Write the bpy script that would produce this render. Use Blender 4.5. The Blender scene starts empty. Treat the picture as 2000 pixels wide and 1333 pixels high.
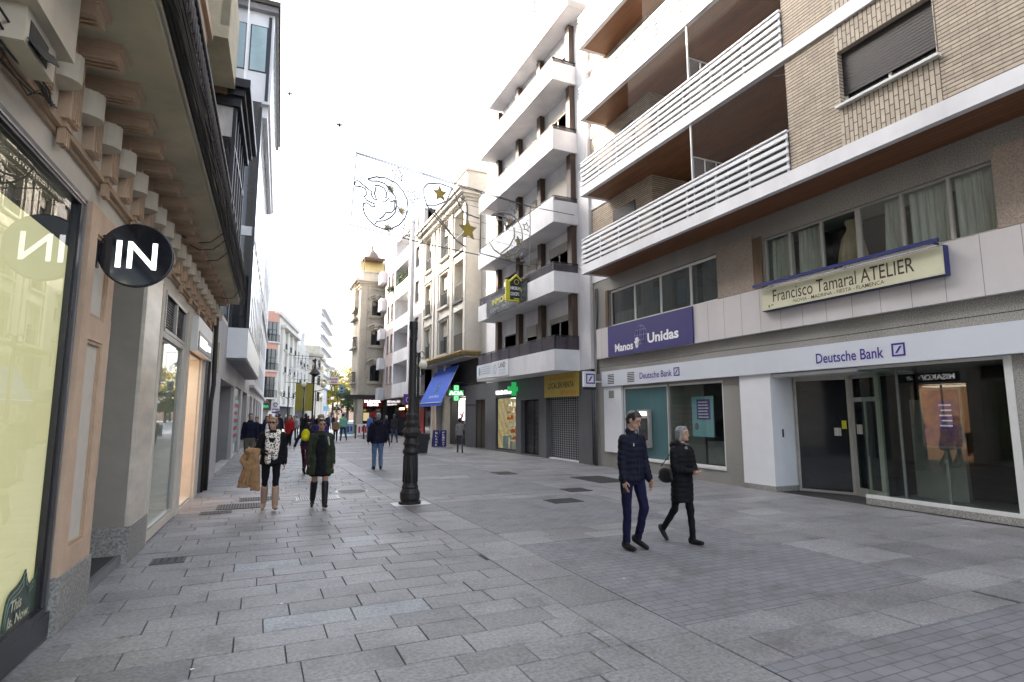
import bpy, bmesh, math, random
from mathutils import Vector, Matrix
R = math.radians
random.seed(7)
scene = bpy.context.scene
# ---------------------------------------------------------------- camera
cam_data = bpy.data.cameras.new("camera")
cam_data.lens = 20.0
cam_data.sensor_width = 36.0
cam_data.clip_start = 0.05
cam_data.clip_end = 3000
cam = bpy.data.objects.new("camera", cam_data)
scene.collection.objects.link(cam)
cam.location = (0, 0, 1.7)
cam.rotation_euler = (R(90 + 7.41), 0, R(-24.05))
scene.camera = cam
# ---------------------------------------------------------------- world
SUN_AZ = -50.0   # degrees from +Y, negative = towards the left of the street
SUN_EL = 30.0
world = bpy.data.worlds.new("World")
scene.world = world
world.use_nodes = True
nt = world.node_tree
bg = nt.nodes["Background"]
sky = nt.nodes.new("ShaderNodeTexSky")
sky.sky_type = 'NISHITA'
sky.sun_disc = False
sky.sun_elevation = R(SUN_EL)
sky.sun_rotation = R(SUN_AZ)
sky.air_density = 1.0
sky.dust_density = 4.5
sky.ozone_density = 1.0
hsv = nt.nodes.new("ShaderNodeHueSaturation")
hsv.inputs["Saturation"].default_value = 0.52
nt.links.new(sky.outputs[0], hsv.inputs["Color"])
nt.links.new(hsv.outputs[0], bg.inputs[0])
bg.inputs[1].default_value = 0.15
sun_data = bpy.data.lights.new("sun", 'SUN')
sun_data.energy = 2.2
sun_data.angle = R(0.5)
sun_data.color = (1.0, 0.86, 0.68)
sun = bpy.data.objects.new("sun", sun_data)
scene.collection.objects.link(sun)
sd = Vector((math.sin(R(SUN_AZ)) * math.cos(R(SUN_EL)), math.cos(R(SUN_AZ)) * math.cos(R(SUN_EL)), math.sin(R(SUN_EL))))
sun.rotation_euler = (-sd).to_track_quat('-Z', 'Y').to_euler()
scene.view_settings.view_transform = 'Standard'
scene.view_settings.look = 'None'
scene.view_settings.exposure = 2.78
scene.view_settings.gamma = 1.0
scene.cycles.max_bounces = 8
scene.cycles.transparent_max_bounces = 12

# ---------------------------------------------------------------- materials
MATS = {}
def _n(nt, t, **kw):
    n = nt.nodes.new(t)
    for k, v in kw.items():
        setattr(n, k, v)
    return n
def mat(name, col, rough=0.6, var=0.12, scale=6.0, bump=0.0, metal=0.0, emit=None, estr=0.0, detail=5.0, col2=None,
        spec=0.5, stretch=(1, 1, 1), attr=False, bscale=None, kind=None, alpha=1.0, dirt=0.0, trans=0.0, gum=False):
    """procedural material: two scales of noise on the colour, optional bump, brick / plank / vein patterns"""
    m = bpy.data.materials.new(name)
    m.use_nodes = True
    nt = m.node_tree
    b = nt.nodes["Principled BSDF"]
    b.inputs["Roughness"].default_value = rough
    b.inputs["Metallic"].default_value = metal
    b.inputs["Specular IOR Level"].default_value = spec
    if alpha < 1: b.inputs["Alpha"].default_value = alpha
    if trans: b.inputs["Transmission Weight"].default_value = trans
    tc = _n(nt, "ShaderNodeTexCoord")
    mp = _n(nt, "ShaderNodeMapping")
    mp.inputs["Scale"].default_value = stretch
    nt.links.new(tc.outputs["Object"], mp.inputs[0])
    vec = mp.outputs[0]
    c = tuple(col) + (1,)
    c2 = tuple(col2) + (1,) if col2 else tuple(max(0, x * (1 - var * 2)) for x in col) + (1,)
    nz = _n(nt, "ShaderNodeTexNoise")
    nz.inputs["Scale"].default_value = scale
    nz.inputs["Detail"].default_value = detail
    nz.inputs["Roughness"].default_value = 0.65
    nt.links.new(vec, nz.inputs["Vector"])
    rmp = _n(nt, "ShaderNodeValToRGB")
    rmp.color_ramp.elements[0].position = 0.32
    rmp.color_ramp.elements[1].position = 0.68
    rmp.color_ramp.elements[0].color = c2
    rmp.color_ramp.elements[1].color = c
    nt.links.new(nz.outputs["Fac"], rmp.inputs[0])
    out = rmp.outputs[0]
    height = nz.outputs["Fac"]
    if kind and kind[0] in ('brick', 'brickv', 'tile', 'paver'):
        # (kind, width, rowheight, mortar, mortarcolour)
        sep = _n(nt, "ShaderNodeSeparateXYZ")
        nt.links.new(tc.outputs["Object"], sep.inputs[0])
        cb = _n(nt, "ShaderNodeCombineXYZ")
        if kind[0] == 'paver':
            nt.links.new(sep.outputs[0], cb.inputs[0]); nt.links.new(sep.outputs[1], cb.inputs[1])
        else:
            ad = _n(nt, "ShaderNodeMath"); ad.operation = 'ADD'
            nt.links.new(sep.outputs[0], ad.inputs[0]); nt.links.new(sep.outputs[1], ad.inputs[1])
            i, j = (1, 0) if kind[0] == 'brickv' else (0, 1)
            nt.links.new(ad.outputs[0], cb.inputs[i]); nt.links.new(sep.outputs[2], cb.inputs[j])
        br = _n(nt, "ShaderNodeTexBrick")
        br.inputs["Scale"].default_value = 1.0
        br.inputs["Brick Width"].default_value = kind[1]
        br.inputs["Row Height"].default_value = kind[2]
        br.inputs["Mortar Size"].default_value = kind[3]
        br.inputs["Mortar Smooth"].default_value = 0.2
        br.inputs["Bias"].default_value = 0.0
        br.inputs["Color1"].default_value = c
        br.inputs["Color2"].default_value = c2
        br.inputs["Mortar"].default_value = tuple(kind[4]) + (1,)
        if kind[0] == 'tile': br.offset = 0.0
        nt.links.new(cb.outputs[0], br.inputs["Vector"])
        mx = _n(nt, "ShaderNodeMix"); mx.data_type = 'RGBA'; mx.blend_type = 'MULTIPLY'
        mx.inputs["Factor"].default_value = 1.0
        r2 = _n(nt, "ShaderNodeValToRGB")
        r2.color_ramp.elements[0].position = 0.25; r2.color_ramp.elements[1].position = 0.75
        r2.color_ramp.elements[0].color = (1 - var * 2.2,) * 3 + (1,)
        r2.color_ramp.elements[1].color = (1, 1, 1, 1)
        nt.links.new(nz.outputs["Fac"], r2.inputs[0])
        nt.links.new(br.outputs["Color"], mx.inputs["A"]); nt.links.new(r2.outputs[0], mx.inputs["B"])
        out = mx.outputs["Result"]
        if kind[0] == 'brick' and len(kind) > 5:
            # raked bed joints: a dark line along every course
            dv = _n(nt, "ShaderNodeMath"); dv.operation = 'DIVIDE'; dv.inputs[1].default_value = kind[2]; nt.links.new(sep.outputs[2], dv.inputs[0])
            fc = _n(nt, "ShaderNodeMath"); fc.operation = 'FRACT'; nt.links.new(dv.outputs[0], fc.inputs[0])
            r5 = _n(nt, "ShaderNodeValToRGB"); e5 = r5.color_ramp.elements; e5[0].position = 0.0; e5[0].color = (.22, .18, .15, 1); e5[1].position = 0.30; e5[1].color = (1, 1, 1, 1); k5 = e5.new(0.17); k5.color = (.28, .23, .19, 1)
            nt.links.new(fc.outputs[0], r5.inputs[0])
            mx5 = _n(nt, "ShaderNodeMix"); mx5.data_type = 'RGBA'; mx5.blend_type = 'MULTIPLY'; mx5.inputs["Factor"].default_value = 1.0
            nt.links.new(out, mx5.inputs["A"]); nt.links.new(r5.outputs[0], mx5.inputs["B"]); out = mx5.outputs["Result"]
        inv = _n(nt, "ShaderNodeMath"); inv.operation = 'SUBTRACT'; inv.inputs[0].default_value = 1.0
        nt.links.new(br.outputs["Fac"], inv.inputs[1])
        height = inv.outputs[0]
    if kind and kind[0] == 'plank':
        wv = _n(nt, "ShaderNodeTexWave"); wv.wave_type = 'BANDS'; wv.bands_direction = kind[1]
        wv.wave_profile = 'SAW'
        wv.inputs["Scale"].default_value = kind[2]
        nt.links.new(tc.outputs["Object"], wv.inputs["Vector"])
        r3 = _n(nt, "ShaderNodeValToRGB")
        r3.color_ramp.elements[0].position = 0.0; r3.color_ramp.elements[0].color = (0.15, 0.15, 0.15, 1)
        r3.color_ramp.elements[1].position = 0.12; r3.color_ramp.elements[1].color = (1, 1, 1, 1)
        nt.links.new(wv.outputs["Fac"], r3.inputs[0])
        mx = _n(nt, "ShaderNodeMix"); mx.data_type = 'RGBA'; mx.blend_type = 'MULTIPLY'; mx.inputs["Factor"].default_value = 1.0
        nt.links.new(out, mx.inputs["A"]); nt.links.new(r3.outputs[0], mx.inputs["B"])
        out = mx.outputs["Result"]; height = r3.outputs[0]
    if kind and kind[0] == 'leopard':
        vo = _n(nt, "ShaderNodeTexVoronoi"); vo.inputs["Scale"].default_value = kind[1]
        nt.links.new(tc.outputs["Object"], vo.inputs["Vector"])
        r3 = _n(nt, "ShaderNodeValToRGB"); r3.color_ramp.interpolation = 'CONSTANT'
        e = r3.color_ramp.elements
        e[0].position = 0; e[0].color = (0.3, 0.22, 0.15, 1); e[1].position = 0.14; e[1].color = (0.01, 0.01, 0.01, 1)
        k = e.new(0.42); k.color = (0.75, 0.68, 0.6, 1)
        nt.links.new(vo.outputs["Distance"], r3.inputs[0]); out = r3.outputs[0]
    if dirt > 0:
        n3 = _n(nt, "ShaderNodeTexNoise"); n3.inputs["Scale"].default_value = 0.7; n3.inputs["Detail"].default_value = 8.0
        m3 = _n(nt, "ShaderNodeMapping"); m3.inputs["Scale"].default_value = (1.0, 1.0, 0.35)
        nt.links.new(tc.outputs["Object"], m3.inputs[0]); nt.links.new(m3.outputs[0], n3.inputs["Vector"])
        r4 = _n(nt, "ShaderNodeValToRGB")
        r4.color_ramp.elements[0].position = 0.35; r4.color_ramp.elements[0].color = (1 - dirt,) * 3 + (1,)
        r4.color_ramp.elements[1].position = 0.62; r4.color_ramp.elements[1].color = (1, 1, 1, 1)
        nt.links.new(n3.outputs["Fac"], r4.inputs[0])
        mx = _n(nt, "ShaderNodeMix"); mx.data_type = 'RGBA'; mx.blend_type = 'MULTIPLY'; mx.inputs["Factor"].default_value = 1.0
        nt.links.new(out, mx.inputs["A"]); nt.links.new(r4.outputs[0], mx.inputs["B"])
        out = mx.outputs["Result"]
    if gum:
        # old chewing gum and small oily spots trodden into the stone
        vo = _n(nt, "ShaderNodeTexVoronoi"); vo.inputs["Scale"].default_value = 2.3; nt.links.new(tc.outputs["Object"], vo.inputs["Vector"])
        r6 = _n(nt, "ShaderNodeValToRGB"); e6 = r6.color_ramp.elements; e6[0].position = 0.035; e6[0].color = (.55, .55, .55, 1); e6[1].position = 0.06; e6[1].color = (1, 1, 1, 1)
        nt.links.new(vo.outputs["Distance"], r6.inputs[0])
        n6 = _n(nt, "ShaderNodeTexNoise"); n6.inputs["Scale"].default_value = 1.7; n6.inputs["Detail"].default_value = 10.0; n6.inputs["Roughness"].default_value = .75; nt.links.new(tc.outputs["Object"], n6.inputs["Vector"])
        r7 = _n(nt, "ShaderNodeValToRGB"); e7 = r7.color_ramp.elements; e7[0].position = 0.36; e7[0].color = (.68, .67, .66, 1); e7[1].position = 0.5; e7[1].color = (1, 1, 1, 1); nt.links.new(n6.outputs["Fac"], r7.inputs[0])
        for rr_ in (r6, r7):
            mx = _n(nt, "ShaderNodeMix"); mx.data_type = 'RGBA'; mx.blend_type = 'MULTIPLY'; mx.inputs["Factor"].default_value = 1.0
            nt.links.new(out, mx.inputs["A"]); nt.links.new(rr_.outputs[0], mx.inputs["B"]); out = mx.outputs["Result"]
    if attr:
        at = _n(nt, "ShaderNodeVertexColor"); at.layer_name = "tint"
        mx = _n(nt, "ShaderNodeMix"); mx.data_type = 'RGBA'; mx.blend_type = 'MULTIPLY'; mx.inputs["Factor"].default_value = 1.0
        nt.links.new(out, mx.inputs["A"]); nt.links.new(at.outputs["Color"], mx.inputs["B"])
        out = mx.outputs["Result"]
    nt.links.new(out, b.inputs["Base Color"])
    if bump > 0:
        bp = _n(nt, "ShaderNodeBump"); bp.inputs["Strength"].default_value = bump
        bp.inputs["Distance"].default_value = 0.01 if bscale is None else bscale
        nt.links.new(height, bp.inputs["Height"]); nt.links.new(bp.outputs[0], b.inputs["Normal"])
    if emit:
        b.inputs["Emission Color"].default_value = tuple(emit) + (1,)
        b.inputs["Emission Strength"].default_value = estr
    MATS[name] = m
    return m
def glassmat(name, tint=(0.9, 0.95, 0.95), ior=1.45, rough=0.0, boost=1.0):
    m = bpy.data.materials.new(name); m.use_nodes = True; nt = m.node_tree
    nt.nodes.clear()
    o = _n(nt, "ShaderNodeOutputMaterial"); t = _n(nt, "ShaderNodeBsdfTransparent"); g = _n(nt, "ShaderNodeBsdfGlossy")
    t.inputs[0].default_value = tuple(tint) + (1,); g.inputs["Roughness"].default_value = rough
    fr = _n(nt, "ShaderNodeFresnel"); fr.inputs[0].default_value = ior
    ml = _n(nt, "ShaderNodeMath"); ml.operation = 'MULTIPLY'; ml.inputs[1].default_value = boost; ml.use_clamp = True
    mx = _n(nt, "ShaderNodeMixShader")
    ge = _n(nt, "ShaderNodeNewGeometry"); iv = _n(nt, "ShaderNodeMath"); iv.operation = 'SUBTRACT'; iv.inputs[0].default_value = 1.0
    nt.links.new(ge.outputs["Backfacing"], iv.inputs[1]); m2 = _n(nt, "ShaderNodeMath"); m2.operation = 'MULTIPLY'
    nt.links.new(fr.outputs[0], ml.inputs[0]); nt.links.new(ml.outputs[0], m2.inputs[0]); nt.links.new(iv.outputs[0], m2.inputs[1]); nt.links.new(m2.outputs[0], mx.inputs[0])
    nt.links.new(t.outputs[0], mx.inputs[1]); nt.links.new(g.outputs[0], mx.inputs[2]); nt.links.new(mx.outputs[0], o.inputs[0])
    MATS[name] = m
    return m
M = MATS
def simple(name, col, **k): return mat(name, col, **k)

mat('slab_stone', (0.30, 0.292, 0.288), rough=0.55, var=0.25, scale=32, detail=3, bump=0.6, attr=True, dirt=0.28, bscale=0.004, gum=True)
mat('joint', (0.045, 0.045, 0.05), rough=0.9, var=0.2)
mat('paver', (0.215, 0.212, 0.218), rough=0.6, var=0.13, scale=1.1, col2=(0.182, 0.18, 0.186), bump=0.5, kind=('paver', 0.22, 0.11, 0.006, (0.10, 0.10, 0.11)), bscale=0.008, gum=True)
mat('asphalt', (0.16, 0.16, 0.17), rough=0.8, var=0.15, scale=30)
mat('iron', (0.028, 0.027, 0.027), rough=0.5, var=0.25, scale=25, bump=0.15, metal=0.3)
mat('iron_rail', (0.02, 0.02, 0.024), rough=0.45, var=0.25, scale=25, metal=0.4)
mat('grate', (0.10, 0.095, 0.09), rough=0.6, var=0.25, scale=20, metal=0.5)
mat('granite', (0.40, 0.385, 0.355), rough=0.5, col2=(0.15, 0.145, 0.135), scale=48, detail=2, dirt=0.25, spec=0.4)
mat('granite_dark', (0.15, 0.15, 0.16), rough=0.5, col2=(0.07, 0.07, 0.075), scale=40, detail=3, dirt=0.3)
mat('granite_warm', (0.44, 0.36, 0.30), rough=0.5, col2=(0.20, 0.16, 0.13), scale=48, detail=3, dirt=0.25)
mat('panel_white', (0.60, 0.57, 0.57), rough=0.4, var=0.03, scale=3, dirt=0.1, kind=('tile', 0.56, 3.0, 0.006, (0.22, 0.2, 0.2)))
mat('white_paint', (0.74, 0.74, 0.76), rough=0.55, var=0.03, scale=4, dirt=0.2)
mat('white_wall', (0.72, 0.71, 0.72), rough=0.75, var=0.04, scale=3, dirt=0.24)
mat('white_metal', (0.72, 0.73, 0.75), rough=0.35, var=0.03, scale=3, dirt=0.06)
mat('band_metal', (0.60, 0.63, 0.68), rough=0.3, var=0.02, scale=1.5, dirt=0.05)
mat('grey_wall', (0.30, 0.29, 0.29), rough=0.8, var=0.06, scale=4, dirt=0.2)
mat('pink_wall', (0.42, 0.36, 0.34), rough=0.8, var=0.06, scale=4, dirt=0.2)
mat('brick_beige', (0.60, 0.51, 0.395), rough=0.8, col2=(0.47, 0.395, 0.31), scale=9, bump=0.5, kind=('brick', 0.25, 0.068, 0.004, (0.26, 0.21, 0.17), 1), bscale=0.012, dirt=0.15)
mat('brick_vert', (0.60, 0.52, 0.41), rough=0.8, col2=(0.50, 0.43, 0.34), scale=9, bump=0.8, kind=('brickv', 0.25, 0.082, 0.009, (0.11, 0.085, 0.07)), bscale=0.012, dirt=0.15)
mat('brick_red', (0.36, 0.19, 0.135), rough=0.85, col2=(0.30, 0.15, 0.11), scale=9, kind=('brick', 0.25, 0.075, 0.008, (0.3, 0.24, 0.2)))
mat('wood_soffit', (0.24, 0.10, 0.042), rough=0.5, var=0.2, scale=5, stretch=(1, 0.15, 1), kind=('plank', 'X', 2.6), bump=0.3)
mat('wood_dark', (0.085, 0.052, 0.036), rough=0.6, var=0.3, scale=6, stretch=(1, 1, 0.2))
mat('wood_strip', (0.16, 0.10, 0.055), rough=0.6, var=0.25, scale=6, stretch=(1, 1, 0.2))
mat('frame_white', (0.62, 0.62, 0.60), rough=0.4, var=0.04)
mat('frame_alu', (0.42, 0.40, 0.37), rough=0.4, var=0.06, metal=0.3)
mat('frame_black', (0.02, 0.02, 0.026), rough=0.35, var=0.1)
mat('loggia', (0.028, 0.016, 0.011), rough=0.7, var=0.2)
mat('gloss_black', (0.012, 0.014, 0.02), rough=0.09, var=0.1, spec=0.7)
mat('net_wire', (0.05, 0.045, 0.045), rough=0.6, var=0.05)
mat('shutter', (0.022, 0.018, 0.02), rough=0.5, var=0.15)
mat('shutter_beige', (0.36, 0.33, 0.29), rough=0.6, var=0.05)
mat('window_dark', (0.022, 0.026, 0.032), rough=0.06, var=0.2, scale=1.5, spec=0.9)
mat('window_grey', (0.10, 0.115, 0.12), rough=0.06, var=0.3, scale=1.2, spec=0.9)
mat('curtain', (0.58, 0.55, 0.53), rough=0.9, var=0.2, scale=5, stretch=(1, 6, 0.25))
mat('curtain_dark', (0.10, 0.10, 0.10), rough=0.9, var=0.3, scale=4, stretch=(1, 5, 0.3))
mat('dress_cloth', (0.48, 0.37, 0.27), rough=0.9, var=0.12, scale=5, stretch=(1, 6, 0.25))
mat('teal_film', (0.075, 0.155, 0.165), rough=0.12, var=0.06, scale=2, stretch=(1, 4, 0.3), spec=0.5)
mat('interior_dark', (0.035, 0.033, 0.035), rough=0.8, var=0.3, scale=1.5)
mat('interior_grey', (0.22, 0.22, 0.22), rough=0.8, var=0.15, scale=1.5)
mat('db_blue', (0.045, 0.02, 0.24), rough=0.4, var=0.03)
mat('sign_blue', (0.035, 0.03, 0.15), rough=0.5, var=0.05, scale=2)
mat('letter_white', (0.8, 0.8, 0.82), rough=0.5, var=0.02)
mat('letter_dark', (0.05, 0.025, 0.02), rough=0.6, var=0.02)
mat('letter_black', (0.015, 0.015, 0.018), rough=0.6, var=0.02)
mat('letter_yellow', (0.6, 0.55, 0.03), rough=0.5, var=0.05)
mat('globe_line', (0.30, 0.28, 0.45), rough=0.6, var=0.02)
mat('sign_cream', (0.60, 0.585, 0.42), rough=0.5, var=0.06, scale=2)
mat('sign_yellow', (0.50, 0.38, 0.06), rough=0.55, var=0.08, scale=3)
mat('pole_blue', (0.02, 0.028, 0.14), rough=0.4, var=0.05)
mat('red_paint', (0.45, 0.02, 0.02), rough=0.5, var=0.05)
mat('orange_paint', (0.65, 0.12, 0.02), rough=0.5, var=0.05)
mat('purple_paint', (0.10, 0.04, 0.28), rough=0.5, var=0.05)
mat('awning_blue', (0.02, 0.09, 0.50), rough=0.8, var=0.08, scale=5)
mat('canopy_dark', (0.035, 0.03, 0.028), rough=0.7, var=0.1)
mat('peach', (0.56, 0.40, 0.28), rough=0.7, var=0.07, scale=7, dirt=0.2)
mat('peach_dark', (0.46, 0.32, 0.21), rough=0.7, var=0.08, scale=7, dirt=0.2)
mat('plaster_soffit', (0.52, 0.47, 0.34), rough=0.85, var=0.1, scale=3, dirt=0.3)
mat('marble', (0.74, 0.66, 0.55), rough=0.3, var=0.2, scale=1.4, detail=8, stretch=(1, 0.5, 2.2), dirt=0.1)
mat('plaster_pale', (0.60, 0.55, 0.47), rough=0.7, var=0.06, scale=5, dirt=0.15)
mat('stone_b', (0.46, 0.455, 0.46), rough=0.6, var=0.05, scale=4, dirt=0.2)
mat('stone_b_dark', (0.27, 0.265, 0.27), rough=0.6, var=0.08, scale=4, dirt=0.2)
mat('cream_wall', (0.60, 0.565, 0.50), rough=0.8, var=0.05, scale=4, dirt=0.2)
mat('cream_trim', (0.54, 0.51, 0.45), rough=0.8, var=0.06, scale=6, dirt=0.25)
mat('gold_stone', (0.42, 0.31, 0.12), rough=0.7, var=0.2, scale=8)
mat('stucco', (0.62, 0.55, 0.44), rough=0.85, var=0.08, scale=5, dirt=0.3, bump=0.3)
mat('soot_stone', (0.10, 0.085, 0.07), rough=0.85, var=0.2, scale=5)
mat('salmon', (0.47, 0.25, 0.19), rough=0.8, var=0.06, scale=5)
mat('roof_tile', (0.22, 0.16, 0.14), rough=0.8, var=0.2, scale=6)
mat('canvas_yellow', (0.66, 0.48, 0.20), rough=0.8, var=0.1, scale=3, stretch=(6, 1, 1))
mat('olive_banner', (0.26, 0.235, 0.03), rough=0.7, var=0.08)
mat('gold_star', (0.42, 0.31, 0.05), rough=0.45, var=0.12, scale=40, metal=0.2)
mat('rope_light', (0.24, 0.23, 0.22), rough=0.5, var=0.1)
mat('frame_wire', (0.10, 0.10, 0.105), rough=0.5, var=0.05)
mat('globe', (0.72, 0.68, 0.55), rough=0.3, var=0.02)
mat('leaf_yellow', (0.60, 0.50, 0.05), rough=0.7, var=0.2, attr=True)
mat('leaf_green', (0.07, 0.11, 0.03), rough=0.7, var=0.2, attr=True)
mat('bark', (0.10, 0.08, 0.06), rough=0.9, var=0.2)
mat('ac_white', (0.60, 0.53, 0.42), rough=0.6, var=0.06, dirt=0.3)
mat('cable', (0.03, 0.028, 0.026), rough=0.7, var=0.1)
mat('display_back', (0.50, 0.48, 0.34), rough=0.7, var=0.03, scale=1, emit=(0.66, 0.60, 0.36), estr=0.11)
mat('display_floor', (0.5, 0.5, 0.45), rough=0.5, var=0.03)
mat('poster_green', (0.05, 0.085, 0.06), rough=0.3, var=0.2, scale=3)
mat('poster_line', (0.16, 0.22, 0.17), rough=0.3, var=0.1)
mat('display_pale', (0.35, 0.38, 0.28), rough=0.7, var=0.15, scale=1.2)
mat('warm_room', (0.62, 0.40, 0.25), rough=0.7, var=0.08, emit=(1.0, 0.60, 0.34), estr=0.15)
mat('lamp_white', (0.9, 0.9, 0.85), emit=(1.0, 0.95, 0.85), estr=5.0)
mat('lamp_soft', (0.9, 0.9, 0.85), emit=(1.0, 0.90, 0.70), estr=1.2)
mat('lamp_warm', (0.9, 0.7, 0.4), emit=(1.0, 0.62, 0.22), estr=1.0)
mat('led_green', (0.05, 0.5, 0.12), emit=(0.03, 0.5, 0.13), estr=0.09)
mat('led_green_light', (0.3, 0.9, 0.5), emit=(0.45, 1.0, 0.6), estr=0.3)
mat('neon_white', (0.9, 0.9, 0.9), emit=(1.0, 1.0, 1.0), estr=0.45)
mat('lit_panel', (0.9, 0.9, 0.9), emit=(1.0, 0.97, 0.95), estr=0.2)
mat('pharmacy_room', (0.62, 0.52, 0.33), rough=0.7, var=0.12, scale=2, emit=(1.0, 0.74, 0.36), estr=0.08)
mat('goods', (0.30, 0.22, 0.16), rough=0.6, var=0.5, scale=9, emit=(1.0, 0.75, 0.45), estr=0.05)
mat('steel', (0.30, 0.30, 0.31), rough=0.35, var=0.08, metal=0.8)
mat('steel_dark', (0.05, 0.05, 0.055), rough=0.4, var=0.1, metal=0.5)
mat('shutter_grille', (0.36, 0.36, 0.38), rough=0.4, var=0.06, metal=0.4)
mat('poster_light_blue', (0.22, 0.40, 0.46), rough=0.4, var=0.05)
mat('poster_purple', (0.12, 0.05, 0.26), rough=0.4, var=0.1)
mat('poster_orange', (0.30, 0.13, 0.08), rough=0.4, col2=(0.05, 0.03, 0.12), scale=4)
mat('bin_dark', (0.02, 0.02, 0.022), rough=0.5, var=0.1)
mat('glass_white', (0.55, 0.58, 0.60), rough=0.1, var=0.04, spec=0.8)
mat('glass_teal', (0.30, 0.42, 0.44), rough=0.08, var=0.05, spec=0.9)
mat('rail_glass', (0.06, 0.05, 0.065), rough=0.1, var=0.1, spec=0.6, alpha=0.8)
mat('wired_glass', (0.36, 0.36, 0.35), rough=0.35, var=0.25, scale=3, alpha=0.32, spec=.3)
mat('far_white', (0.80, 0.80, 0.80), rough=0.8, var=0.02)
mat('sun_wall', (0.55, 0.38, 0.28), rough=0.8, var=0.1, scale=0.5)
mat('leaf_litter', (0.7, 0.7, 0.68), rough=0.7)
glassmat('clear_glass')
glassmat('dark_glass', tint=(0.55, 0.6, 0.6), ior=1.5)
glassmat('shop_glass', tint=(0.93, 0.95, 0.9), ior=1.5)
glassmat('bank_glass', tint=(0.88, 0.93, 0.9), ior=1.55, boost=1.5)

# ---------------------------------------------------------------- mesh helper
_textcache = {}
def text_polys(s, bold=0.0, shear=0.0):
    key = (s, bold, shear)
    if key in _textcache: return _textcache[key]
    cu = bpy.data.curves.new("tmp_text", 'FONT')
    cu.body = s; cu.offset = bold; cu.shear = shear; cu.resolution_u = 3
    ob = bpy.data.objects.new("tmp_text", cu)
    me = bpy.data.meshes.new_from_object(ob)
    vs = [v.co.copy() for v in me.vertices]
    fs = [tuple(p.vertices) for p in me.polygons]
    bpy.data.objects.remove(ob); bpy.data.curves.remove(cu); bpy.data.meshes.remove(me)
    x0 = min(v.x for v in vs); x1 = max(v.x for v in vs); y0 = min(v.y for v in vs); y1 = max(v.y for v in vs)
    _textcache[key] = (vs, fs, x0, x1, y0, y1)
    return _textcache[key]

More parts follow.
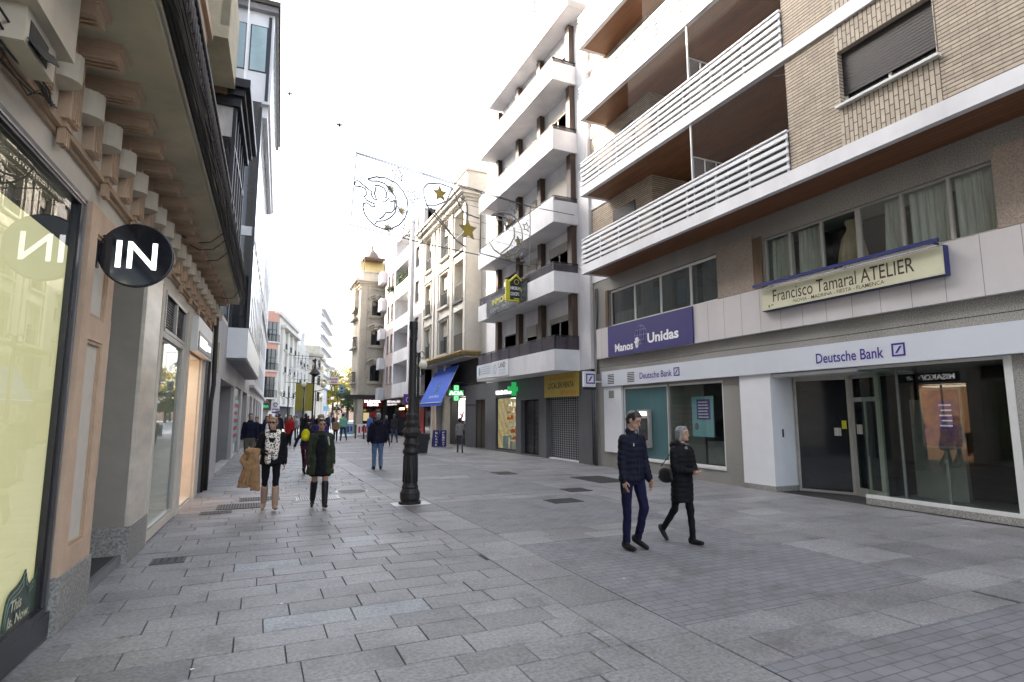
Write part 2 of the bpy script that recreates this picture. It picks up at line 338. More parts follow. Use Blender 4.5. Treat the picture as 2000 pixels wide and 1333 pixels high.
class MB:
    def __init__(s):
        s.v = []; s.f = []; s.m = []; s.c = []; s.sm = []; s.isl = []
    def add(s, vs, fs, m=0, col=None, smooth=False):
        o = len(s.v); s.isl.append((o, o + len(vs), len(s.f), len(s.f) + len(fs)))
        s.v.extend([tuple(v) for v in vs])
        for f in fs:
            s.f.append(tuple(i + o for i in f)); s.m.append(m); s.c.append(col); s.sm.append(smooth)
        return s
    def split(s, tol=0.03):
        """the separate pieces of this mesh, each as a mesh of its own"""
        bb = []
        for (a, b, c, d) in s.isl:
            p = s.v[a:b]; bb.append([min(q[i] for q in p) - tol for i in range(3)] + [max(q[i] for q in p) + tol for i in range(3)])
        n = len(bb); par = list(range(n))
        def find(i):
            while par[i] != i: par[i] = par[par[i]]; i = par[i]
            return i
        for i in range(n):
            for j in range(i + 1, n):
                A, B_ = bb[i], bb[j]
                if all(A[k] <= B_[k + 3] - tol and B_[k] <= A[k + 3] - tol for k in range(3)): par[find(i)] = find(j)
        out = {}
        for i in range(n): out.setdefault(find(i), []).append(i)
        res = []
        for ids in out.values():
            m = MB()
            for i in ids:
                a, b, c, d = s.isl[i]
                o = len(m.v); m.v.extend(s.v[a:b])
                for k in range(c, d): m.f.append(tuple(x - a + o for x in s.f[k])); m.m.append(s.m[k]); m.c.append(s.c[k]); m.sm.append(s.sm[k])
            res.append(m)
        return res
    def box(s, x0, x1, y0, y1, z0, z1, m=0, col=None):
        if x0 > x1: x0, x1 = x1, x0
        if y0 > y1: y0, y1 = y1, y0
        if z0 > z1: z0, z1 = z1, z0
        return s.add([(x0, y0, z0), (x1, y0, z0), (x1, y1, z0), (x0, y1, z0), (x0, y0, z1), (x1, y0, z1), (x1, y1, z1), (x0, y1, z1)],
                     [(0, 3, 2, 1), (4, 5, 6, 7), (0, 1, 5, 4), (1, 2, 6, 5), (2, 3, 7, 6), (3, 0, 4, 7)], m, col)
    def poly(s, pts, m=0, col=None):
        return s.add(pts, [tuple(range(len(pts)))], m, col)
    def prism(s, poly, d, m=0):
        """closed polygon (list of 3D points) pushed along vector d"""
        n = len(poly); d = Vector(d)
        vs = [Vector(p) for p in poly]; vs = vs + [p + d for p in vs]
        fs = [tuple(reversed(range(n))), tuple(range(n, 2 * n))] + [(i, (i + 1) % n, n + (i + 1) % n, n + i) for i in range(n)]
        return s.add(vs, fs, m)
    def tube(s, pts, r, n=6, m=0, closed=False, smooth=True):
        pts = [Vector(p) for p in pts]; k = len(pts)
        rs = r if isinstance(r, (list, tuple)) else [r] * k
        vs = []; fs = []
        prev = None
        for i, p in enumerate(pts):
            a = pts[(i - 1) % k] if (closed or i > 0) else p
            b = pts[(i + 1) % k] if (closed or i < k - 1) else p
            t = (b - a)
            t = t.normalized() if t.length > 1e-9 else Vector((0, 0, 1))
            if prev is None:
                q = Vector((0, 0, 1)) if abs(t.z) < 0.9 else Vector((1, 0, 0))
                u = t.cross(q).normalized()
            else:
                u = (prev - t * prev.dot(t))
                u = u.normalized() if u.length > 1e-6 else t.orthogonal().normalized()
            prev = u
            w = t.cross(u)
            for j in range(n):
                an = 2 * math.pi * j / n
                vs.append(p + (u * math.cos(an) + w * math.sin(an)) * rs[i])
        for i in range(k if closed else k - 1):
            for j in range(n):
                a = i * n + j; b = i * n + (j + 1) % n; i2 = (i + 1) % k
                fs.append((a, b, i2 * n + (j + 1) % n, i2 * n + j))
        if not closed:
            fs.append(tuple(reversed(range(n)))); fs.append(tuple(range((k - 1) * n, k * n)))
        return s.add(vs, fs, m, smooth=smooth)
    def lathe(s, cx, cy, prof, n=16, m=0, smooth=False, rot=0.0):
        vs = []; fs = []
        for (r, z) in prof:
            for j in range(n):
                a = 2 * math.pi * j / n + rot
                vs.append((cx + r * math.cos(a), cy + r * math.sin(a), z))
        k = len(prof)
        for i in range(k - 1):
            for j in range(n):
                fs.append((i * n + j, i * n + (j + 1) % n, (i + 1) * n + (j + 1) % n, (i + 1) * n + j))
        fs.append(tuple(reversed(range(n)))); fs.append(tuple(range((k - 1) * n, k * n)))
        return s.add(vs, fs, m, smooth=smooth)
    def ball(s, c, r, n=12, k=8, m=0, rot=None, col=None):
        if not isinstance(r, (tuple, list)): r = (r, r, r)
        c = Vector(c); vs = []; fs = []
        for i in range(k + 1):
            th = math.pi * i / k
            for j in range(n):
                a = 2 * math.pi * j / n
                p = Vector((r[0] * math.sin(th) * math.cos(a), r[1] * math.sin(th) * math.sin(a), r[2] * math.cos(th)))
                if rot is not None: p = rot @ p
                vs.append(c + p)
        for i in range(k):
            for j in range(n):
                fs.append((i * n + j, (i + 1) * n + j, (i + 1) * n + (j + 1) % n, i * n + (j + 1) % n))
        return s.add(vs, fs, m, smooth=True, col=col)
    def capsule(s, p0, r0, p1, r1, n=10, m=0):
        p0 = Vector(p0); p1 = Vector(p1); t = p1 - p0
        L = t.length; t = t.normalized() if L > 1e-6 else Vector((0, 0, 1))
        pts = []; rs = []
        for a in (89, 60, 30): pts.append(p0 - t * r0 * math.sin(R(a))); rs.append(max(1e-4, r0 * math.cos(R(a))))
        pts.append(p0); rs.append(r0); pts.append(p1); rs.append(r1)
        for a in (30, 60, 89): pts.append(p1 + t * r1 * math.sin(R(a))); rs.append(max(1e-4, r1 * math.cos(R(a))))
        return s.tube(pts, rs, n, m)
    def loft(s, secs, n=16, m=0):
        """secs: (centre, rx, ry) horizontal ellipses from bottom to top, closed"""
        vs = []; fs = []
        for (c, rx, ry) in secs:
            for j in range(n):
                a = 2 * math.pi * j / n
                vs.append((c[0] + rx * math.cos(a), c[1] + ry * math.sin(a), c[2]))
        k = len(secs)
        for i in range(k - 1):
            for j in range(n):
                fs.append((i * n + j, i * n + (j + 1) % n, (i + 1) * n + (j + 1) % n, (i + 1) * n + j))
        fs.append(tuple(reversed(range(n)))); fs.append(tuple(range((k - 1) * n, k * n)))
        return s.add(vs, fs, m, smooth=True)
    def text(s, string, o, u, v, w=None, h=None, m=0, bold=0.0, shear=0.0, lift=0.003):
        vs, fs, x0, x1, y0, y1 = text_polys(string, bold, shear)
        o = Vector(o); u = Vector(u).normalized(); v = Vector(v).normalized(); nn = u.cross(v)
        sx = w / (x1 - x0) if w else h / (y1 - y0)
        sy = h / (y1 - y0) if h else sx
        return s.add([o + u * ((p.x - x0) * sx) + v * ((p.y - y0) * sy) + nn * lift for p in vs], fs, m)
    def facade(s, X, y0, y1, z0, z1, holes, depth=0.2, sg=1, m=0, mr=None):
        """street wall in the plane x=X with real openings; sg=+1: the inside is towards +x"""
        mr = m if mr is None else mr
        ys = sorted(set([y0, y1] + [h[0] for h in holes] + [h[1] for h in holes]))
        zs = sorted(set([z0, z1] + [h[2] for h in holes] + [h[3] for h in holes]))
        ys = [a for a in ys if y0 <= a <= y1]; zs = [a for a in zs if z0 <= a <= z1]
        for a, b in zip(ys, ys[1:]):
            for c, d in zip(zs, zs[1:]):
                my, mz = (a + b) / 2, (c + d) / 2
                if any(h[0] < my < h[1] and h[2] < mz < h[3] for h in holes): continue
                q = [(X, a, c), (X, a, d), (X, b, d), (X, b, c)]
                s.poly(q if sg > 0 else q[::-1], m)
        for h in holes:
            a, b, c, d = h[:4]; dp = depth if len(h) < 5 else h[4]; X2 = X + sg * dp
            c = max(c, z0); d = min(d, z1)
            s.poly([(X, a, c), (X, b, c), (X2, b, c), (X2, a, c)], mr)
            s.poly([(X, a, d), (X2, a, d), (X2, b, d), (X, b, d)], mr)
            s.poly([(X, a, c), (X2, a, c), (X2, a, d), (X, a, d)], mr)
            s.poly([(X, b, c), (X, b, d), (X2, b, d), (X2, b, c)], mr)
        return s

class Frame:
    """a street frame: origin and turn about z; buildings are drawn in its coordinates"""
    def __init__(s, ox=0, oy=0, oz=0, rot=0.0):
        s.mx = Matrix.Translation((ox, oy, oz)) @ Matrix.Rotation(rot, 4, 'Z'); s.rot = rot
W = Frame()
LD = math.atan2(0.0339738, 0.99942272)
LF = Frame(-1.59851598, 0.05433902, 0, -LD)
BKF = Frame(0, 0, 0, R(90))

def mesh_obj(name, mb, mats, org=(0, 0, 0)):
    me = bpy.data.meshes.new(name)
    ox, oy, oz = org
    me.from_pydata([(v[0] - ox, v[1] - oy, v[2] - oz) for v in mb.v], [], mb.f)
    if isinstance(mats, str): mats = [mats]
    for k in mats: me.materials.append(MATS[k])
    me.polygons.foreach_set("material_index", mb.m)
    me.polygons.foreach_set("use_smooth", mb.sm)
    if any(c is not None for c in mb.c):
        at = me.color_attributes.new("tint", 'FLOAT_COLOR', 'CORNER')
        data = []
        for p in me.polygons:
            c = mb.c[p.index] or (1, 1, 1)
            data.extend(list(c) + [1.0] if len(c) == 3 else c) if False else None
            for _ in range(p.loop_total): data.extend((c[0], c[1], c[2], 1.0))
        at.data.foreach_set("color", data)
    me.update()
    o = bpy.data.objects.new(name, me)
    scene.collection.objects.link(o)
    return o

SPLIT = dict(lettering=.08, small_lettering=.015, sticker_lettering=.01, small_print=.02, balcony=.03, warm_stone_facing=.03, timber_strip=.03, curtain=.03, fascia_lettering=.12, notice=.01, post=.03, ceiling_lamp=.03, light_pier=.03, frieze_drum=.03, corbel=.02, bracket=.03, window=.03, globe=.03, frieze_strip=.02, lit_panel=.03, sill_piece=.03, emblem=.06, led_pattern=.04, pilaster=.03, pier=.03, small_line=.06, print=.03, vent=.05, balcony_door=.03, window_guard=.06, arm=.03, pane=.02)
class Thing:
    def __init__(s, name, label, cat, org=(0, 0, 0), frame=W, group=None, rz=0.0):
        s.org = org; s.frame = frame
        o = bpy.data.objects.new(name, None)
        o.empty_display_size = 0.3
        scene.collection.objects.link(o)
        o.location = frame.mx @ Vector(org); o.rotation_euler = (0, 0, frame.rot + rz)
        o["label"] = label; o["category"] = cat
        if group: o["group"] = group
        s.o = o
    def part(s, name, mb, mats, parent=None, label=None):
        if not mb.f: return None
        if name in SPLIT:
            for piece in mb.split(SPLIT[name]):
                c = mesh_obj(name, piece, mats, s.org); c.parent = parent if parent is not None else s.o
                if label: c["label"] = label
            return c
        c = mesh_obj(name, mb, mats, s.org)
        c.parent = parent if parent is not None else s.o
        if label: c["label"] = label
        return c
def solo(name, mb, mats, label, cat, org=(0, 0, 0), frame=W, group=None, kind=None):
    o = mesh_obj(name, mb, mats, org)
    o.location = frame.mx @ Vector(org); o.rotation_euler = (0, 0, frame.rot)
    if kind: o["kind"] = kind
    o["label"] = label; o["category"] = cat
    if group: o["group"] = group
    return o
def structure(name, mb, mats, label=None, cat=None):
    o = mesh_obj(name, mb, mats)
    o["kind"] = "structure"
    if label: o["label"] = label
    if cat: o["category"] = cat
    return o
def copy_tree(src, parent=None):
    c = src.copy(); scene.collection.objects.link(c)
    if parent is not None: c.parent = parent
    for ch in list(src.children): copy_tree(ch, c)
    return c

def window(T, X, y0, y1, z0, z1, sg=1, n=2, fm='frame_white', gm='window_dark', shut=0.0, sm='shutter_beige', sill=True, fw=0.05, hbar=None, name='window', label=None, sillm=None):
    """framed window seated in the wall plane x=X (X = plane of the frame)"""
    f = MB(); t = 0.05
    a, b = (X, X + sg * t)
    f.box(a, b, y0, y1, z0, z0 + fw); f.box(a, b, y0, y1, z1 - fw, z1)
    f.box(a, b, y0, y0 + fw, z0 + fw, z1 - fw); f.box(a, b, y1 - fw, y1, z0 + fw, z1 - fw)
    for i in range(1, n):
        yy = y0 + (y1 - y0) * i / n
        f.box(a + sg * 0.002, b, yy - fw / 2, yy + fw / 2, z0 + fw, z1 - fw)
    if hbar: f.box(a + sg * 0.004, b, y0 + fw, y1 - fw, hbar - fw / 2, hbar + fw / 2)
    o = T.part(name, f, fm, label=label)
    g = MB(); g.box(X + sg * 0.03, X + sg * 0.04, y0 + fw, y1 - fw, z0 + fw, z1 - fw)
    T.part('glass', g, gm, parent=o)
    if shut > 0:
        q = MB(); zz = z1 - (z1 - z0) * shut; k = max(4, int((z1 - zz) / 0.055)); hh = (z1 - zz) / k
        for i in range(k):
            q.box(X - sg * 0.03, X - sg * 0.012 + sg * 0.01, y0 + 0.01, y1 - 0.01, zz + i * hh, zz + (i + 0.86) * hh)
        q.box(X - sg * 0.012, X - sg * 0.004, y0 + 0.01, y1 - 0.01, zz, z1)
        T.part('roller_shutter', q, sm, parent=o)
    if sill:
        q = MB(); q.box(X - sg * 0.24, X + sg * 0.02, y0 - 0.06, y1 + 0.06, z0 - 0.05, z0 - 0.002)
        T.part('sill', q, sillm or fm, parent=o)
    return o
UR, VR = (0, -1, 0), (0, 0, 1)      # reading direction of writing on the right-hand fronts
UL = (0, 1, 0)                      # on the left-hand fronts
# ================================================================ SETTING: ground
g = MB(); g.box(-900, 900, -300, 1500, -0.6, -0.03)
structure('ground', g, ['asphalt'], 'plain grey ground under and around the street', 'ground')
g = MB(); g.box(-2.6, 11.6, -4, 46, -0.028, -0.012); structure('pavement_joints', g, ['joint'], 'dark dirt-filled joints between the paving slabs', 'ground')
rnd = random.Random(11)
PALE = [(0.72, 5.4), (1.12, 5.42), (0.45, 7.5), (1.55, 8.35)]
def slabs(mb, x0, x1, y0, y1, row, lmin, lmax, gap=0.007, jit=0.012):
    y = y0
    while y < y1 - 0.02:
        r = min(row * rnd.uniform(0.92, 1.08), y1 - y)
        if y1 - y - r < row * 0.3: r = y1 - y
        x = x0 - rnd.uniform(0, lmax * 0.7) * (1 if lmax < 5 else 0)
        while x < x1 - 0.01:
            l = rnd.uniform(lmin, lmax)
            a, b = max(x, x0), min(x + l, x1)
            if b - a > 0.06:
                t = rnd.choice([0.82, 0.9, 0.95, 1.0, 1.04, 1.08, 1.12]) * rnd.uniform(0.96, 1.04)
                c = (t, t, t * rnd.uniform(0.99, 1.03))
                for (px, py) in PALE:
                    if a < px < b and y < py < y + r: c = (1.22, 1.32, 1.38)
                dz = rnd.uniform(-0.0025, 0.0025)
                g2 = gap * rnd.uniform(0.4, 1.5) / 2
                x_0, x_1, y_0, y_1 = a + g2, b - g2, y + g2, y + r - g2
                e = 0.004
                s1, s2 = rnd.uniform(-.002, .002), rnd.uniform(-.002, .002)
                vs = [(x_0 + e, y_0 + e, dz + s1), (x_1 - e, y_0 + e, dz + s2), (x_1 - e, y_1 - e, dz - s1), (x_0 + e, y_1 - e, dz - s2),
                      (x_0, y_0, dz - .006), (x_1, y_0, dz - .006), (x_1, y_1, dz - .006), (x_0, y_1, dz - .006),
                      (x_0, y_0, -.02), (x_1, y_0, -.02), (x_1, y_1, -.02), (x_0, y_1, -.02)]
                mb.add(vs, [(0, 1, 2, 3), (4, 5, 1, 0), (5, 6, 2, 1), (6, 7, 3, 2), (7, 4, 0, 3), (8, 9, 5, 4), (9, 10, 6, 5), (10, 11, 7, 6), (11, 8, 4, 7)], 0, c)
            x += l
        y += r
BANDS = []
yb = -4.8
while yb < 46: BANDS.append(yb); yb += 3.95
g = MB()
slabs(g, -2.4, 2.62, 0.8, 46, 0.33, 0.46, 0.72)
structure('pavement', g, ['slab_stone'], 'grey granite slab footway in staggered rows along the left-hand shops', 'pavement')
g = MB()
slabs(g, 6.5, 11.5, 0.2, 46, 0.55, 0.7, 1.1, gap=0.005)
structure('pavement', g, ['slab_stone'], 'large grey slab footway in front of the bank', 'pavement')
g = MB()
for i, b in enumerate(BANDS):
    slabs(g, 3.24, 6.5, b, b + 0.8, 0.4, 0.6, 1.0, gap=0.005)
slabs(g, 2.62, 3.24, 0.2, 46, 0.9, 9, 9, gap=0.006)
structure('paving_bands', g, ['slab_stone'], 'pale slab bands crossing and edging the roadway', 'pavement')
g = MB()
for i, b in enumerate(BANDS):
    g.box(3.246, 6.494, b + 0.805, b + 3.945, -0.02, -0.001)
structure('roadway', g, ['paver'], 'dark small-paver roadway between pale slab bands', 'road')
mat('far_paving', (0.27, 0.27, 0.285), rough=0.5, var=0.14, scale=3, kind=('paver', 0.62, 0.42, 0.008, (0.12, 0.12, 0.12)), dirt=0.2)
g = MB(); g.box(-8, 40, 46, 240, -0.02, -0.002)
structure('pavement', g, ['far_paving'], 'far grey paving running on beyond the shops', 'pavement')
g = MB()
for k in range(9): g.box(3.3, 8.4, 47 + k * 3.95, 47.5 + k * 3.95, -0.001, 0.003)
structure('paving_bands', g, ['slab_stone'], 'far pale stripes crossing the roadway', 'pavement')

# grates and covers let into the paving
def grate(cx, cy, w, d, label, slots=True, name='drain_grate', group=None, matn='grate'):
    T = Thing(name, label, 'drain cover', (cx, cy, 0), group=group)
    f = MB(); t = 0.03
    f.box(cx - w / 2, cx + w / 2, cy - d / 2, cy + d / 2, -0.01, 0.004)
    T.part('plate', f, 'joint')
    q = MB(); z0, z1 = 0.0045, 0.010
    q.box(cx - w / 2, cx + w / 2, cy - d / 2, cy - d / 2 + t, z0, z1); q.box(cx - w / 2, cx + w / 2, cy + d / 2 - t, cy + d / 2, z0, z1)
    q.box(cx - w / 2, cx - w / 2 + t, cy - d / 2 + t, cy + d / 2 - t, z0, z1); q.box(cx + w / 2 - t, cx + w / 2, cy - d / 2 + t, cy + d / 2 - t, z0, z1)
    if slots:
        n = int((w - 2 * t) / 0.045)
        for i in range(n):
            x = cx - w / 2 + t + (i + 0.5) * (w - 2 * t) / n
            q.box(x - 0.012, x + 0.012, cy - d / 2 + t, cy + d / 2 - t, z0, z1)
    else:
        n = int((w - 2 * t) / 0.06); k = int((d - 2 * t) / 0.06)
        for i in range(n):
            for j in range(k):
                x = cx - w / 2 + t + (i + 0.5) * (w - 2 * t) / n; y = cy - d / 2 + t + (j + 0.5) * (d - 2 * t) / k
                q.box(x - 0.022, x + 0.022, y - 0.022, y + 0.022, z0, z1)
    T.part('bars', q, matn)
grate(0.16, 13.0, 0.75, 0.5, 'slotted grey drain grate behind the woman with the camel coat')
grate(-0.2, 12.1, 0.75, 0.6, 'slotted drain grate at the feet of the woman with the camel coat, nearer of two')
grate(1.25, 12.6, 0.85, 0.5, 'pale slotted grate beside the black boots of the woman in the green coat', matn='steel')
grate(8.45, 13.2, 0.95, 1.5, 'large dark rectangular utility cover in front of the metal-shuttered shop', slots=False, name='utility_cover')
grate(6.78, 11.6, 0.55, 0.55, 'small square cover between the lamp post and the bank windows', slots=False, name='utility_cover')
grate(5.7, 10.25, 0.65, 0.5, 'square cover with pale rim nearest the man in the quilted jacket', slots=False, name='utility_cover')
grate(6.75, 15.7, 0.6, 0.8, 'worn flat cover in the paving in front of the pharmacy door', slots=False, name='utility_cover')
grate(-0.85, 8.0, 0.35, 0.3, 'small dark floor cover beside the doorway step', slots=False, name='utility_cover')
grate(-0.55, 11.5, 0.5, 0.3, 'small dark cover in front of the lit shop door', slots=False, name='utility_cover')
T = Thing('manhole_cover', 'round cast iron manhole cover left of the black lamp post', 'manhole cover', (2.05, 13.4, 0))
q = MB(); q.lathe(2.05, 13.4, [(0.36, 0.0), (0.36, 0.006)], 28); T.part('rim', q, 'steel')
q = MB(); q.lathe(2.05, 13.4, [(0.31, 0.003), (0.31, 0.009)], 28)
for i in range(-4, 5):
    q.box(2.05 + i * 0.06 - 0.012, 2.05 + i * 0.06 + 0.012, 13.4 - 0.25, 13.4 + 0.25, 0.009, 0.013)
T.part('lid', q, 'grate')
# bits of litter
for i, (x, y) in enumerate([(-0.3, 4.6), (0.3, 5.8), (2.95, 6.1), (3.6, 5.2)]):
    q = MB(); a = rnd.uniform(0, 3)
    q.prism([(x + 0.018 * math.cos(a + k * 1.3), y + 0.014 * math.sin(a + k * 1.3), 0.004 + 0.003 * (k % 2)) for k in range(5)], (0, 0, 0.0015))
    solo('paper_scrap', q, 'leaf_litter', ['small white scrap on the slabs nearest the big shop window', 'white scrap on the slabs in the middle foreground left of the pale slabs', 'white scrap near the edge strip of the roadway', 'tiny scrap lying on the dark pavers'][i], 'litter', org=(x, y, 0))
# ================================================================ RIGHT SIDE: brick apartment building with the bank
BX = 10.73; OX = 9.72
B = Thing('apartment_building', 'beige brick apartment block with white slab bands, louvred balconies and a bank at street level', 'building', (10.73, 10, 0))
w = MB()
holes = [(13.12, 15.28, 0.34, 2.57, .9), (10.98, 13.06, 0.34, 2.57, .9), (4.95, 9.52, 0.0, 2.63, 2.2)]
w.facade(BX, -4, 16.95, 0, 2.66, holes, sg=1, m=0)
w.facade(BX, -4, 16.95, 2.66, 6.36, [(11.0, 15.98, 4.64, 5.88, .5), (4.88, 9.5, 4.66, 5.83, .9), (-2, 3.2, 4.66, 5.83, .4)], sg=1, m=0)
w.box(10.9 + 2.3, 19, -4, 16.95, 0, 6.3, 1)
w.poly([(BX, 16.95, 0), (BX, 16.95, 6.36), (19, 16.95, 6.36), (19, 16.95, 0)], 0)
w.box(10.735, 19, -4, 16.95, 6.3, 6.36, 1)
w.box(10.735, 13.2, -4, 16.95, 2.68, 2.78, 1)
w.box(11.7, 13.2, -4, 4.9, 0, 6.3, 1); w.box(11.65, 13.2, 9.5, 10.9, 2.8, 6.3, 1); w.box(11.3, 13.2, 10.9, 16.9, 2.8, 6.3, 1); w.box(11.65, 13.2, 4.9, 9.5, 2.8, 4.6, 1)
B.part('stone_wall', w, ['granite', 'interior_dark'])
q = MB(); q.box(10.7, 10.728, 9.75, 10.95, 4.66, 6.0); q.box(10.7, 10.728, 3.4, 4.86, 4.66, 6.0)
B.part('warm_stone_facing', q, ['granite_warm'])
# cream marble band above the bank fascia
q = MB(); q.box(10.60, 10.728, -4, 16.6, 3.6, 4.62)
B.part('panel_band', q, ['panel_white'])
# upper brick volume
w = MB()
LV = [6.34, 9.04, 11.76, 14.42, 17.1]
for i in range(4):
    z0, z1 = LV[i] + 0.29, LV[i + 1] + 0.01
    dz = z0 - 6.63
    hs = [(4.97, 6.63, 7.45 + dz, 8.53 + dz, .22)]
    # brick front with an opening for each window
    w.facade(OX, -4, 7.78, z0, z1, hs + [(-0.5, 1.2, 7.45 + dz, 8.53 + dz, .22)], sg=1, m=0)
    w.poly([(OX, 7.78, z0), (OX, 7.78, z1), (12.4, 7.78, z1), (12.4, 7.78, z0)], 0)      # side into the balcony
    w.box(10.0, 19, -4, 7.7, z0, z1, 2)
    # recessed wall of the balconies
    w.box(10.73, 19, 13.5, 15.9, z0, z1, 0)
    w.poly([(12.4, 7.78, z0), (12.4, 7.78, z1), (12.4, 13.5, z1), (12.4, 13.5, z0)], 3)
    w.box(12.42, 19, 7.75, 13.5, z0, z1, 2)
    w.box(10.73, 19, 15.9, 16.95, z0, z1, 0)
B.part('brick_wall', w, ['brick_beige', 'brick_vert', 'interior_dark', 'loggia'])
w = MB()
for i in range(4):
    z0, z1 = LV[i] + 0.291, LV[i + 1] - 0.002; dz = z0 - 6.631
    w.facade(OX - 0.004, 4.94, 6.66, z0, z1, [(4.97, 6.63, 7.45 + dz, 8.53 + dz, .003)], sg=1, m=0)
B.part('upright_brick_panel', w, ['brick_vert'])
s = MB(); so = MB()
for i, z in enumerate(LV):
    s.box(9.66, 9.80, -4, 15.95, z, z + 0.29)
    s.box(9.80, 10.72, 15.81, 15.95, z, z + 0.29)
    s.box(9.80, 12.6, -4, 15.81, z + 0.16, z + 0.29)
    so.box(9.80, 12.38 if i else 10.72, -4, 15.81, z + 0.012, z + 0.159)
    s.box(10.70, 10.74, 15.955, 16.97, z + 0.0, z + 0.42)
s.box(9.66, 19, -4, 16.95, LV[4] + 0.291, LV[4] + 1.0)
B.part('slab_band', s, ['white_paint'])
B.part('soffit', so, ['wood_soffit'])
# balconies
for i in range(4):
    z0 = LV[i] + 0.29
    r = MB(); y0, y1 = 7.79, 15.93
    for k, zz in enumerate((0.07, 0.235, 0.40, 0.565, 0.73)):
        r.box(9.665, 9.70, y0, y1, z0 + zz, z0 + zz + 0.082)
        r.box(9.70, 10.72, y1 - 0.035, y1, z0 + zz, z0 + zz + 0.082)
    r.box(9.655, 9.735, y0, y1 + 0.005, z0 + 0.86, z0 + 0.90)
    r.box(9.735, 10.72, y1 - 0.06, y1 + 0.005, z0 + 0.86, z0 + 0.90)
    k = 0
    y = y0 + 0.06
    while y < y1:
        r.box(9.705, 9.74, y - 0.018, y + 0.018, z0, z0 + 0.858); y += 1.005
    ro = B.part('balcony_railing', r, ['white_metal'], label='louvred white railing of the %s balcony' % ['lowest', 'second', 'third', 'top'][i])
    pz = MB(); pz.box(9.75, 9.758, y0 + 0.02, y1 - 0.08, z0 + 0.03, z0 + 0.82); pz.box(9.77, 10.7, y1 - 0.09, y1 - 0.082, z0 + 0.03, z0 + 0.82)
    B.part('railing_glass', pz, ['wired_glass'], parent=ro)
    # party screen between the flats
    pp = MB(); py = 10.62
    pp.box(9.70, 9.735, py - 0.02, py + 0.02, z0 + 0.9, LV[i + 1] + 0.01)
    for a in (9.74, 10.12, 10.50, 10.88):
        pp.box(a, a + 0.025, py - 0.015, py + 0.015, z0, z0 + 1.55)
    pp.box(9.74, 10.9, py - 0.015, py + 0.015, z0 + 1.53, z0 + 1.56)
    po = B.part('divider', pp, ['frame_white'])
    gg = MB(); gg.box(9.765, 10.88, py - 0.004, py + 0.004, z0 + 0.02, z0 + 1.53); B.part('divider_glass', gg, ['wired_glass'], parent=po)
    # pigeon net
    if i in (0, 1, 2):
        nn = MB(); ya = 7.80; yb = 10.6 if i == 0 else 13.2
        if i == 2: ya, yb = 7.8, 12.4
        zt = LV[i + 1] + 0.005; zb = z0 + 0.9; st = 0.06; e = 0.0012
        y = ya
        while y <= yb: nn.box(9.705, 9.708, y - e, y + e, zb, zt); y += st
        z = zb
        while z <= zt: nn.box(9.7082, 9.711, ya, yb, z - e, z + e); z += st
        B.part('net', nn, ['net_wire'])
    # window in the brick block, with its shutter
    window(B, 10.70, 14.3, 15.55, z0 + 0.85, z0 + 1.9, n=1, fm='frame_alu', shut=0.92, sm='shutter', sill=False)
    d = MB()
    d.box(12.34, 12.38, 8.4, 10.2, z0, z0 + 2.05, 0); d.box(12.34, 12.38, 11.1, 13.1, z0, z0 + 2.05, 0)
    B.part('balcony_door', d, ['window_dark'])
    dz = z0 - 6.63
    window(B, OX + 0.14, 4.97, 6.63, 7.45 + dz, 8.53 + dz, n=2, fm='frame_white', shut=0.8, sm='shutter', sill=True, fw=0.045, name='window')
    if i == 0:
        c = MB(); pts = [(9.95, 7.9 + 0.06 * math.sin(k), 8.9 - k * 0.12) for k in range(9)]
        c.tube([(9.9, 8.2, 9.0)] + pts, 0.012, 5); B.part('hose', c, ['frame_alu'])
# mezzanine windows, bank side (nothing behind but blinds)
o = MB(); X = 10.80; t = 0.05
ys = [11.0, 12.05, 13.34, 14.61, 15.94]
o.box(X, X + t, 11.0, 15.94, 4.64, 4.70); o.box(X, X + t, 11.0, 15.94, 5.80, 5.87)
for y in ys: o.box(X - 0.01, X + t + 0.01, max(11.0, y - 0.035), min(15.94, y + 0.035), 4.70, 5.80)
fo = B.part('window_frame', o, ['frame_white'], label='white frame of the four-pane mezzanine window over the blue sign')
for k, mt in enumerate(['window_grey', 'window_grey', 'interior_grey', 'interior_grey']):
    q = MB(); q.box(X + 0.02, X + 0.028, ys[k] + 0.035, ys[k + 1] - 0.035, 4.70, 5.80); B.part('glass', q, ['dark_glass'], parent=fo)
q = MB(); q.box(10.95, 10.97, 11.02, 11.75, 4.66, 5.85, 0); q.box(10.95, 10.97, 12.0, 12.4, 4.66, 5.85, 0); q.box(10.95, 10.97, 12.95, 13.5, 4.66, 5.85, 0); q.box(10.95, 10.97, 13.9, 14.5, 4.66, 5.85, 0)
q.box(10.90, 10.92, 13.4, 14.6, 4.66, 5.15, 0); q.box(10.90, 10.92, 14.65, 15.9, 4.66, 5.1, 0)
q.box(11.2, 11.22, 11, 15.95, 4.66, 5.87, 1); q.box(11.05, 11.08, 12.55, 12.9, 4.9, 5.6, 2); q.box(11.05, 11.08, 13.7, 14.2, 5.15, 5.6, 2)
B.part('blind', q, ['curtain', 'interior_grey', 'poster_light_blue'])
q = MB(); q.box(10.69, 10.74, 15.99, 16.14, 4.64, 5.9); q.box(10.69, 10.74, 9.52, 9.78, 4.66, 5.9)
B.part('timber_strip', q, ['wood_strip'])
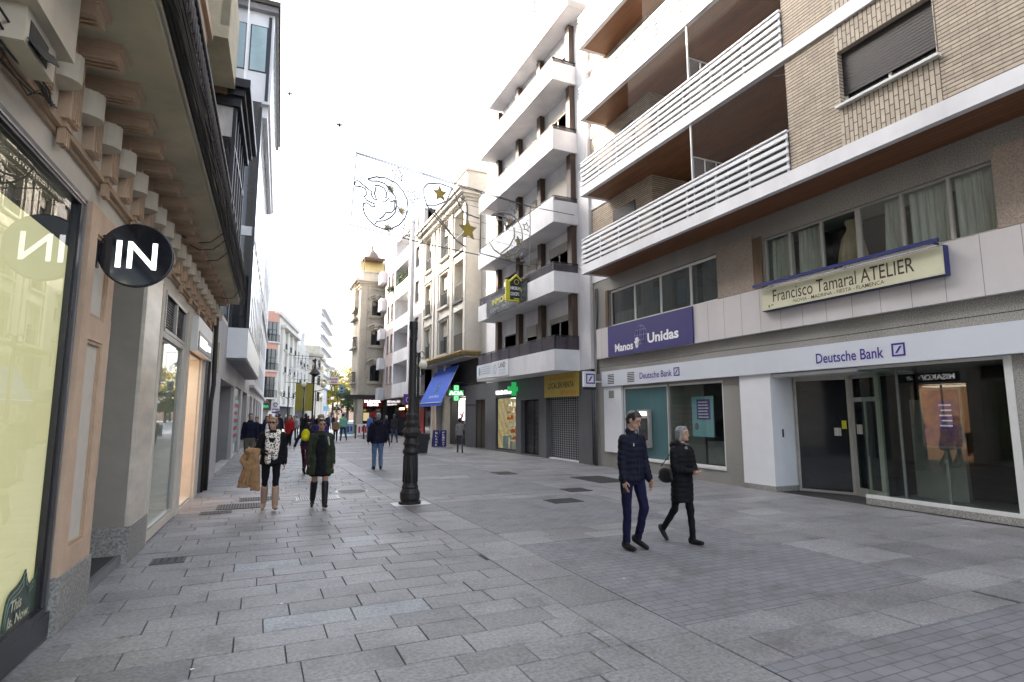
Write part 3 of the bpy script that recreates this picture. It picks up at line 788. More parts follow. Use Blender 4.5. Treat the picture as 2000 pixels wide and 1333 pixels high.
# atelier windows
o = MB(); ys = [4.88, 5.56, 6.36, 7.21, 8.02, 8.81, 9.48]
o.box(X, X + t, 4.88, 9.5, 4.66, 4.70); o.box(X, X + t, 4.88, 9.5, 5.79, 5.83)
for k, y in enumerate(ys):
    hw = 0.05 if k in (3,) else 0.025
    o.box(X - 0.01, X + t + 0.01, max(4.88, y - hw), min(9.5, y + hw), 4.70, 5.79)
fo = B.part('window_frame', o, ['frame_alu'], label='aluminium frame of the six-pane workshop window over the cream sign')
for k in range(6):
    q = MB(); q.box(X + 0.02, X + 0.028, ys[k] + 0.03, ys[k + 1] - 0.03, 4.70, 5.79); B.part('glass', q, ['bank_glass'], parent=fo)
def drape(mb, y0, y1, z0, z1, X, m, folds, amp, taper=0.0):
    n = folds * 6; yc = (y0 + y1) / 2
    top = []; bot = []
    for i in range(n + 1):
        u = i / n; a = amp * math.sin(u * folds * 2 * math.pi)
        y = y0 + (y1 - y0) * u
        top.append((X + a * 0.6, yc + (y - yc) * (1 - taper), z1)); bot.append((X + a, y, z0))
    for i in range(n):
        mb.add([bot[i], bot[i + 1], top[i + 1], top[i]], [(0, 1, 2, 3)], m, smooth=True)
q = MB()
drape(q, 4.9, 5.55, 4.68, 5.8, 10.98, 0, 5, .03)
drape(q, 5.6, 6.32, 4.68, 5.8, 10.98, 0, 5, .03)
drape(q, 8.1, 8.75, 4.68, 5.8, 10.98, 0, 5, .03, .1)
drape(q, 8.85, 9.45, 4.68, 5.8, 10.98, 0, 5, .03)
drape(q, 6.4, 6.85, 4.68, 5.8, 11.0, 0, 4, .03, .3)
B.part('curtain', q, ['curtain'])
for yc, wd in ((7.6, .30), ):
    q = MB()
    prof = [(0.30, 4.70), (0.27, 5.0), (0.20, 5.35), (0.10, 5.52), (0.085, 5.58), (0.12, 5.68), (0.11, 5.74)]
    nfold = 14; vs = []; fs = []
    for (r, z) in prof:
        for j in range(56):
            a = 2 * math.pi * j / 56; rr = r * (1 + (0.07 if z < 5.45 else 0.0) * math.sin(nfold * a))
            vs.append((11.15 + rr * math.cos(a) * .8, yc + rr * math.sin(a), z))
    for i in range(len(prof) - 1):
        for j in range(56): fs.append((i * 56 + j, i * 56 + (j + 1) % 56, (i + 1) * 56 + (j + 1) % 56, (i + 1) * 56 + j))
    q.add(vs, fs, 0, smooth=True)
    solo('dress', q, 'dress_cloth', 'long pale dress on a stand behind the workshop window', 'dress', org=(11.15, yc, 4.7))

# ---- bank at street level
f = MB(); f.box(10.60, 10.725, -4, 16.32, 2.64, 3.14); f.box(10.598, 10.602, 7.5, 7.505, 2.64, 3.14)
fa = B.part('bank_fascia', f, ['band_metal'])
q = MB(); q.text('Deutsche Bank', (10.60, 14.22, 2.785), UR, VR, w=1.48, h=0.19, bold=.012)
q.text('Deutsche Bank', (10.60, 8.20, 2.755), UR, VR, w=1.41, h=0.21, bold=.014)
def dbsq(mb, y, z, s, X, t=0.13):
    """square with a slash, y = left edge for the viewer"""
    e = s * t; x0, x1 = X - .006, X - .001
    mb.box(x0, x1, y - s, y, z, z + e); mb.box(x0, x1, y - s, y, z + s - e, z + s)
    mb.box(x0, x1, y - e, y, z + e, z + s - e); mb.box(x0, x1, y - s, y - s + e, z + e, z + s - e)
    a = s * .24; b = s * .10
    mb.prism([(x0, y - a, z + a), (x0, y - a - b * 1.6, z + a), (x0, y - s + a, z + s - a), (x0, y - s + a + b * 1.6, z + s - a)][::1], (.005, 0, 0))
dbsq(q, 12.66, 2.78, 0.235, 10.60); dbsq(q, 6.64, 2.76, 0.24, 10.60)
B.part('fascia_lettering', q, ['db_blue'], parent=fa)
for y in (15.95, 14.85):
    q = MB()
    for k in range(6): q.box(10.594, 10.602, y - 0.36, y, 2.72 + k * .055, 2.745 + k * .055)
    B.part('vent', q, ['interior_dark'], parent=fa)
q = MB(); q.box(10.66, 10.728, 15.29, 16.3, 0.5, 2.63); q.box(10.655, 10.66, 15.7, 16.0, 2.25, 2.5, 1)
B.part('side_panel', q, ['white_metal', 'granite'])
for (a, b, mt, nm) in ((13.12, 15.28, 'teal_film', 'teal'), (10.98, 13.12, 'bank_glass', 'clear')):
    q = MB(); X = 10.75
    q.box(X, X + .05, a, b, 0.34, 0.42); q.box(X, X + .05, a, b, 2.52, 2.57); q.box(X, X + .05, a, a + .05, .42, 2.52); q.box(X, X + .05, b - .05, b, .42, 2.52)
    q.box(10.70, X, a - .01, b + .01, .33, .385)
    fo = B.part('bank_window', q, ['frame_white'])
    q = MB(); q.box(X + .02, X + .03, a + .05, b - .05, .42, 2.52); B.part('glass', q, [mt], parent=fo)
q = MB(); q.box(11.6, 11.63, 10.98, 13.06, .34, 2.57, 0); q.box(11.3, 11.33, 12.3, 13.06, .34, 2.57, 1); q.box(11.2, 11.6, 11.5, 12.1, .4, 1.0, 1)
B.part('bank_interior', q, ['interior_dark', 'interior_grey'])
P = Thing('advert_poster', 'pale blue advertising panel with a purple text block hanging in the bank window', 'poster', (11.0, 12.2, 1.15))
q = MB(); q.box(10.98, 11.01, 11.62, 12.42, 1.12, 2.2); P.part('panel', q, ['poster_light_blue'])
q = MB(); q.box(10.972, 10.98, 11.72, 12.22, 1.58, 2.12); P.part('text_block', q, ['poster_purple'])
q = MB()
for k in range(6): q.box(10.968, 10.972, 11.78 + .02 * (k % 3), 12.16, 1.63 + k * .08, 1.655 + k * .08)
P.part('text_lines', q, ['letter_white']); q = MB(); q.ball((10.97, 12.25, 1.4), (.01, .09, .1)); P.part('picture', q, ['interior_grey'])
q = MB(); q.box(10.99, 10.995, 12.0, 12.006, 2.2, 2.57); P.part('hanger', q, ['steel'])
A = Thing('cash_machine', 'grey cash machine with lit header set in the teal bank window', 'cash machine', (10.72, 14.1, 0.8))
q = MB(); q.box(10.64, 10.748, 13.9, 14.45, .74, 1.86, 0); q.box(10.632, 10.64, 13.96, 14.39, .95, 1.6, 1); q.box(10.60, 10.64, 13.96, 14.39, .9, .95, 0); A.part('cabinet', q, ['frame_alu', 'interior_dark'])
q = MB(); q.box(10.63, 10.639, 14.0, 14.35, 1.68, 1.8); A.part('lit_header', q, ['neon_white'])
q = MB(); q.box(10.62, 10.632, 14.05, 14.3, 1.28, 1.5); A.part('screen', q, ['window_grey'])
# entrance: white pier, angled glass, door
q = MB(); q.box(10.66, 11.4, 9.46, 10.36, 0.12, 2.64, 0); q.box(10.64, 11.42, 9.44, 10.38, 0.0, 0.12, 1)
B.part('entrance_pier', q, ['white_metal', 'granite'])
q = MB(); q.box(10.95, 11.0, 9.452, 9.459, 1.2, 1.38); B.part('key_reader', q, ['steel_dark'])
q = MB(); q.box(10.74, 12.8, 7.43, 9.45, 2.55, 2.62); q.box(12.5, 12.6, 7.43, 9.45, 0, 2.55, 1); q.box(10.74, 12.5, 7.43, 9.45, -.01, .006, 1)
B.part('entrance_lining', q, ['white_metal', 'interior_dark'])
def slant(mb, a, b, z0, z1, t, m=0):
    (x0, y0), (x1, y1) = a, b; d = Vector((x1 - x0, y1 - y0, 0)); nn = Vector((-d.y, d.x, 0)).normalized() * t
    mb.prism([(x0, y0, z0), (x1, y1, z0), (x1, y1, z1), (x0, y0, z1)], nn, m)
pa, pb = (11.35, 9.42), (11.75, 8.35); pc = (11.45, 7.5)
q = MB()
def lerp(a, b, t): return (a[0] + (b[0] - a[0]) * t, a[1] + (b[1] - a[1]) * t)
for (a, b, ts) in ((pa, pb, ((0, .05), (.95, 1.0))), (pb, pc, ((0, .14), (.86, 1.0)))):
    for t0, t1 in ts: slant(q, lerp(a, b, t0), lerp(a, b, t1), .06, 2.55, .05)
    slant(q, a, b, 2.47, 2.55, .052); slant(q, a, b, 0, .06, .06)
slant(q, lerp(pb, pc, .14), lerp(pb, pc, .86), 1.98, 2.07, .055); slant(q, lerp(pb, pc, .47), lerp(pb, pc, .55), .06, 1.98, .055)
slant(q, lerp(pb, pc, .14), lerp(pb, pc, .86), .06, .18, .055)
do = B.part('bank_door', q, ['frame_alu'], label='aluminium framed glass bank door in its angled screen')
q = MB(); slant(q, lerp(pa, pb, .05), lerp(pa, pb, .95), .06, 2.47, .02); B.part('glass', q, ['window_dark'], parent=do)
q = MB(); slant(q, lerp(pb, pc, .14), lerp(pb, pc, .86), .18, 1.98, .02); slant(q, lerp(pb, pc, .14), lerp(pb, pc, .86), 2.07, 2.47, .02); B.part('glass', q, ['dark_glass'], parent=do)
q = MB(); e = lerp(pb, pc, .56); q.box(e[0] - .06, e[0] - .03, e[1] - .015, e[1] + .015, .85, 1.25); B.part('handle', q, ['steel'], parent=do)
q = MB(); slant(q, lerp(pa, pb, .70), lerp(pa, pb, .82), 1.25, 1.42, -.01, 0); slant(q, lerp(pa, pb, .84), lerp(pa, pb, .92), 1.4, 1.58, -.01, 1); slant(q, lerp(pb, pc, .2), lerp(pb, pc, .38), 1.3, 1.5, -.01, 0)
B.part('notice', q, ['curtain', 'letter_yellow'], parent=do)
# display window right of the entrance
q = MB(); q.box(10.70, 10.80, 4.95, 7.42, .02, .14, 1); q.box(10.70, 10.79, 4.95, 7.42, .14, .20, 0); q.box(10.72, 10.80, 4.90, 5.01, .2, 2.63, 0); q.box(10.74, 10.79, 5.01, 7.42, 2.58, 2.63, 0)
fo = B.part('corner_display_window', q, ['frame_white', 'granite'])
q = MB(); q.box(10.75, 10.762, 5.01, 7.40, .2, 2.58); q.box(10.762, 12.4, 7.395, 7.405, .2, 2.58); B.part('glass', q, ['bank_glass'], parent=fo)
q = MB(); q.box(10.80, 12.5, 4.95, 7.39, 0.02, .12, 1); q.box(12.5, 12.55, 4.9, 7.4, 0, 2.6, 0); q.box(10.8, 12.5, 4.9, 4.94, 0, 2.6, 0); q.box(11.9, 12.0, 6.3, 7.2, .12, 2.0, 2)
q.box(11.2, 11.23, 6.96, 7.0, .12, 2.55, 2); q.box(11.2, 11.23, 6.2, 6.24, .12, 1.1, 2)
B.part('bank_interior', q, ['interior_dark', 'granite_dark', 'interior_grey'])
P = Thing('advert_poster', 'large orange and purple advertising panel hanging behind the corner display window', 'poster', (11.2, 6.2, 1.1))
q = MB(); q.box(11.08, 11.12, 5.84, 6.52, 1.12, 2.18); P.part('frame', q, ['steel'])
q = MB(); q.box(11.07, 11.079, 5.88, 6.48, 1.16, 2.14); P.part('picture', q, ['poster_orange'])
q = MB(); q.box(11.062, 11.069, 5.98, 6.22, 1.45, 1.95); P.part('text_block', q, ['poster_purple'])
q = MB()
for k in range(5): q.box(11.058, 11.062, 6.0, 6.2 - .03 * (k % 2), 1.5 + k * .09, 1.525 + k * .09)
P.part('text_lines', q, ['letter_white'])

q = MB()
for k in range(4):
    q.tube([(10.7 - .01 * k, 16.62 + .03 * k + .02 * math.sin(j * 1.3 + k), 3.1 + j * .3) for j in range(11)], .009, 4)
q.tube([(10.58, 16.6, 3.3), (10.57, 14.0, 3.26), (10.58, 11.0, 3.3), (10.57, 8.0, 3.27), (10.58, 3.0, 3.3)], .007, 4)
solo('cable_bundle', q, 'cable', 'thin cables running down the stone beside the blue charity sign and along the bank fascia', 'cable', org=(10.7, 16.6, 3.1))
# ---- signs fixed to this building
S = Thing('shop_sign', 'blue charity sign with white lettering and a globe, below the mezzanine window', 'sign', (10.58, 13.8, 3.6))
q = MB(); q.box(10.55, 10.598, 11.78, 15.82, 3.60, 4.60); S.part('panel', q, ['sign_blue'])
q = MB(); q.text('Manos', (10.55, 15.42, 3.72), UR, VR, w=.98, h=.26, bold=.03); q.text('Unidas', (10.55, 13.72, 3.82), UR, VR, w=1.38, h=.30, bold=.03)
S.part('lettering', q, ['letter_white'])
q = MB(); cy, cz, rr = 14.05, 4.12, .29
for sx in (1, .55, .12):
    q.tube([(10.547, cy + rr * sx * math.cos(a), cz + rr * math.sin(a)) for a in [i * math.pi / 12 for i in range(24)]], .007, 4, closed=True)
for zz in (-.16, 0, .16):
    hw = math.sqrt(rr * rr - zz * zz); q.box(10.541, 10.547, cy - hw, cy + hw, cz + zz - .006, cz + zz + .006)
S.part('globe', q, ['globe_line'])
q = MB()
def hand(sgn, c0):
    c0 -= .06
    for k, (dy, dz, L) in enumerate([(-.12, .02, .2), (-.07, .08, .24), (-.01, .10, .24), (.05, .07, .2), (.10, -.02, .15)]):
        q.capsule((10.545, c0 + sgn * dy * .3, 3.86), .03, (10.545, c0 + sgn * dy, 3.86 + dz + .1), .018, 6)
    q.ball((10.545, c0, 3.83), (.008, .08, .10), 10, 6)
hand(1, 14.3); S.part('hands', q, ['letter_white'])
S = Thing('shop_sign', 'cream dressmaker sign with dark ornate lettering under a blue lamp rail', 'sign', (10.5, 7.5, 4.0))
q = MB(); q.box(10.47, 10.598, 5.55, 9.38, 4.04, 4.56, 0); q.box(10.446, 10.47, 5.565, 9.365, 4.055, 4.545, 1); S.part('panel', q, ['pole_blue', 'sign_cream'])
q = MB(); q.text('Francisco Tamaral ATELIER', (10.446, 9.05, 4.205), UR, VR, w=3.02, h=.27, bold=.004); S.part('lettering', q, ['letter_dark'])
q = MB(); q.text('·NOVIA - MADRINA - FIESTA - FLAMENCA·', (10.446, 8.55, 4.10), UR, VR, w=2.0, h=.075, bold=.004)
q.text('1º', (10.446, 9.18, 4.10), UR, VR, w=.14, h=.06, bold=.03); S.part('small_lettering', q, ['letter_dark'])
q = MB(); q.box(10.30, 10.36, 5.55, 9.48, 4.60, 4.66, 0)
for y in (5.7, 7.4, 9.2): q.box(10.36, 10.6, y - .015, y + .015, 4.61, 4.64, 0)
q.box(10.36, 10.40, 5.8, 7.3, 4.575, 4.60, 1); q.box(10.36, 10.40, 7.5, 9.1, 4.575, 4.60, 1)
S.part('lamp_rail', q, ['pole_blue', 'letter_white'])
S = Thing('projecting_sign', 'white square projecting bank sign with a blue slashed square', 'sign', (10.4, 16.6, 2.5))
q = MB(); q.box(9.98, 10.42, 16.42, 16.55, 2.64, 3.16); q.box(10.42, 10.73, 16.46, 16.5, 2.8, 2.84); S.part('box', q, ['white_metal'])
q = MB(); s_ = .34; x0, z0 = 10.05, 2.74; e = .045; yy = 16.418
q.box(x0, x0 + s_, yy - .004, yy, z0, z0 + e); q.box(x0, x0 + s_, yy - .004, yy, z0 + s_ - e, z0 + s_); q.box(x0, x0 + e, yy - .004, yy, z0, z0 + s_); q.box(x0 + s_ - e, x0 + s_, yy - .004, yy, z0, z0 + s_)
q.prism([(x0 + .09, yy, z0 + .09), (x0 + .15, yy, z0 + .09), (x0 + .25, yy, z0 + .25), (x0 + .19, yy, z0 + .25)], (0, -.004, 0)); S.part('logo', q, ['db_blue'])
q = MB(); q.box(10.02, 10.42, 16.42, 16.55, 2.54, 2.63); S.part('plate', q, ['letter_black'])
# drain pipes between the two buildings
P = Thing('drain_pipe', 'pair of thin grey downpipes between the metal-shuttered shop and the bank', 'pipe', (10.66, 16.8, 0))
for y in (16.78, 16.92):
    q = MB(); q.tube([(10.64, y, 0), (10.64, y, 3.1)], .035, 8); P.part('pipe', q, ['granite_dark'])
# ================================================================ white balcony building with the pharmacy
WX = 10.60
B = Thing('apartment_building', 'white building with long angular balconies above the pharmacy', 'building', (10.6, 21, 0))
w = MB()
w.box(WX, 19, 16.97, 26.95, 3.3, 16.95, 0)
w.facade(WX, 16.97, 32.8, 0, 3.3, [(17.9, 20.4, 0, 3.2, .25), (21.05, 22.8, 0.05, 2.35, .3), (23.35, 25.7, .08, 2.55, 1.6), (27.1, 28.45, 0, 2.5, 1.6), (30.1, 32.6, 0, 2.75, 1.8)], sg=1, m=1)
w.box(12.5, 19, 16.97, 32.8, 0, 3.3, 2); w.box(10.62, 12.5, 16.97, 32.8, 3.2, 3.3, 2)
w.box(10.9, 12.5, 17.0, 23.3, 0, 3.2, 2); w.box(10.9, 12.5, 25.75, 27.05, 0, 3.2, 2); w.box(10.9, 12.5, 28.5, 30.05, 0, 3.2, 2)
B.part('wall', w, ['white_wall', 'granite_dark', 'interior_dark'])
BZ = [(3.28, 4.03), (6.13, 6.88), (8.72, 9.56), (11.54, 12.33), (14.32, 15.06)]
for i, (z0, z1) in enumerate(BZ):
    q = MB(); X0 = 9.55; ya, yb = 17.7, (25.4 if i else 25.5)
    t = .12
    q.box(X0, X0 + t, ya, yb, z0, z1); q.box(X0 + t, WX - .002, ya, ya + t, z0, z1); q.box(X0 + t, WX - .002, yb - t, yb, z0, z1); q.box(X0 + t, WX - .002, ya + t, yb - t, z0, z0 + .2)
    bo = B.part('balcony', q, ['white_wall'], label='%s white balcony' % ['lowest', 'second', 'third', 'fourth', 'top'][i])
    rl = MB(); zr = z1 + (.52 if i == 0 else .36 if i == 1 else .2)
    a = X0 + .05
    rl.box(a - .02, a + .02, ya + .05, yb - .05, zr - .03, zr, 0); rl.box(a + .02, WX, ya + .04, ya + .08, zr - .03, zr, 0)
    y = ya + .1
    while y < yb: rl.box(a - .012, a + .012, y - .012, y + .012, z1, zr - .03, 0); y += 1.0
    rl.box(a - .004, a + .004, ya + .06, yb - .06, z1 + .002, zr - .05, 1); rl.box(a + .03, WX, ya + .056, ya + .064, z1 + .002, zr - .05, 1)
    B.part('railing', rl, ['iron_rail', 'rail_glass'], parent=bo)
    # brown posts and the windows behind the balcony
    zt = BZ[i + 1][0] if i < 4 else 16.85
    q = MB()
    for yc in (17.95, 20.45, 22.65, 25.05): q.box(10.36, 10.58, yc - .15, yc + .15, z0 + .2, zt)
    B.part('post', q, ['wood_dark'])
    zf = z0 + .2
    window(B, WX - .03, 18.3, 19.95, zf + .05, zf + 2.0, n=2, fm='frame_alu', gm='window_grey', shut=[.12, .2, .9, .1, .3][i], sill=False)
    window(B, WX - .03, 21.1, 22.1, zf + .6, zf + 2.0, n=1, fm='frame_alu', gm='window_dark', shut=[.35, .5, .95, .4, .6][i], sill=False)
    window(B, WX - .03, 23.1, 24.5, zf + .05, zf + 1.9, n=1, fm='frame_black', gm='window_dark' if i else 'curtain', sill=False)
q = MB()
q.box(9.85, 19, 17.0, 25.0, 16.95, 17.25); q.box(10.4, 18, 18.0, 25, 17.25, 18.0)
B.part('roof', q, ['white_wall'])
q = MB(); q.tube([(10.0, 24.9, 17.2), (10.0, 24.9, 18.0), (9.8, 24.9, 18.05)], .025, 5); B.part('chimney_pipe', q, ['iron'])
q = MB(); q.tube([(10.0, 20, 17.2), (10.0, 20, 19.4)], .015, 5)
for k in range(5): q.box(9.7 + .03 * k, 10.3 - .03 * k, 19.99, 20.01, 19.3 - k * .12, 19.315 - k * .12)
B.part('aerial', q, ['iron'])
# plant on a balcony
def leafy(mb, c, r, n, size, rr, m=0, tint=(0.6, 1.3), squash=1.0):
    for _ in range(n):
        d = Vector((rr.gauss(0, 1), rr.gauss(0, 1), rr.gauss(0, 1))).normalized() * (rr.random() ** .45)
        p = Vector(c) + Vector((d.x * r[0], d.y * r[1], d.z * r[2] * squash))
        a = Vector((rr.uniform(-1, 1), rr.uniform(-1, 1), rr.uniform(-.6, .6))).normalized(); b = a.orthogonal().normalized(); b = (b + a.cross(b) * rr.uniform(-1, 1)).normalized()
        s = size * rr.uniform(.6, 1.4); t = rr.uniform(*tint)
        mb.add([p - a * s, p + b * s * .5, p + a * s, p - b * s * .5], [(0, 1, 2, 3)], m, (t, t, t * rr.uniform(.8, 1.1)))
rr = random.Random(5)
P = Thing('potted_plant', 'low green plant in a trough on the fourth white balcony', 'plant', (9.9, 18.3, 12.33))
q = MB(); q.box(9.75, 10.0, 17.9, 18.6, 12.34, 12.48); P.part('trough', q, ['wood_dark'])
q = MB(); leafy(q, (9.87, 18.25, 12.6), (.16, .35, .16), 260, .035, rr); P.part('leaves', q, ['leaf_green'])
# --- street level of the pharmacy building
q = MB(); q.box(10.85, 10.9, 17.9, 20.4, 0, .03, 1)
k = 0; z = .05
zz = z
while z < 2.75:
    q.box(10.78, 10.80, 17.92, 20.38, z, z + .022, 0); z += .085
y = 17.98
while y < 20.38: q.box(10.782, 10.802, y - .014, y + .014, .05, 2.78, 0); y += .17
q.box(10.72, 10.9, 17.9, 20.4, 2.74, 2.8, 0)
B.part('roller_grille', q, ['shutter_grille', 'white_paint'])
q = MB(); q.box(10.70, 10.9, 17.9, 20.4, -.005, .05); B.part('sill', q, ['white_paint'])
q = MB(); q.box(10.80, 10.84, 21.1, 22.75, .1, 2.3)
for yy in (21.15, 21.92, 22.7): q.box(10.77, 10.8, yy - .04, yy + .04, .1, 2.3)
for kk in range(5): q.box(10.775, 10.8, 21.1, 22.75, .3 + kk * .42, .34 + kk * .42)
for kk in range(8):
    for yy in (21.53, 22.3): q.tube([(10.785, yy + .2 * math.cos(a), .5 + kk * .22 + .08 * math.sin(a)) for a in [i * math.pi / 4 for i in range(8)]], .01, 4, closed=True)
B.part('entrance_door', q, ['frame_black'])
q = MB(); q.box(10.66, 10.70, 23.35, 25.7, .08, .16); q.box(10.66, 10.70, 23.35, 25.7, 2.47, 2.55); q.box(10.66, 10.70, 23.35, 23.43, .16, 2.47); q.box(10.66, 10.70, 25.62, 25.7, .16, 2.47)
fo = B.part('pharmacy_window', q, ['frame_black'])
q = MB(); q.box(10.68, 10.69, 23.43, 25.62, .16, 2.47); B.part('glass', q, ['clear_glass'], parent=fo)
q = MB(); q.box(12.0, 12.05, 23.3, 25.75, 0, 2.6, 0); q.box(10.72, 12, 25.7, 25.74, 0, 2.6, 0); q.box(10.72, 12, 23.3, 23.34, 0, 2.6, 0); q.box(10.72, 12, 23.35, 25.7, 0, .06, 0)
rr = random.Random(3)
for kk in range(6):
    zz = .5 + kk * .32; q.box(11.15, 11.95, 25.4, 25.69, zz, zz + .02, 1)
    y = 11.17
    while y < 11.9:
        hh = rr.uniform(.08, .22); ww = rr.uniform(.05, .12); q.box(y, y + ww, 25.45, 25.6, zz + .02, zz + .02 + hh, rr.choice([1, 2, 2, 3, 4])); y += ww + .02
q.box(10.95, 11.1, 25.3, 25.6, .06, .7, 4); q.box(11.2, 11.9, 25.1, 25.35, .06, .45, 5)
B.part('shop_interior', q, ['pharmacy_room', 'goods', 'letter_white', 'orange_paint', 'poster_light_blue', 'glass_white'])
q = MB(); q.box(11.2, 11.6, 23.8, 25.3, 2.5, 2.54); B.part('ceiling_lamp', q, ['lamp_soft'])
q = MB(); q.box(12.0, 12.05, 27.1, 28.45, 0, 2.5, 0); q.box(11.2, 11.3, 27.1, 27.5, 0, 2.2, 0); q.box(11.3, 11.6, 27.6, 28.1, .5, 1.8, 1); B.part('shop_interior', q, ['pharmacy_room', 'goods'])
q = MB(); q.box(10.62, 10.66, 27.1, 27.16, 0, 2.5); q.box(10.62, 10.66, 27.72, 27.78, 0, 2.5); q.box(10.62, 10.66, 28.39, 28.45, 0, 2.5); B.part('glass_door', q, ['frame_black'])
q = MB(); q.text('FARMACIA CONCEPCION', (10.58, 25.6, 2.66), UR, VR, w=2.3, h=.2, bold=.03)
q2 = MB(); q2.box(10.575, 10.598, 23.3, 25.7, 2.62, 2.9)
S = Thing('shop_sign', 'lit white pharmacy lettering over the pharmacy window', 'sign', (10.58, 24.5, 2.6)); S.part('backing', q2, ['granite_dark']); 
q.v = [(a - .01, b, c) for (a, b, c) in q.v]; S.part('lettering', q, ['neon_white'])
S = Thing('shop_sign', 'yellow for-sale banner above the metal-shuttered shop', 'sign', (10.57, 19, 2.4))
q = MB(); q.box(10.55, 10.575, 17.75, 20.45, 2.38, 3.27); S.part('banner', q, ['sign_yellow'])
q = MB(); q.text('LOCAL EN VENTA', (10.55, 20.15, 2.72), UR, VR, w=2.05, h=.22, bold=.02); S.part('lettering', q, ['letter_dark'])
q = MB(); q.text('957 78 18 07', (10.55, 19.1, 2.46), UR, VR, w=1.2, h=.13, bold=.02); q.text('INMOBILIARIA CONCEPCION', (10.55, 20.1, 3.06), UR, VR, w=2.0, h=.09); S.part('small_lettering', q, ['orange_paint'])
S = Thing('shop_sign', 'white banner with black lettering on the lowest white balcony', 'sign', (9.53, 24, 3.4))
q = MB(); q.box(9.52, 9.548, 21.75, 25.45, 3.38, 4.02, 0); q.box(9.515, 9.52, 21.75, 23.5, 3.36, 4.04, 0); S.part('banner', q, ['white_metal'])
q = MB(); q.text('LAND', (9.515, 22.75, 3.72), UR, VR, w=.72, h=.22, bold=.01); S.part('lettering', q, ['letter_black'])
q = MB(); q.text('REAL ESTATE', (9.515, 22.75, 3.58), UR, VR, w=.7, h=.06); q.text('SERVICIOS', (9.515, 22.75, 3.46), UR, VR, w=.7, h=.06)
q.tube([(9.512, 23.15 + .14 * math.cos(a), 3.7 + .2 * math.sin(a)) for a in [i * math.pi / 8 for i in range(16)]], .012, 4, closed=True)
for kk in range(4): q.box(9.513, 9.518, 23.7, 24.8, 3.88 - kk * .1, 3.90 - kk * .1)
q.ball((9.516, 25.1, 3.72), (.006, .13, .2)); S.part('small_print', q, ['poster_light_blue'])
S = Thing('shop_sign', 'long glass estate agent banner on the second white balcony', 'sign', (9.53, 22, 6.3))
q = MB(); q.box(9.50, 9.545, 19.9, 24.2, 6.18, 6.95); S.part('panel', q, ['window_grey'])
q = MB(); q.text('INMOBILIARIA', (9.50, 23.5, 6.6), UR, VR, w=3.2, h=.25, bold=.02); S.part('lettering', q, ['letter_yellow'])
q = MB(); q.text('COMPRA VENTA DE PISOS', (9.50, 23.7, 6.3), UR, VR, w=3.4, h=.15); S.part('small_lettering', q, ['steel'])
# house-shaped estate agent sign, facing the camera
S = Thing('projecting_sign', 'yellow and black house-shaped estate agent sign on the second white balcony', 'sign', (9.5, 20.6, 6.2))
x0, x1, z0, z1, z2 = 9.02, 9.72, 6.25, 7.05, 7.38; y0 = 20.55; xc = (x0 + x1) / 2
q = MB(); q.prism([(x0, y0, z0), (x1, y0, z0), (x1, y0, z1), (xc, y0, z2), (x0, y0, z1)], (0, .14, 0)); q.box(x0 - .1, x0, y0 + .02, y0 + .12, z0, z1 + .1); q.box(x1, x1 + .1, y0 + .02, y0 + .12, z0 - .05, z1 - .1); S.part('box', q, ['letter_yellow'])
q = MB(); e = .06; q.prism([(x0 + e, y0, z0 + e), (x1 - e, y0, z0 + e), (x1 - e, y0, z1 - .03), (xc, y0, z2 - .09), (x0 + e, y0, z1 - .03)][::1], (0, -.004, 0)); S.part('face', q, ['letter_black'])
q = MB(); q.text('INMOBILIARIA', (x0 + .08, y0 - .005, 6.72), (1, 0, 0), VR, w=.54, h=.14, bold=.03); q.text('CONCEPCION', (x0 + .08, y0 - .005, 6.48), (1, 0, 0), VR, w=.54, h=.14, bold=.03); S.part('lettering', q, ['letter_white'])
q = MB(); q.tube([(xc + .1 * math.cos(a), y0 - .008, 7.05 + .1 * math.sin(a)) for a in [i * math.pi / 8 for i in range(16)]], .012, 4, closed=True); q.box(xc - .12, xc + .12, y0 - .006, y0 - .003, 6.33, 6.38); S.part('emblem', q, ['letter_yellow'])

# pharmacy cross and lightbox on an arm
S = Thing('pharmacy_cross', 'lit green pharmacy cross with scrolling white letters on a dark arm', 'sign', (9.8, 28.2, 2.5))
cx, cy, cz = 9.42, 28.2, 2.83; a, b = .17, .47
def crossp(s, y): 
    a_, b_ = a * s, b * s
    return [(cx - a_, y, cz - b_), (cx + a_, y, cz - b_), (cx + a_, y, cz - a_), (cx + b_, y, cz - a_), (cx + b_, y, cz + a_), (cx + a_, y, cz + a_), (cx + a_, y, cz + b_), (cx - a_, y, cz + b_), (cx - a_, y, cz + a_), (cx - b_, y, cz + a_), (cx - b_, y, cz - a_), (cx - a_, y, cz - a_)]
a, b = .145, .40
q = MB(); q.prism(crossp(1.06, cy), (0, .12, 0)); S.part('case', q, ['frame_black'])
q = MB(); q.prism(crossp(1.0, cy - .001), (0, -.006, 0)); S.part('led_panel', q, ['led_green'])
q = MB(); q.text('ACIA', (cx - .38, cy - .009, cz - .10), (1, 0, 0), VR, w=.76, h=.2, bold=.03); S.part('lettering', q, ['neon_white'])
q = MB()
for zz in (cz + .27, cz - .27):
    for s_ in (.10, .055): q.tube([(cx + s_ * sx, cy - .012, zz + s_ * sz) for sx, sz in ((-1, -1), (1, -1), (1, 1), (-1, 1))], .008, 4, closed=True)
S.part('led_pattern', q, ['led_green_light'])
q = MB(); q.box(cx, 10.6, cy + .02, cy + .06, 3.35, 3.39); q.box(cx - .02, cx + .02, cy + .02, cy + .06, 3.2, 3.39); S.part('arm', q, ['iron'])
S = Thing('pharmacy_cross', 'small green lit pharmacy cross fixed above the dark entrance door', 'sign', (10.5, 22.9, 2.5))
cx, cy, cz = 10.42, 23.1, 2.85; a, b = .1, .3
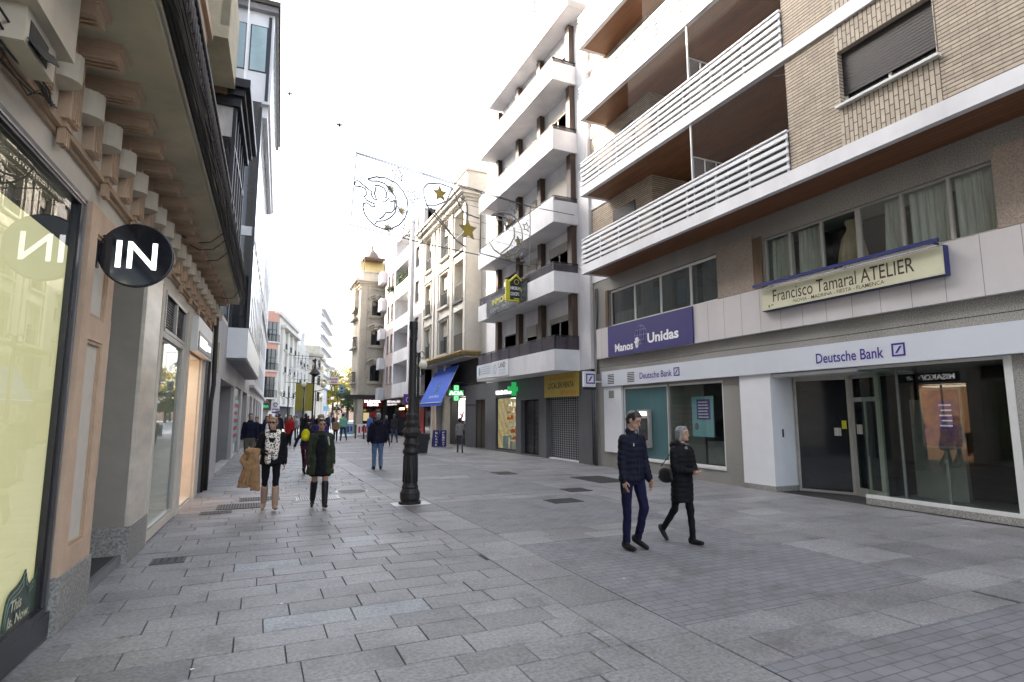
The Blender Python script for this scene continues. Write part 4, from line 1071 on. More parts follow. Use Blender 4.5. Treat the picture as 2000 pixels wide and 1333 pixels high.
q = MB(); q.prism(crossp(1, cy), (0, .1, 0)); S.part('case', q, ['led_green']); q = MB(); q.box(cx, 10.6, cy + .03, cy + .06, cz - .02, cz + .02); S.part('arm', q, ['iron'])
S = Thing('light_box', 'upright white light box with a red print below the green pharmacy cross', 'sign', (9.9, 28.6, 1.4))
q = MB(); q.box(9.62, 10.05, 28.5, 28.62, 1.38, 2.5); q.box(10.05, 10.6, 28.54, 28.58, 2.2, 2.24); S.part('case', q, ['frame_black'])
q = MB(); q.box(9.65, 10.02, 28.49, 28.499, 1.41, 2.47); S.part('lit_face', q, ['lit_panel'])
q = MB(); q.capsule((9.8, 28.487, 1.5), .05, (9.92, 28.487, 1.85), .03, 6); q.capsule((9.75, 28.487, 1.75), .03, (9.9, 28.487, 1.62), .03, 6); S.part('print', q, ['red_paint'])

# ================================================================ cream classical building
CX = 9.87
B = Thing('apartment_building', 'cream building with pilasters, tall windows and corner loggias beyond the white balconies', 'building', (9.87, 32, 0))
w = MB()
cols = [(34.8, 36.1, 1), (31.2, 32.75, 1)]
rows = [(11.03, 13.17), (8.07, 10.08), (5.25, 7.18)]
hs = [(a, b, z0, z1, .28) for (a, b, _) in cols for (z0, z1) in rows] + [(28.45, 30.2, z0, z0 + 2.25, 1.1) for z0 in (5.15, 7.95, 10.75)]
w.facade(CX, 28.1, 37.0, 4.9, 13.6, hs, sg=1)
w.poly([(CX, 28.1, 4.9), (19, 28.1, 4.9), (19, 28.1, 13.6), (CX, 28.1, 13.6)], 0)
w.box(11.1, 19, 28.2, 37, 4.9, 13.6, 0); w.box(10.73, 19, 26.9, 28.1, 3.3, 13.6, 0)
w.box(CX, 19, 28.1, 37, 4.86, 4.9, 0)
w.box(10.15, 11.1, 30.6, 37, 4.95, 13.5, 2)
w.facade(10.6, 32.8, 37, 0, 4.86, [(33.1, 34.3, 0, 3.0, 1.5), (34.8, 36.6, .4, 3.0, 1.5)], sg=1, m=0); w.box(12.2, 19, 32.8, 37, 0, 4.8, 2)
w.box(10.61, 12.5, 26.9, 32.8, 3.31, 4.86, 2)
B.part('wall', w, ['cream_wall', 'cream_trim', 'interior_dark'])
q = MB()
for (za, zb, p) in ((13.3, 13.45, .12), (13.45, 13.6, .3), (13.6, 13.78, .5), (13.78, 13.9, .62)):
    q.box(CX - p, 19, 28.1 - p * .6, 37, za, zb)
y = 28.3
while y < 37: q.box(CX - .3, CX - .12, y, y + .12, 13.3, 13.45); y += .3
B.part('cornice', q, ['cream_trim'])
q = MB(); q.box(CX - .1, 12.5, 27.9, 30.0, 13.9, 14.9); q.box(CX - .18, 12.6, 27.8, 30.1, 14.9, 15.02); q.box(CX + 1.4, 19, 30, 37, 13.9, 15.2); B.part('parapet', q, ['cream_trim'])
q = MB()
for (a, b) in ((30.35, 30.8), (33.15, 33.45), (34.0, 34.35), (36.45, 36.8), (28.12, 28.42)):
    q.box(CX - .07, CX - .002, a, b, 5.0, 13.3); q.box(CX - .11, CX - .002, a - .05, b + .05, 13.0, 13.2)
B.part('pilaster', q, ['cream_trim'])
for (a, b, _) in cols:
    for (z0, z1) in rows:
        window(B, CX + .2, a, b, z0, z1, n=2, fm='frame_alu', gm='window_grey', shut=.3 if z0 > 9 else .45, sill=False)
        q = MB(); q.box(CX - .06, CX - .002, a - .14, a - .02, z0, z1 + .14); q.box(CX - .06, CX - .002, b + .02, b + .14, z0, z1 + .14); q.box(CX - .06, CX - .002, a - .02, b + .02, z1 + .02, z1 + .14)
        q.box(CX - .14, CX - .002, a - .2, b + .2, z1 + .14, z1 + .22); q.box(CX - .16, CX - .002, a - .18, b + .18, z0 - .14, z0 - .02)
        B.part('window_surround', q, ['cream_trim'])
        q = MB(); y = a + .03
        while y < b: q.box(CX + .02, CX + .035, y, y + .015, z0, z0 + .8); y += .11
        q.box(CX + .015, CX + .04, a, b, z0 + .8, z0 + .83); B.part('window_guard', q, ['iron_rail'])
for z0 in (5.15, 7.95, 10.75):
    q = MB(); y = 28.47
    while y < 30.2: q.box(CX + .03, CX + .045, y, y + .015, z0, z0 + .9); y += .11
    q.box(CX + .02, CX + .055, 28.45, 30.2, z0 + .9, z0 + .94); q.box(CX - .1, CX + .02, 28.4, 30.25, z0 - .14, z0 - .003)
    B.part('loggia_railing', q, ['iron_rail'])
    q = MB(); q.box(10.93, 10.96, 28.6, 29.9, z0, z0 + 1.9); B.part('loggia_door', q, ['window_grey'])
q = MB()
for (p, za, zb) in ((.1, 4.72, 4.8), (.22, 4.8, 4.86), (.34, 4.86, 4.95), (.42, 4.95, 5.03)): q.box(CX - p, 10.6, 28.1 - p, 37, za, zb, 1 if p > .2 else 0)
B.part('ledge', q, ['cream_trim', 'gold_stone'])
q = MB(); q.box(12.1, 12.15, 30.1, 32.6, 0, 2.75, 0); q.box(11.2, 11.3, 30.3, 31.0, 0, 1.9, 1); q.box(11.4, 11.8, 31.2, 32.4, 0, 1.0, 2)
rr = random.Random(8)
for kk in range(26):
    y = rr.uniform(30.2, 32.4); z = rr.uniform(.2, 2.2); q.box(11.15, 11.2, y, y + .16, z, z + .18, rr.choice([1, 2, 3, 4]))
B.part('shop_interior', q, ['interior_grey', 'goods', 'letter_white', 'red_paint', 'frame_black'])
q = MB(); q.box(11.0, 11.3, 30.5, 32.2, 2.6, 2.66); B.part('ceiling_lamp', q, ['lamp_soft'])
q = MB(); q.box(12.0, 12.05, 34.8, 36.6, .4, 3.0); B.part('shop_interior', q, ['warm_room'])
q = MB(); q.box(10.2, 10.58, 32.7, 33.0, 0, 4.7); q.box(10.2, 10.58, 34.4, 34.7, 0, 4.7); B.part('pier', q, ['cream_wall'])
# blue awning
A = Thing('awning', 'blue sloping shop awning with a pale emblem', 'awning', (9.8, 32.5, 2.3))
q = MB(); p = [(10.28, 4.5), (9.3, 2.42), (9.28, 2.2)]
for k_, (a_, b_) in enumerate(zip(p, p[1:])):
    q.prism([(a_[0], 30.4, a_[1]), (a_[0], 34.9, a_[1]), (b_[0], 34.9, b_[1]), (b_[0], 30.4, b_[1])], (.012, 0, 0))
A.part('canvas', q, ['awning_blue'])
q = MB(); q.tube([(9.3, 30.38, 2.40), (10.5, 30.38, 3.0)], .02, 6); q.tube([(9.3, 34.9, 2.40), (10.5, 34.9, 3.0)], .02, 6); q.tube([(9.29, 30.35, 2.4), (9.29, 34.95, 2.4)], .025, 6); q.tube([(9.3, 30.38, 2.42), (10.28, 30.38, 4.5)], .015, 5); A.part('arm', q, ['frame_white'])
q = MB(); d = Vector((9.3 - 10.28, 0, 2.42 - 4.5)).normalized(); base = Vector((9.72, 32.5, 3.3)) - Vector((.02, 0, 0))
vdir = -d
for r_ in (.22, .13):
    q.tube([base + Vector((0, r_ * math.cos(t), 0)) + vdir * (r_ * 1.4 * math.sin(t)) for t in [i * math.pi / 8 for i in range(16)]], .018, 4, closed=True)
q.text('ZAPATERIA', Vector((9.44, 33.5, 2.68)), UR, vdir, w=2.1, h=.16, bold=.02, lift=.02)
A.part('emblem', q, ['poster_light_blue'])
# ================================================================ modern block with white parapets
MX = 9.87
B = Thing('apartment_building', 'modern apartment block with grey walls and white parapet balconies in the middle distance', 'building', (9.87, 43, 0))
w = MB(); G = 3.05
PZ = [(3.05, 4.1), (5.7, 6.65), (8.3, 9.2), (10.85, 11.9), (13.3, 14.3)]
win1 = [(38.0, 39.0, z1 + .1 if False else z, z + 1.55, .25) for z in (4.3, 6.9, 9.6 - .1, 12.0)]
win2 = [(a, a + .75, z, z + 1.4, .2) for z in (4.3, 6.9, 9.5, 12.1) for a in (46.2, 47.6)]
log = [(40.4, 45.2, b, c - .002, 1.3) for b, c in [(PZ[i][1], PZ[i + 1][0]) for i in range(4)]] + [(40.4, 45.2, 14.3, 15.7, 1.3)]
w.facade(MX, 37.0, 39.6, G, 15.9, win1, sg=1, m=0); w.facade(MX, 39.6, 45.3, G, 15.9, log, sg=1, m=1); w.facade(MX, 45.3, 49.6, G, 15.9, win2, sg=1, m=2)
w.box(11.2, 19, 37, 49.6, 0, 15.9, 3); w.box(10.15, 11.2, 37, 40.3, G, 15.9, 3); w.box(10.1, 11.2, 45.3, 49.6, G, 15.9, 3); w.box(MX, 11.2, 37.0, 49.6, G - .02, G, 1)
w.poly([(MX, 37.0, G), (19, 37.0, G), (19, 37.0, 15.9), (MX, 37.0, 15.9)], 0)
w.box(MX, 19, 37, 49.6, 15.9, 16.0, 1)
B.part('wall', w, ['grey_wall', 'white_wall', 'pink_wall', 'interior_dark'])
q = MB(); q.box(MX - .22, MX - .003, 39.6, 40.1, G, 16.0); q.box(MX - .12, MX - .003, 45.1, 45.35, G, 16.0); B.part('pillar', q, ['white_wall'])
for i, (z0, z1) in enumerate(PZ):
    q = MB(); q.box(MX - .1, MX - .003, 40.1, 45.1, z0, z1); B.part('parapet', q, ['white_wall'])
    q = MB(); q.box(MX - .45, MX - .003, 49.0, 50.4, z0 - .1, z1 - .1); B.part('balcony', q, ['white_wall'])
for h in win1: window(B, MX + .2, h[0], h[1], h[2], h[3], n=2, fm='frame_alu', gm='window_dark', shut=.5, sill=True)
for h in win2: window(B, MX + .15, h[0], h[1], h[2], h[3], n=1, fm='frame_alu', gm='window_dark', shut=.3, sill=True)
q = MB(); 
for y0, y1, mm in ((37.2, 39.4, 0), (39.8, 42.2, 1), (42.4, 45.0, 2), (45.4, 49.4, 0)):
    q.box(10.9, 10.95, y0, y1, .2, 2.4, mm)
q.box(10.3, 11.2, 37, 49.6, 2.5, 2.95, 0); B.part('shop_front', q, ['window_dark', 'red_paint', 'window_grey'])
q = MB(); q.box(10.2, 10.29, 40.0, 42.6, 2.2, 2.95); q.box(10.1, 10.2, 40.6, 41.6, 2.0, 3.0); B.part('lit_fascia', q, ['orange_paint'])
q = MB(); q.box(10.05, 10.09, 40.8, 41.5, 2.25, 2.8); q.box(10.2, 10.24, 42.9, 44.5, 2.1, 2.25); B.part('lit_panel', q, ['lamp_warm'])
rr = random.Random(9)
P = Thing('potted_plant', 'bushy green plants spilling over the upper parapet of the grey modern block', 'plant', (9.8, 43, 11.9))
q = MB(); leafy(q, (10.0, 43.6, 12.3), (.35, 1.5, .5), 700, .09, rr); leafy(q, (9.6, 46, 12.0), (.3, .8, .25), 220, .09, rr); P.part('leaves', q, ['leaf_green'])
q = MB(); q.box(9.9, 10.2, 42.2, 45.0, 11.7, 11.95); P.part('trough', q, ['wood_dark'])
S = Thing('shop_sign', 'purple shop sign projecting behind the lamp post', 'sign', (9.5, 38, 2.5)); q = MB(); q.box(9.0, 9.8, 38.0, 38.1, 2.35, 3.1); S.part('panel', q, ['purple_paint'])
q = MB(); q.tube([(9.3 + .14 * math.cos(a_), 37.99, 2.72 + .16 * math.sin(a_)) for a_ in [i * math.pi / 8 for i in range(16)]], .02, 4, closed=True); S.part('emblem', q, ['letter_white'])

# ================================================================ ornate corner building with the burger restaurant
F = BKF
B = Thing('corner_building', 'ornate weathered corner building with carved window heads and a red burger restaurant sign', 'building', (51.5, -9.3, 0), frame=F)
YB0, YB1 = -10.7, -8.05
w = MB()
wz = [(4.7, 6.1), (7.95, 9.25), (10.65, 11.95)]
hs = [(-9.95, -9.08, a, b, .3) for a, b in wz]
w.facade(51.5, YB0, YB1, 3.4, 13.6, hs, sg=1); 
w.box(51.85, 55.45, -16, YB1 - .05, 3.4, 13.6, 2)
w.poly([(51.5, YB1, 3.4), (51.5, YB1, 13.6), (55.5, YB1, 13.6), (55.5, YB1, 3.4)], 0)
w.poly([(51.5, YB0, 3.4), (55.5, YB0, 3.4), (55.5, YB0, 13.6), (51.5, YB0, 13.6)], 0)
w.box(51.5, 55.5, -16, YB1, 3.3, 3.4, 1)
w.box(51.5, 51.8, -10.7, -10.4, 0, 3.3, 1); w.box(51.3, 52.0, -8.55, -8.1, 0, 3.3, 0); w.box(53.5, 55.5, -16, -8.4, 0, 3.3, 2)
B.part('wall', w, ['stucco', 'soot_stone', 'interior_dark'])
q = MB(); q.box(51.42, 51.498, -8.62, -8.05, 3.5, 13.3); q.box(51.42, 51.498, -8.95, -8.72, 3.5, 13.3); q.box(51.42, 51.498, -10.7, -10.35, 3.5, 13.3)
B.part('pilaster', q, ['stucco'])
for a, b in wz:
    window(B, 51.7, -9.95, -9.08, a, b, n=2, fm='wood_dark', gm='window_dark', sill=False)
    q = MB(); y0, y1 = -9.95, -9.08
    q.box(51.38, 51.498, y0 - .18, y0 - .03, a - .1, b + .1); q.box(51.38, 51.498, y1 + .03, y1 + .18, a - .1, b + .1); q.box(51.34, 51.498, y0 - .25, y1 + .25, a - .25, a - .12)
    yc = (y0 + y1) / 2
    q.tube([(51.4, yc + .75 * math.cos(t), b + .15 + .42 * math.sin(t)) for t in [math.pi * i / 10 for i in range(11)]], .09, 6)
    q.tube([(51.4, yc + .5 * math.cos(t), b + .15 + .22 * math.sin(t)) for t in [math.pi * i / 8 for i in range(9)]], .06, 6)
    for s_ in (-1, 1):
        q.tube([(51.38, yc + s_ * (.78 - .12 * k), b + .05 + .12 * math.sin(k * 1.6)) for k in range(5)], .07, 6)
        q.tube([(51.38, yc + s_ * .72, a + .2 + .12 * k) for k in range(8)], [.05 + .03 * (k % 2) for k in range(8)], 6)
    q.ball((51.38, yc, b + .42), (.1, .2, .22)); q.ball((51.38, yc, b + .15), (.08, .3, .1))
    B.part('carved_surround', q, ['stucco'])
q = MB()
for (p, za, zb) in ((.1, 13.0, 13.1), (.15, 13.3, 13.5), (.35, 13.5, 13.65), (.55, 13.65, 13.85)): q.box(51.5 - p, 55.5, YB0, YB1 + p, za, zb)
q.box(51.6, 55.5, -16, -8.2, 13.85, 14.6); q.box(51.5, 55.5, -16, -8.12, 14.6, 14.72); B.part('cornice', q, ['stucco'])
q = MB(); q.box(51.3, 53.5, -8.05, -6.9, 3.15, 3.45); q.box(51.1, 51.5, -10.9, -6.9, 3.1, 3.45); B.part('canopy', q, ['canopy_dark'])
for z0 in (4.5, 7.7, 10.4):
    q = MB(); q.box(52.6, 55.4, -8.03, -7.7, z0, z0 + .15, 0)
    for k in range(14): q.box(52.6, 52.62, -7.72 - .022 * k, -7.705 - .022 * k, z0 + .15, z0 + 1.0, 1); q.box(52.6 + .2 * k, 52.62 + .2 * k, -7.72, -7.705, z0 + .15, z0 + 1.0, 1)
    q.box(52.6, 55.4, -7.73, -7.69, z0 + 1.0, z0 + 1.04, 1); q.box(52.58, 52.62, -8.03, -7.69, z0 + 1.0, z0 + 1.04, 1); B.part('side_balcony', q, ['stucco', 'iron_rail'])
q = MB(); q.box(52.6, 55, -8.04, -7.7, 11.2, 13.3); B.part('oriel', q, ['stucco'])
# terrace with yellow awning and little dome
q = MB(); q.box(52.0, 54.5, -10.3, -8.35, 16.1, 16.18, 1)
for y in (-10.25, -8.4): q.box(52.0, 52.06, y, y + .05, 14.7, 16.1, 1)
q.prism([(52.3, -10.5, 14.8), (52.3, -8.15, 14.8), (53.3, -8.15, 16.1), (53.3, -10.5, 16.1)], (.02, 0, 0), 0); B.part('terrace_awning', q, ['canvas_yellow', 'roof_tile'])
q = MB(); q.lathe(53.6, -9.35, [(.75, 16.18), (.7, 16.5), (.45, 16.95), (.2, 17.2), (.08, 17.35), (.11, 17.6), (.04, 17.9), (.01, 18.3)], 12); B.part('dome', q, ['roof_tile'])
S = Thing('restaurant_sign', 'dark red fascia with white burger restaurant lettering on the ornate corner building', 'sign', (51.2, -9.3, 2.5), frame=F)
q = MB(); q.box(51.7, 51.9, -10.35, -8.6, 2.42, 3.1); S.part('panel', q, ['red_paint'])
q = MB(); q.text('BURGER', (51.69, -8.72, 2.8), UR, VR, w=1.45, h=.22, bold=.05); q.text('KING', (51.69, -9.0, 2.5), UR, VR, w=.95, h=.22, bold=.05); S.part('lettering', q, ['neon_white'])
q = MB(); q.box(51.95, 52.0, -10.35, -8.6, 0.1, 2.42, 0); q.box(51.9, 51.95, -9.9, -9.3, 1.5, 2.0, 1); q.box(51.9, 51.94, -9.2, -8.7, 1.2, 1.9, 2); B.part('restaurant_window', q, ['window_dark', 'red_paint', 'pharmacy_room'])
S = Thing('projecting_sign', 'small white and red round-cornered restaurant sign hanging against the yellow tree', 'sign', (6.35, 54, 4.4))
q = MB(); q.box(5.9, 6.75, 54, 54.08, 4.45, 5.15); q.box(6.75, 8.1, 54.02, 54.06, 4.75, 4.82); S.part('panel', q, ['letter_white'])
q = MB(); q.text('BURGER', (5.98, 53.99, 4.84), (1, 0, 0), VR, w=.68, h=.18, bold=.04); q.text('KING', (6.08, 53.99, 4.58), (1, 0, 0), VR, w=.5, h=.18, bold=.04); S.part('lettering', q, ['red_paint'])
S = Thing('projecting_sign', 'small pale blue sign above the dark canopy of the corner building', 'sign', (7.0, 53.5, 3.7))
q = MB(); q.box(6.75, 7.2, 53.5, 53.58, 3.7, 4.4); q.box(7.2, 8.1, 53.52, 53.56, 4.2, 4.26); S.part('panel', q, ['poster_light_blue'])
q = MB(); q.box(6.85, 7.1, 53.49, 53.5, 3.75, 3.85); q.box(6.88, 7.06, 53.49, 53.5, 4.0, 4.2); S.part('print', q, ['db_blue'])
# ================================================================ LEFT SIDE: old shop building with corbelled balcony
B = Thing('shop_building', 'peach stone shop building with a corbelled balcony and big lit display windows', 'building', (0, 8, 0), frame=LF)
w = MB()
ZT = 4.42
hs = [(0.6, 5.52, .16, 3.44, 1.2), (6.5, 8.0, 0, 3.5, 1.3), (9.16, 11.08, .12, 2.83, .9), (9.35, 11.3, 2.95, 3.45, .15), (11.72, 13.5, 0, 2.83, 1.6)]
w.facade(0, -6, 15.05, 0, ZT, hs, sg=-1, m=0)
w.box(-1.7, -9, -6, 15.05, 0, ZT, 1)
w.box(-1.25, -1.7, -6, 6.5, 0, ZT, 1); w.box(-.2, -1.7, 8.02, 9.1, .01, ZT, 1); w.box(-.95, -1.7, 9.1, 11.1, 0, ZT, 1)
w.box(0, -9, -6, 15.05, ZT + .2, 20, 0); w.poly([(0, 15.05, 0), (0, 15.05, 20), (-9, 15.05, 20), (-9, 15.05, 0)], 0)
B.part('wall', w, ['plaster_pale', 'interior_dark'])
# pilasters with sunk marble panels and a granite base
for (a, b) in ((5.64, 6.48),):
    q = MB(); q.box(.002, .07, a, b, 0, .44, 1)
    q.facade(.05, a, b, .44, 3.5, [(a + .2, b - .2, .62, 2.35, .03), (a + .2, b - .2, 2.55, 3.28, .03)], sg=-1, m=0)
    q.box(.002, .018, a + .19, b - .19, .61, 3.3, 2)
    q.poly([(0, a, .44), (.05, a, .44), (.05, a, 3.5), (0, a, 3.5)], 0); q.poly([(0, b, .44), (0, b, 3.5), (.05, b, 3.5), (.05, b, .44)], 0); q.poly([(0, a, 3.5), (.05, a, 3.5), (.05, b, 3.5), (0, b, 3.5)], 0)
    for (c, d) in ((.62, 2.35), (2.55, 3.28)):
        for (e0, e1, f0, f1) in ((a + .2, b - .2, c, c + .03), (a + .2, b - .2, d - .03, d), (a + .2, a + .23, c + .03, d - .03), (b - .23, b - .2, c + .03, d - .03)):
            q.box(.018, .04, e0, e1, f0, f1, 3)
    B.part('pilaster', q, ['peach', 'granite', 'plaster_pale', 'peach_dark'])
q = MB(); q.box(-1.0, .04, 8.0, 8.9, .42, 3.55, 0); q.box(-1.0, .06, 7.97, 8.95, .004, .42, 1); q.box(-1.3, -.9, 6.49, 6.51, 0, 3.5, 0)
q.box(.001, .045, 8.95, 9.1, 0, 3.5, 2)
B.part('marble_pier', q, ['marble', 'granite', 'plaster_pale'])
q = MB(); q.box(-1.25, -.05, 6.5, 7.97, .004, .10, 0); q.box(-.05, .0, 6.5, 7.97, .004, .105, 1); q.box(-1.28, -1.22, 6.5, 7.97, .1, 2.4, 2); q.box(-1.2, -.3, 7.93, 7.968, 1.0, 2.8, 3)
B.part('doorway', q, ['steel_dark', 'steel', 'wood_dark', 'marble'])
# big display window
q = MB(); X = -.04
q.box(-.02, .035, 0.4, 5.62, .02, .20, 0); q.box(-.02, .012, 5.5, 5.63, .2, 3.5, 0); q.box(-.02, .012, .4, 5.5, 3.42, 3.5, 0); q.box(-.05, .0, 5.475, 5.5, .2, 3.42, 0); q.box(-.02, .03, .45, 5.5, .2, .26, 0)
fo = B.part('display_window', q, ['frame_black'], label='black framed large display window glowing yellow')
q = MB(); q.box(.012, .02, 5.585, 5.6, .2, 3.46); q.box(.012, .02, .4, 5.585, 3.445, 3.46); B.part('edge_trim', q, ['steel'])
q = MB(); q.box(-.035, -.025, .5, 5.48, .2, 3.42); B.part('glass', q, ['shop_glass'], parent=fo)
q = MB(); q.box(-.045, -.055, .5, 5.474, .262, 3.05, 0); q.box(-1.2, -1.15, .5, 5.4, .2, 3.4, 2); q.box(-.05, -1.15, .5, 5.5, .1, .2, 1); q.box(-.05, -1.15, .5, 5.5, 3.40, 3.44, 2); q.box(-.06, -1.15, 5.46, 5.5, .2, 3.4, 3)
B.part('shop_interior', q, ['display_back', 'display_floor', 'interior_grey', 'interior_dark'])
q = MB()
for y in (3.0, 4.0, 4.75): q.lathe(-.9, y, [(.08, 3.34), (.08, 3.36)], 12)
for y in (3.6, 4.4): q.box(-.34, -.26, y - .1, y + .1, 3.32, 3.34)
B.part('ceiling_lamp', q, ['lamp_soft'])
q = MB()
prof = [(4.8, .262), (4.86, .27), (4.885, .31), (4.90, .40), (4.92, .47), (4.95, .505), (4.99, .52), (5.08, .535), (5.15, .565), (5.20, .61), (5.23, .615), (5.26, .55), (5.31, .49), (5.39, .52), (5.46, .60), (5.46, .262)]
q.poly([(-.018, y, z) for y, z in prof], 0)
for dz, dy in ((-.03, .03), (-.06, .055)):
    q.tube([(-.016, y + dy * (1 if y < 5.2 else 0), max(.27, z + dz)) for y, z in prof[2:14]], .004, 4, m=1)
B.part('window_sticker', q, ['poster_green', 'poster_line'])
q = MB(); q.text('This', (-.014, 5.0, .375), UL, VR, w=.18, h=.075, bold=.02, shear=.15); q.text('Is. Now.', (-.014, 4.97, .28), UL, VR, w=.36, h=.07, bold=.02, shear=.15); B.part('sticker_lettering', q, ['sign_cream'])
# second display window, grille, door
q = MB(); q.box(-.02, .04, 9.12, 11.1, .02, .14, 1); q.box(-.02, .03, 9.12, 9.2, .14, 2.86, 0); q.box(-.02, .03, 11.02, 11.1, .14, 2.86, 0); q.box(-.02, .03, 9.2, 11.02, 2.80, 2.88, 0); q.box(-.02, .03, 9.2, 11.02, .14, .18, 0)
fo = B.part('display_window', q, ['frame_alu', 'plaster_pale'], label='slim framed smaller display window past the marble pier')
q = MB(); q.box(-.015, -.005, 9.2, 11.02, .18, 2.80); B.part('glass', q, ['shop_glass'], parent=fo)
q = MB(); q.box(-.33, -.30, 9.2, 11.0, .14, 2.83, 0); q.box(-.05, -.85, 9.2, 11.0, .12, .16, 1); q.box(-.2, -.29, 9.5, 10.2, .16, .9, 2); B.part('shop_interior', q, ['display_pale', 'display_floor', 'poster_light_blue'])
q = MB(); q.box(-.5, -.6, 9.5, 10.7, 2.72, 2.76); B.part('ceiling_lamp', q, ['lamp_soft'])
q = MB(); q.box(-.1, -.06, 9.35, 11.3, 2.95, 3.45, 0)
for a, b in ((9.35, 9.4), (10.28, 10.36), (11.25, 11.3)): q.box(-.06, .02, a, b, 2.95, 3.5, 1)
q.box(-.06, .02, 9.4, 11.25, 2.90, 2.95, 1); q.box(-.06, .02, 9.4, 11.25, 3.45, 3.5, 1)
for kk in range(12):
    q.box(-.05, -.02, 9.4, 11.25, 2.97 + kk * .04, 2.985 + kk * .04, 2)
B.part('vent_grille', q, ['interior_dark', 'frame_alu', 'steel_dark'])
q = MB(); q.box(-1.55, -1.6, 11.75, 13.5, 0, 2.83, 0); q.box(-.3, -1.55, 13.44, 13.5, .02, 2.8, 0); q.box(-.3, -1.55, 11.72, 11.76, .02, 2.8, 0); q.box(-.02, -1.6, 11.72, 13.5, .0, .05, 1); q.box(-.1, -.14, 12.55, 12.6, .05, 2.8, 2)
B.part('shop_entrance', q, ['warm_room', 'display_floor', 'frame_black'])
q = MB(); q.box(-.3, -1.0, 12.0, 13.3, 2.74, 2.78); B.part('ceiling_lamp', q, ['lamp_soft'])
q = MB(); q.box(.001, .05, 11.3, 11.7, 0, 3.5); q.box(.001, .05, 13.52, 14.1, 0, 3.5); B.part('light_pier', q, ['plaster_pale'])
q = MB(); q.box(.0, .06, 14.45, 14.8, 0, 3.4, 0); B.part('dark_pier', q, ['granite_dark'])
S = Thing('shop_sign', 'glossy black fascia with lit white lettering above the lit shop door', 'sign', (0.1, 12.8, 2.85), frame=LF)
q = MB(); q.box(.052, .16, 11.65, 14.0, 2.86, 3.5); S.part('panel', q, ['frame_white'])
q = MB(); q.box(.16, .17, 11.8, 13.9, 2.9, 3.24); S.part('face', q, ['frame_black'])
q = MB(); q.text('MISAKO/', (.172, 11.95, 2.97), UL, VR, w=1.1, h=.2, bold=.03)
for kk in range(3): q.tube([(.178, 13.15 + kk * .17 + sy * .05, 3.06 + sz * .045) for sy, sz in ((-1, -1), (1, -1), (1, 1), (-1, 1))], .01, 4, closed=True)
S.part('lettering', q, ['neon_white'])
# mouldings, frieze, corbels
q = MB()
for (p, a, b) in ((.03, 3.70, 3.735), (.07, 3.735, 3.785)): q.box(.001, p, -6, 15.0, a, b)
B.part('moulding', q, ['peach_dark'])
q = MB(); dr = MB(); cb = MB(); br = MB()
def corbel(s):
    # fluted peach strip with a recessed pale panel and a white half-drum on top, bracket beneath
    q.box(.001, .12, s - .11, s + .11, 3.79, ZT, 0)
    for k in (-.07, -.03, .01, .05): q.box(.12, .135, s + k, s + k + .02, 3.8, 4.15, 1)
    if idx % 2 == 0:
        for k in (-.055, -.012, .031): br.box(.04, .085, s + k, s + k + .026, 3.62, 3.74)
        br.box(.04, .095, s - .07, s + .07, 3.742, 3.80)
def corbelbox(s):
    L = .40 if s < 9 else .36
    cb.box(.12, L - .03, s - .095, s + .095, 4.30, 4.37); cb.box(.12, L, s - .115, s + .115, 4.37, ZT)
    for k in (-.07, -.02, .03): cb.box(.13, L - .05, s + k, s + k + .022, 4.285, 4.30, 1)
s = 1.6
idx = 0
while s < 15.0:
    corbel(s); corbelbox(s)
    # drum between corbels
    sc = s + .27
    n = 10; vs = []; fs = []
    for z in (3.97, 4.17):
        for k in range(n + 1):
            a = math.pi * k / n; vs.append((.02 + .20 * math.sin(a), sc - .13 * math.cos(a), z))
    for k in range(n): fs.append((k, k + 1, n + 2 + k, n + 1 + k))
    fs.append(tuple(range(n + 1))); fs.append(tuple(range(n + 1, 2 * n + 2)))
    dr.add(vs, fs, 0, smooth=False)
    dr.box(.001, .06, sc - .1, sc + .1, 3.79, 3.97)
    s += .535; idx += 1
B.part('frieze_strip', q, ['peach', 'peach_dark']); B.part('frieze_drum', dr, ['ac_white']); B.part('corbel', cb, ['peach', 'peach_dark']); B.part('bracket', br, ['peach_dark'])
q = MB(); q.prism([(0, -6, ZT), (.78, -6, ZT), (.70, 4, ZT), (.55, 15.45, ZT), (0, 15.45, ZT)], (0, 0, .16), 0)
B.part('balcony_slab', q, ['plaster_soffit'])
# iron railing: dense bars, scrolls, ledge
q = MB()
def rx(s): return .78 - .0105 * (s + 6)*.97 if s < 4 else .70 - .0131 * (s - 4)
q.tube([(rx(s) + .05, s, ZT + .1) for s in [-3 + k * 1.0 for k in range(19)]], .035, 6)
q.tube([(rx(s) + .03, s, ZT + 1.02) for s in [-3 + k * 1.0 for k in range(19)]], .03, 6)
q.tube([(rx(s) + .03, s, ZT + .25) for s in [-3 + k * 1.0 for k in range(19)]], .02, 6)
s = -2.0
while s < 15.3:
    x = rx(s)
    q.tube([(x + .02, s, ZT + .15), (x + .12, s, ZT + .35), (x + .11, s, ZT + .55), (x + .02, s, ZT + .8), (x + .02, s, ZT + 1.0)], .014, 4)
    if s > 1:
        q.tube([(x + .06 + .0, s + .055 + .045 * math.cos(a), ZT + .48 + .08 * math.sin(a)) for a in [i * math.pi / 4 for i in range(8)]], .008, 3, closed=True)
        q.tube([(x + .03, s + .055 + .04 * math.cos(a), ZT + .88 + .05 * math.sin(a)) for a in [i * math.pi / 3 for i in range(6)]], .008, 3, closed=True)
    s += .13
q.tube([(0, 15.42, ZT + .1), (.57, 15.42, ZT + .1)], .04, 6); q.tube([(0, 15.42, ZT + 1.0), (.57, 15.42, ZT + 1.0)], .025, 6)
B.part('iron_railing', q, ['iron_rail'])
rr = random.Random(21)
q = MB()
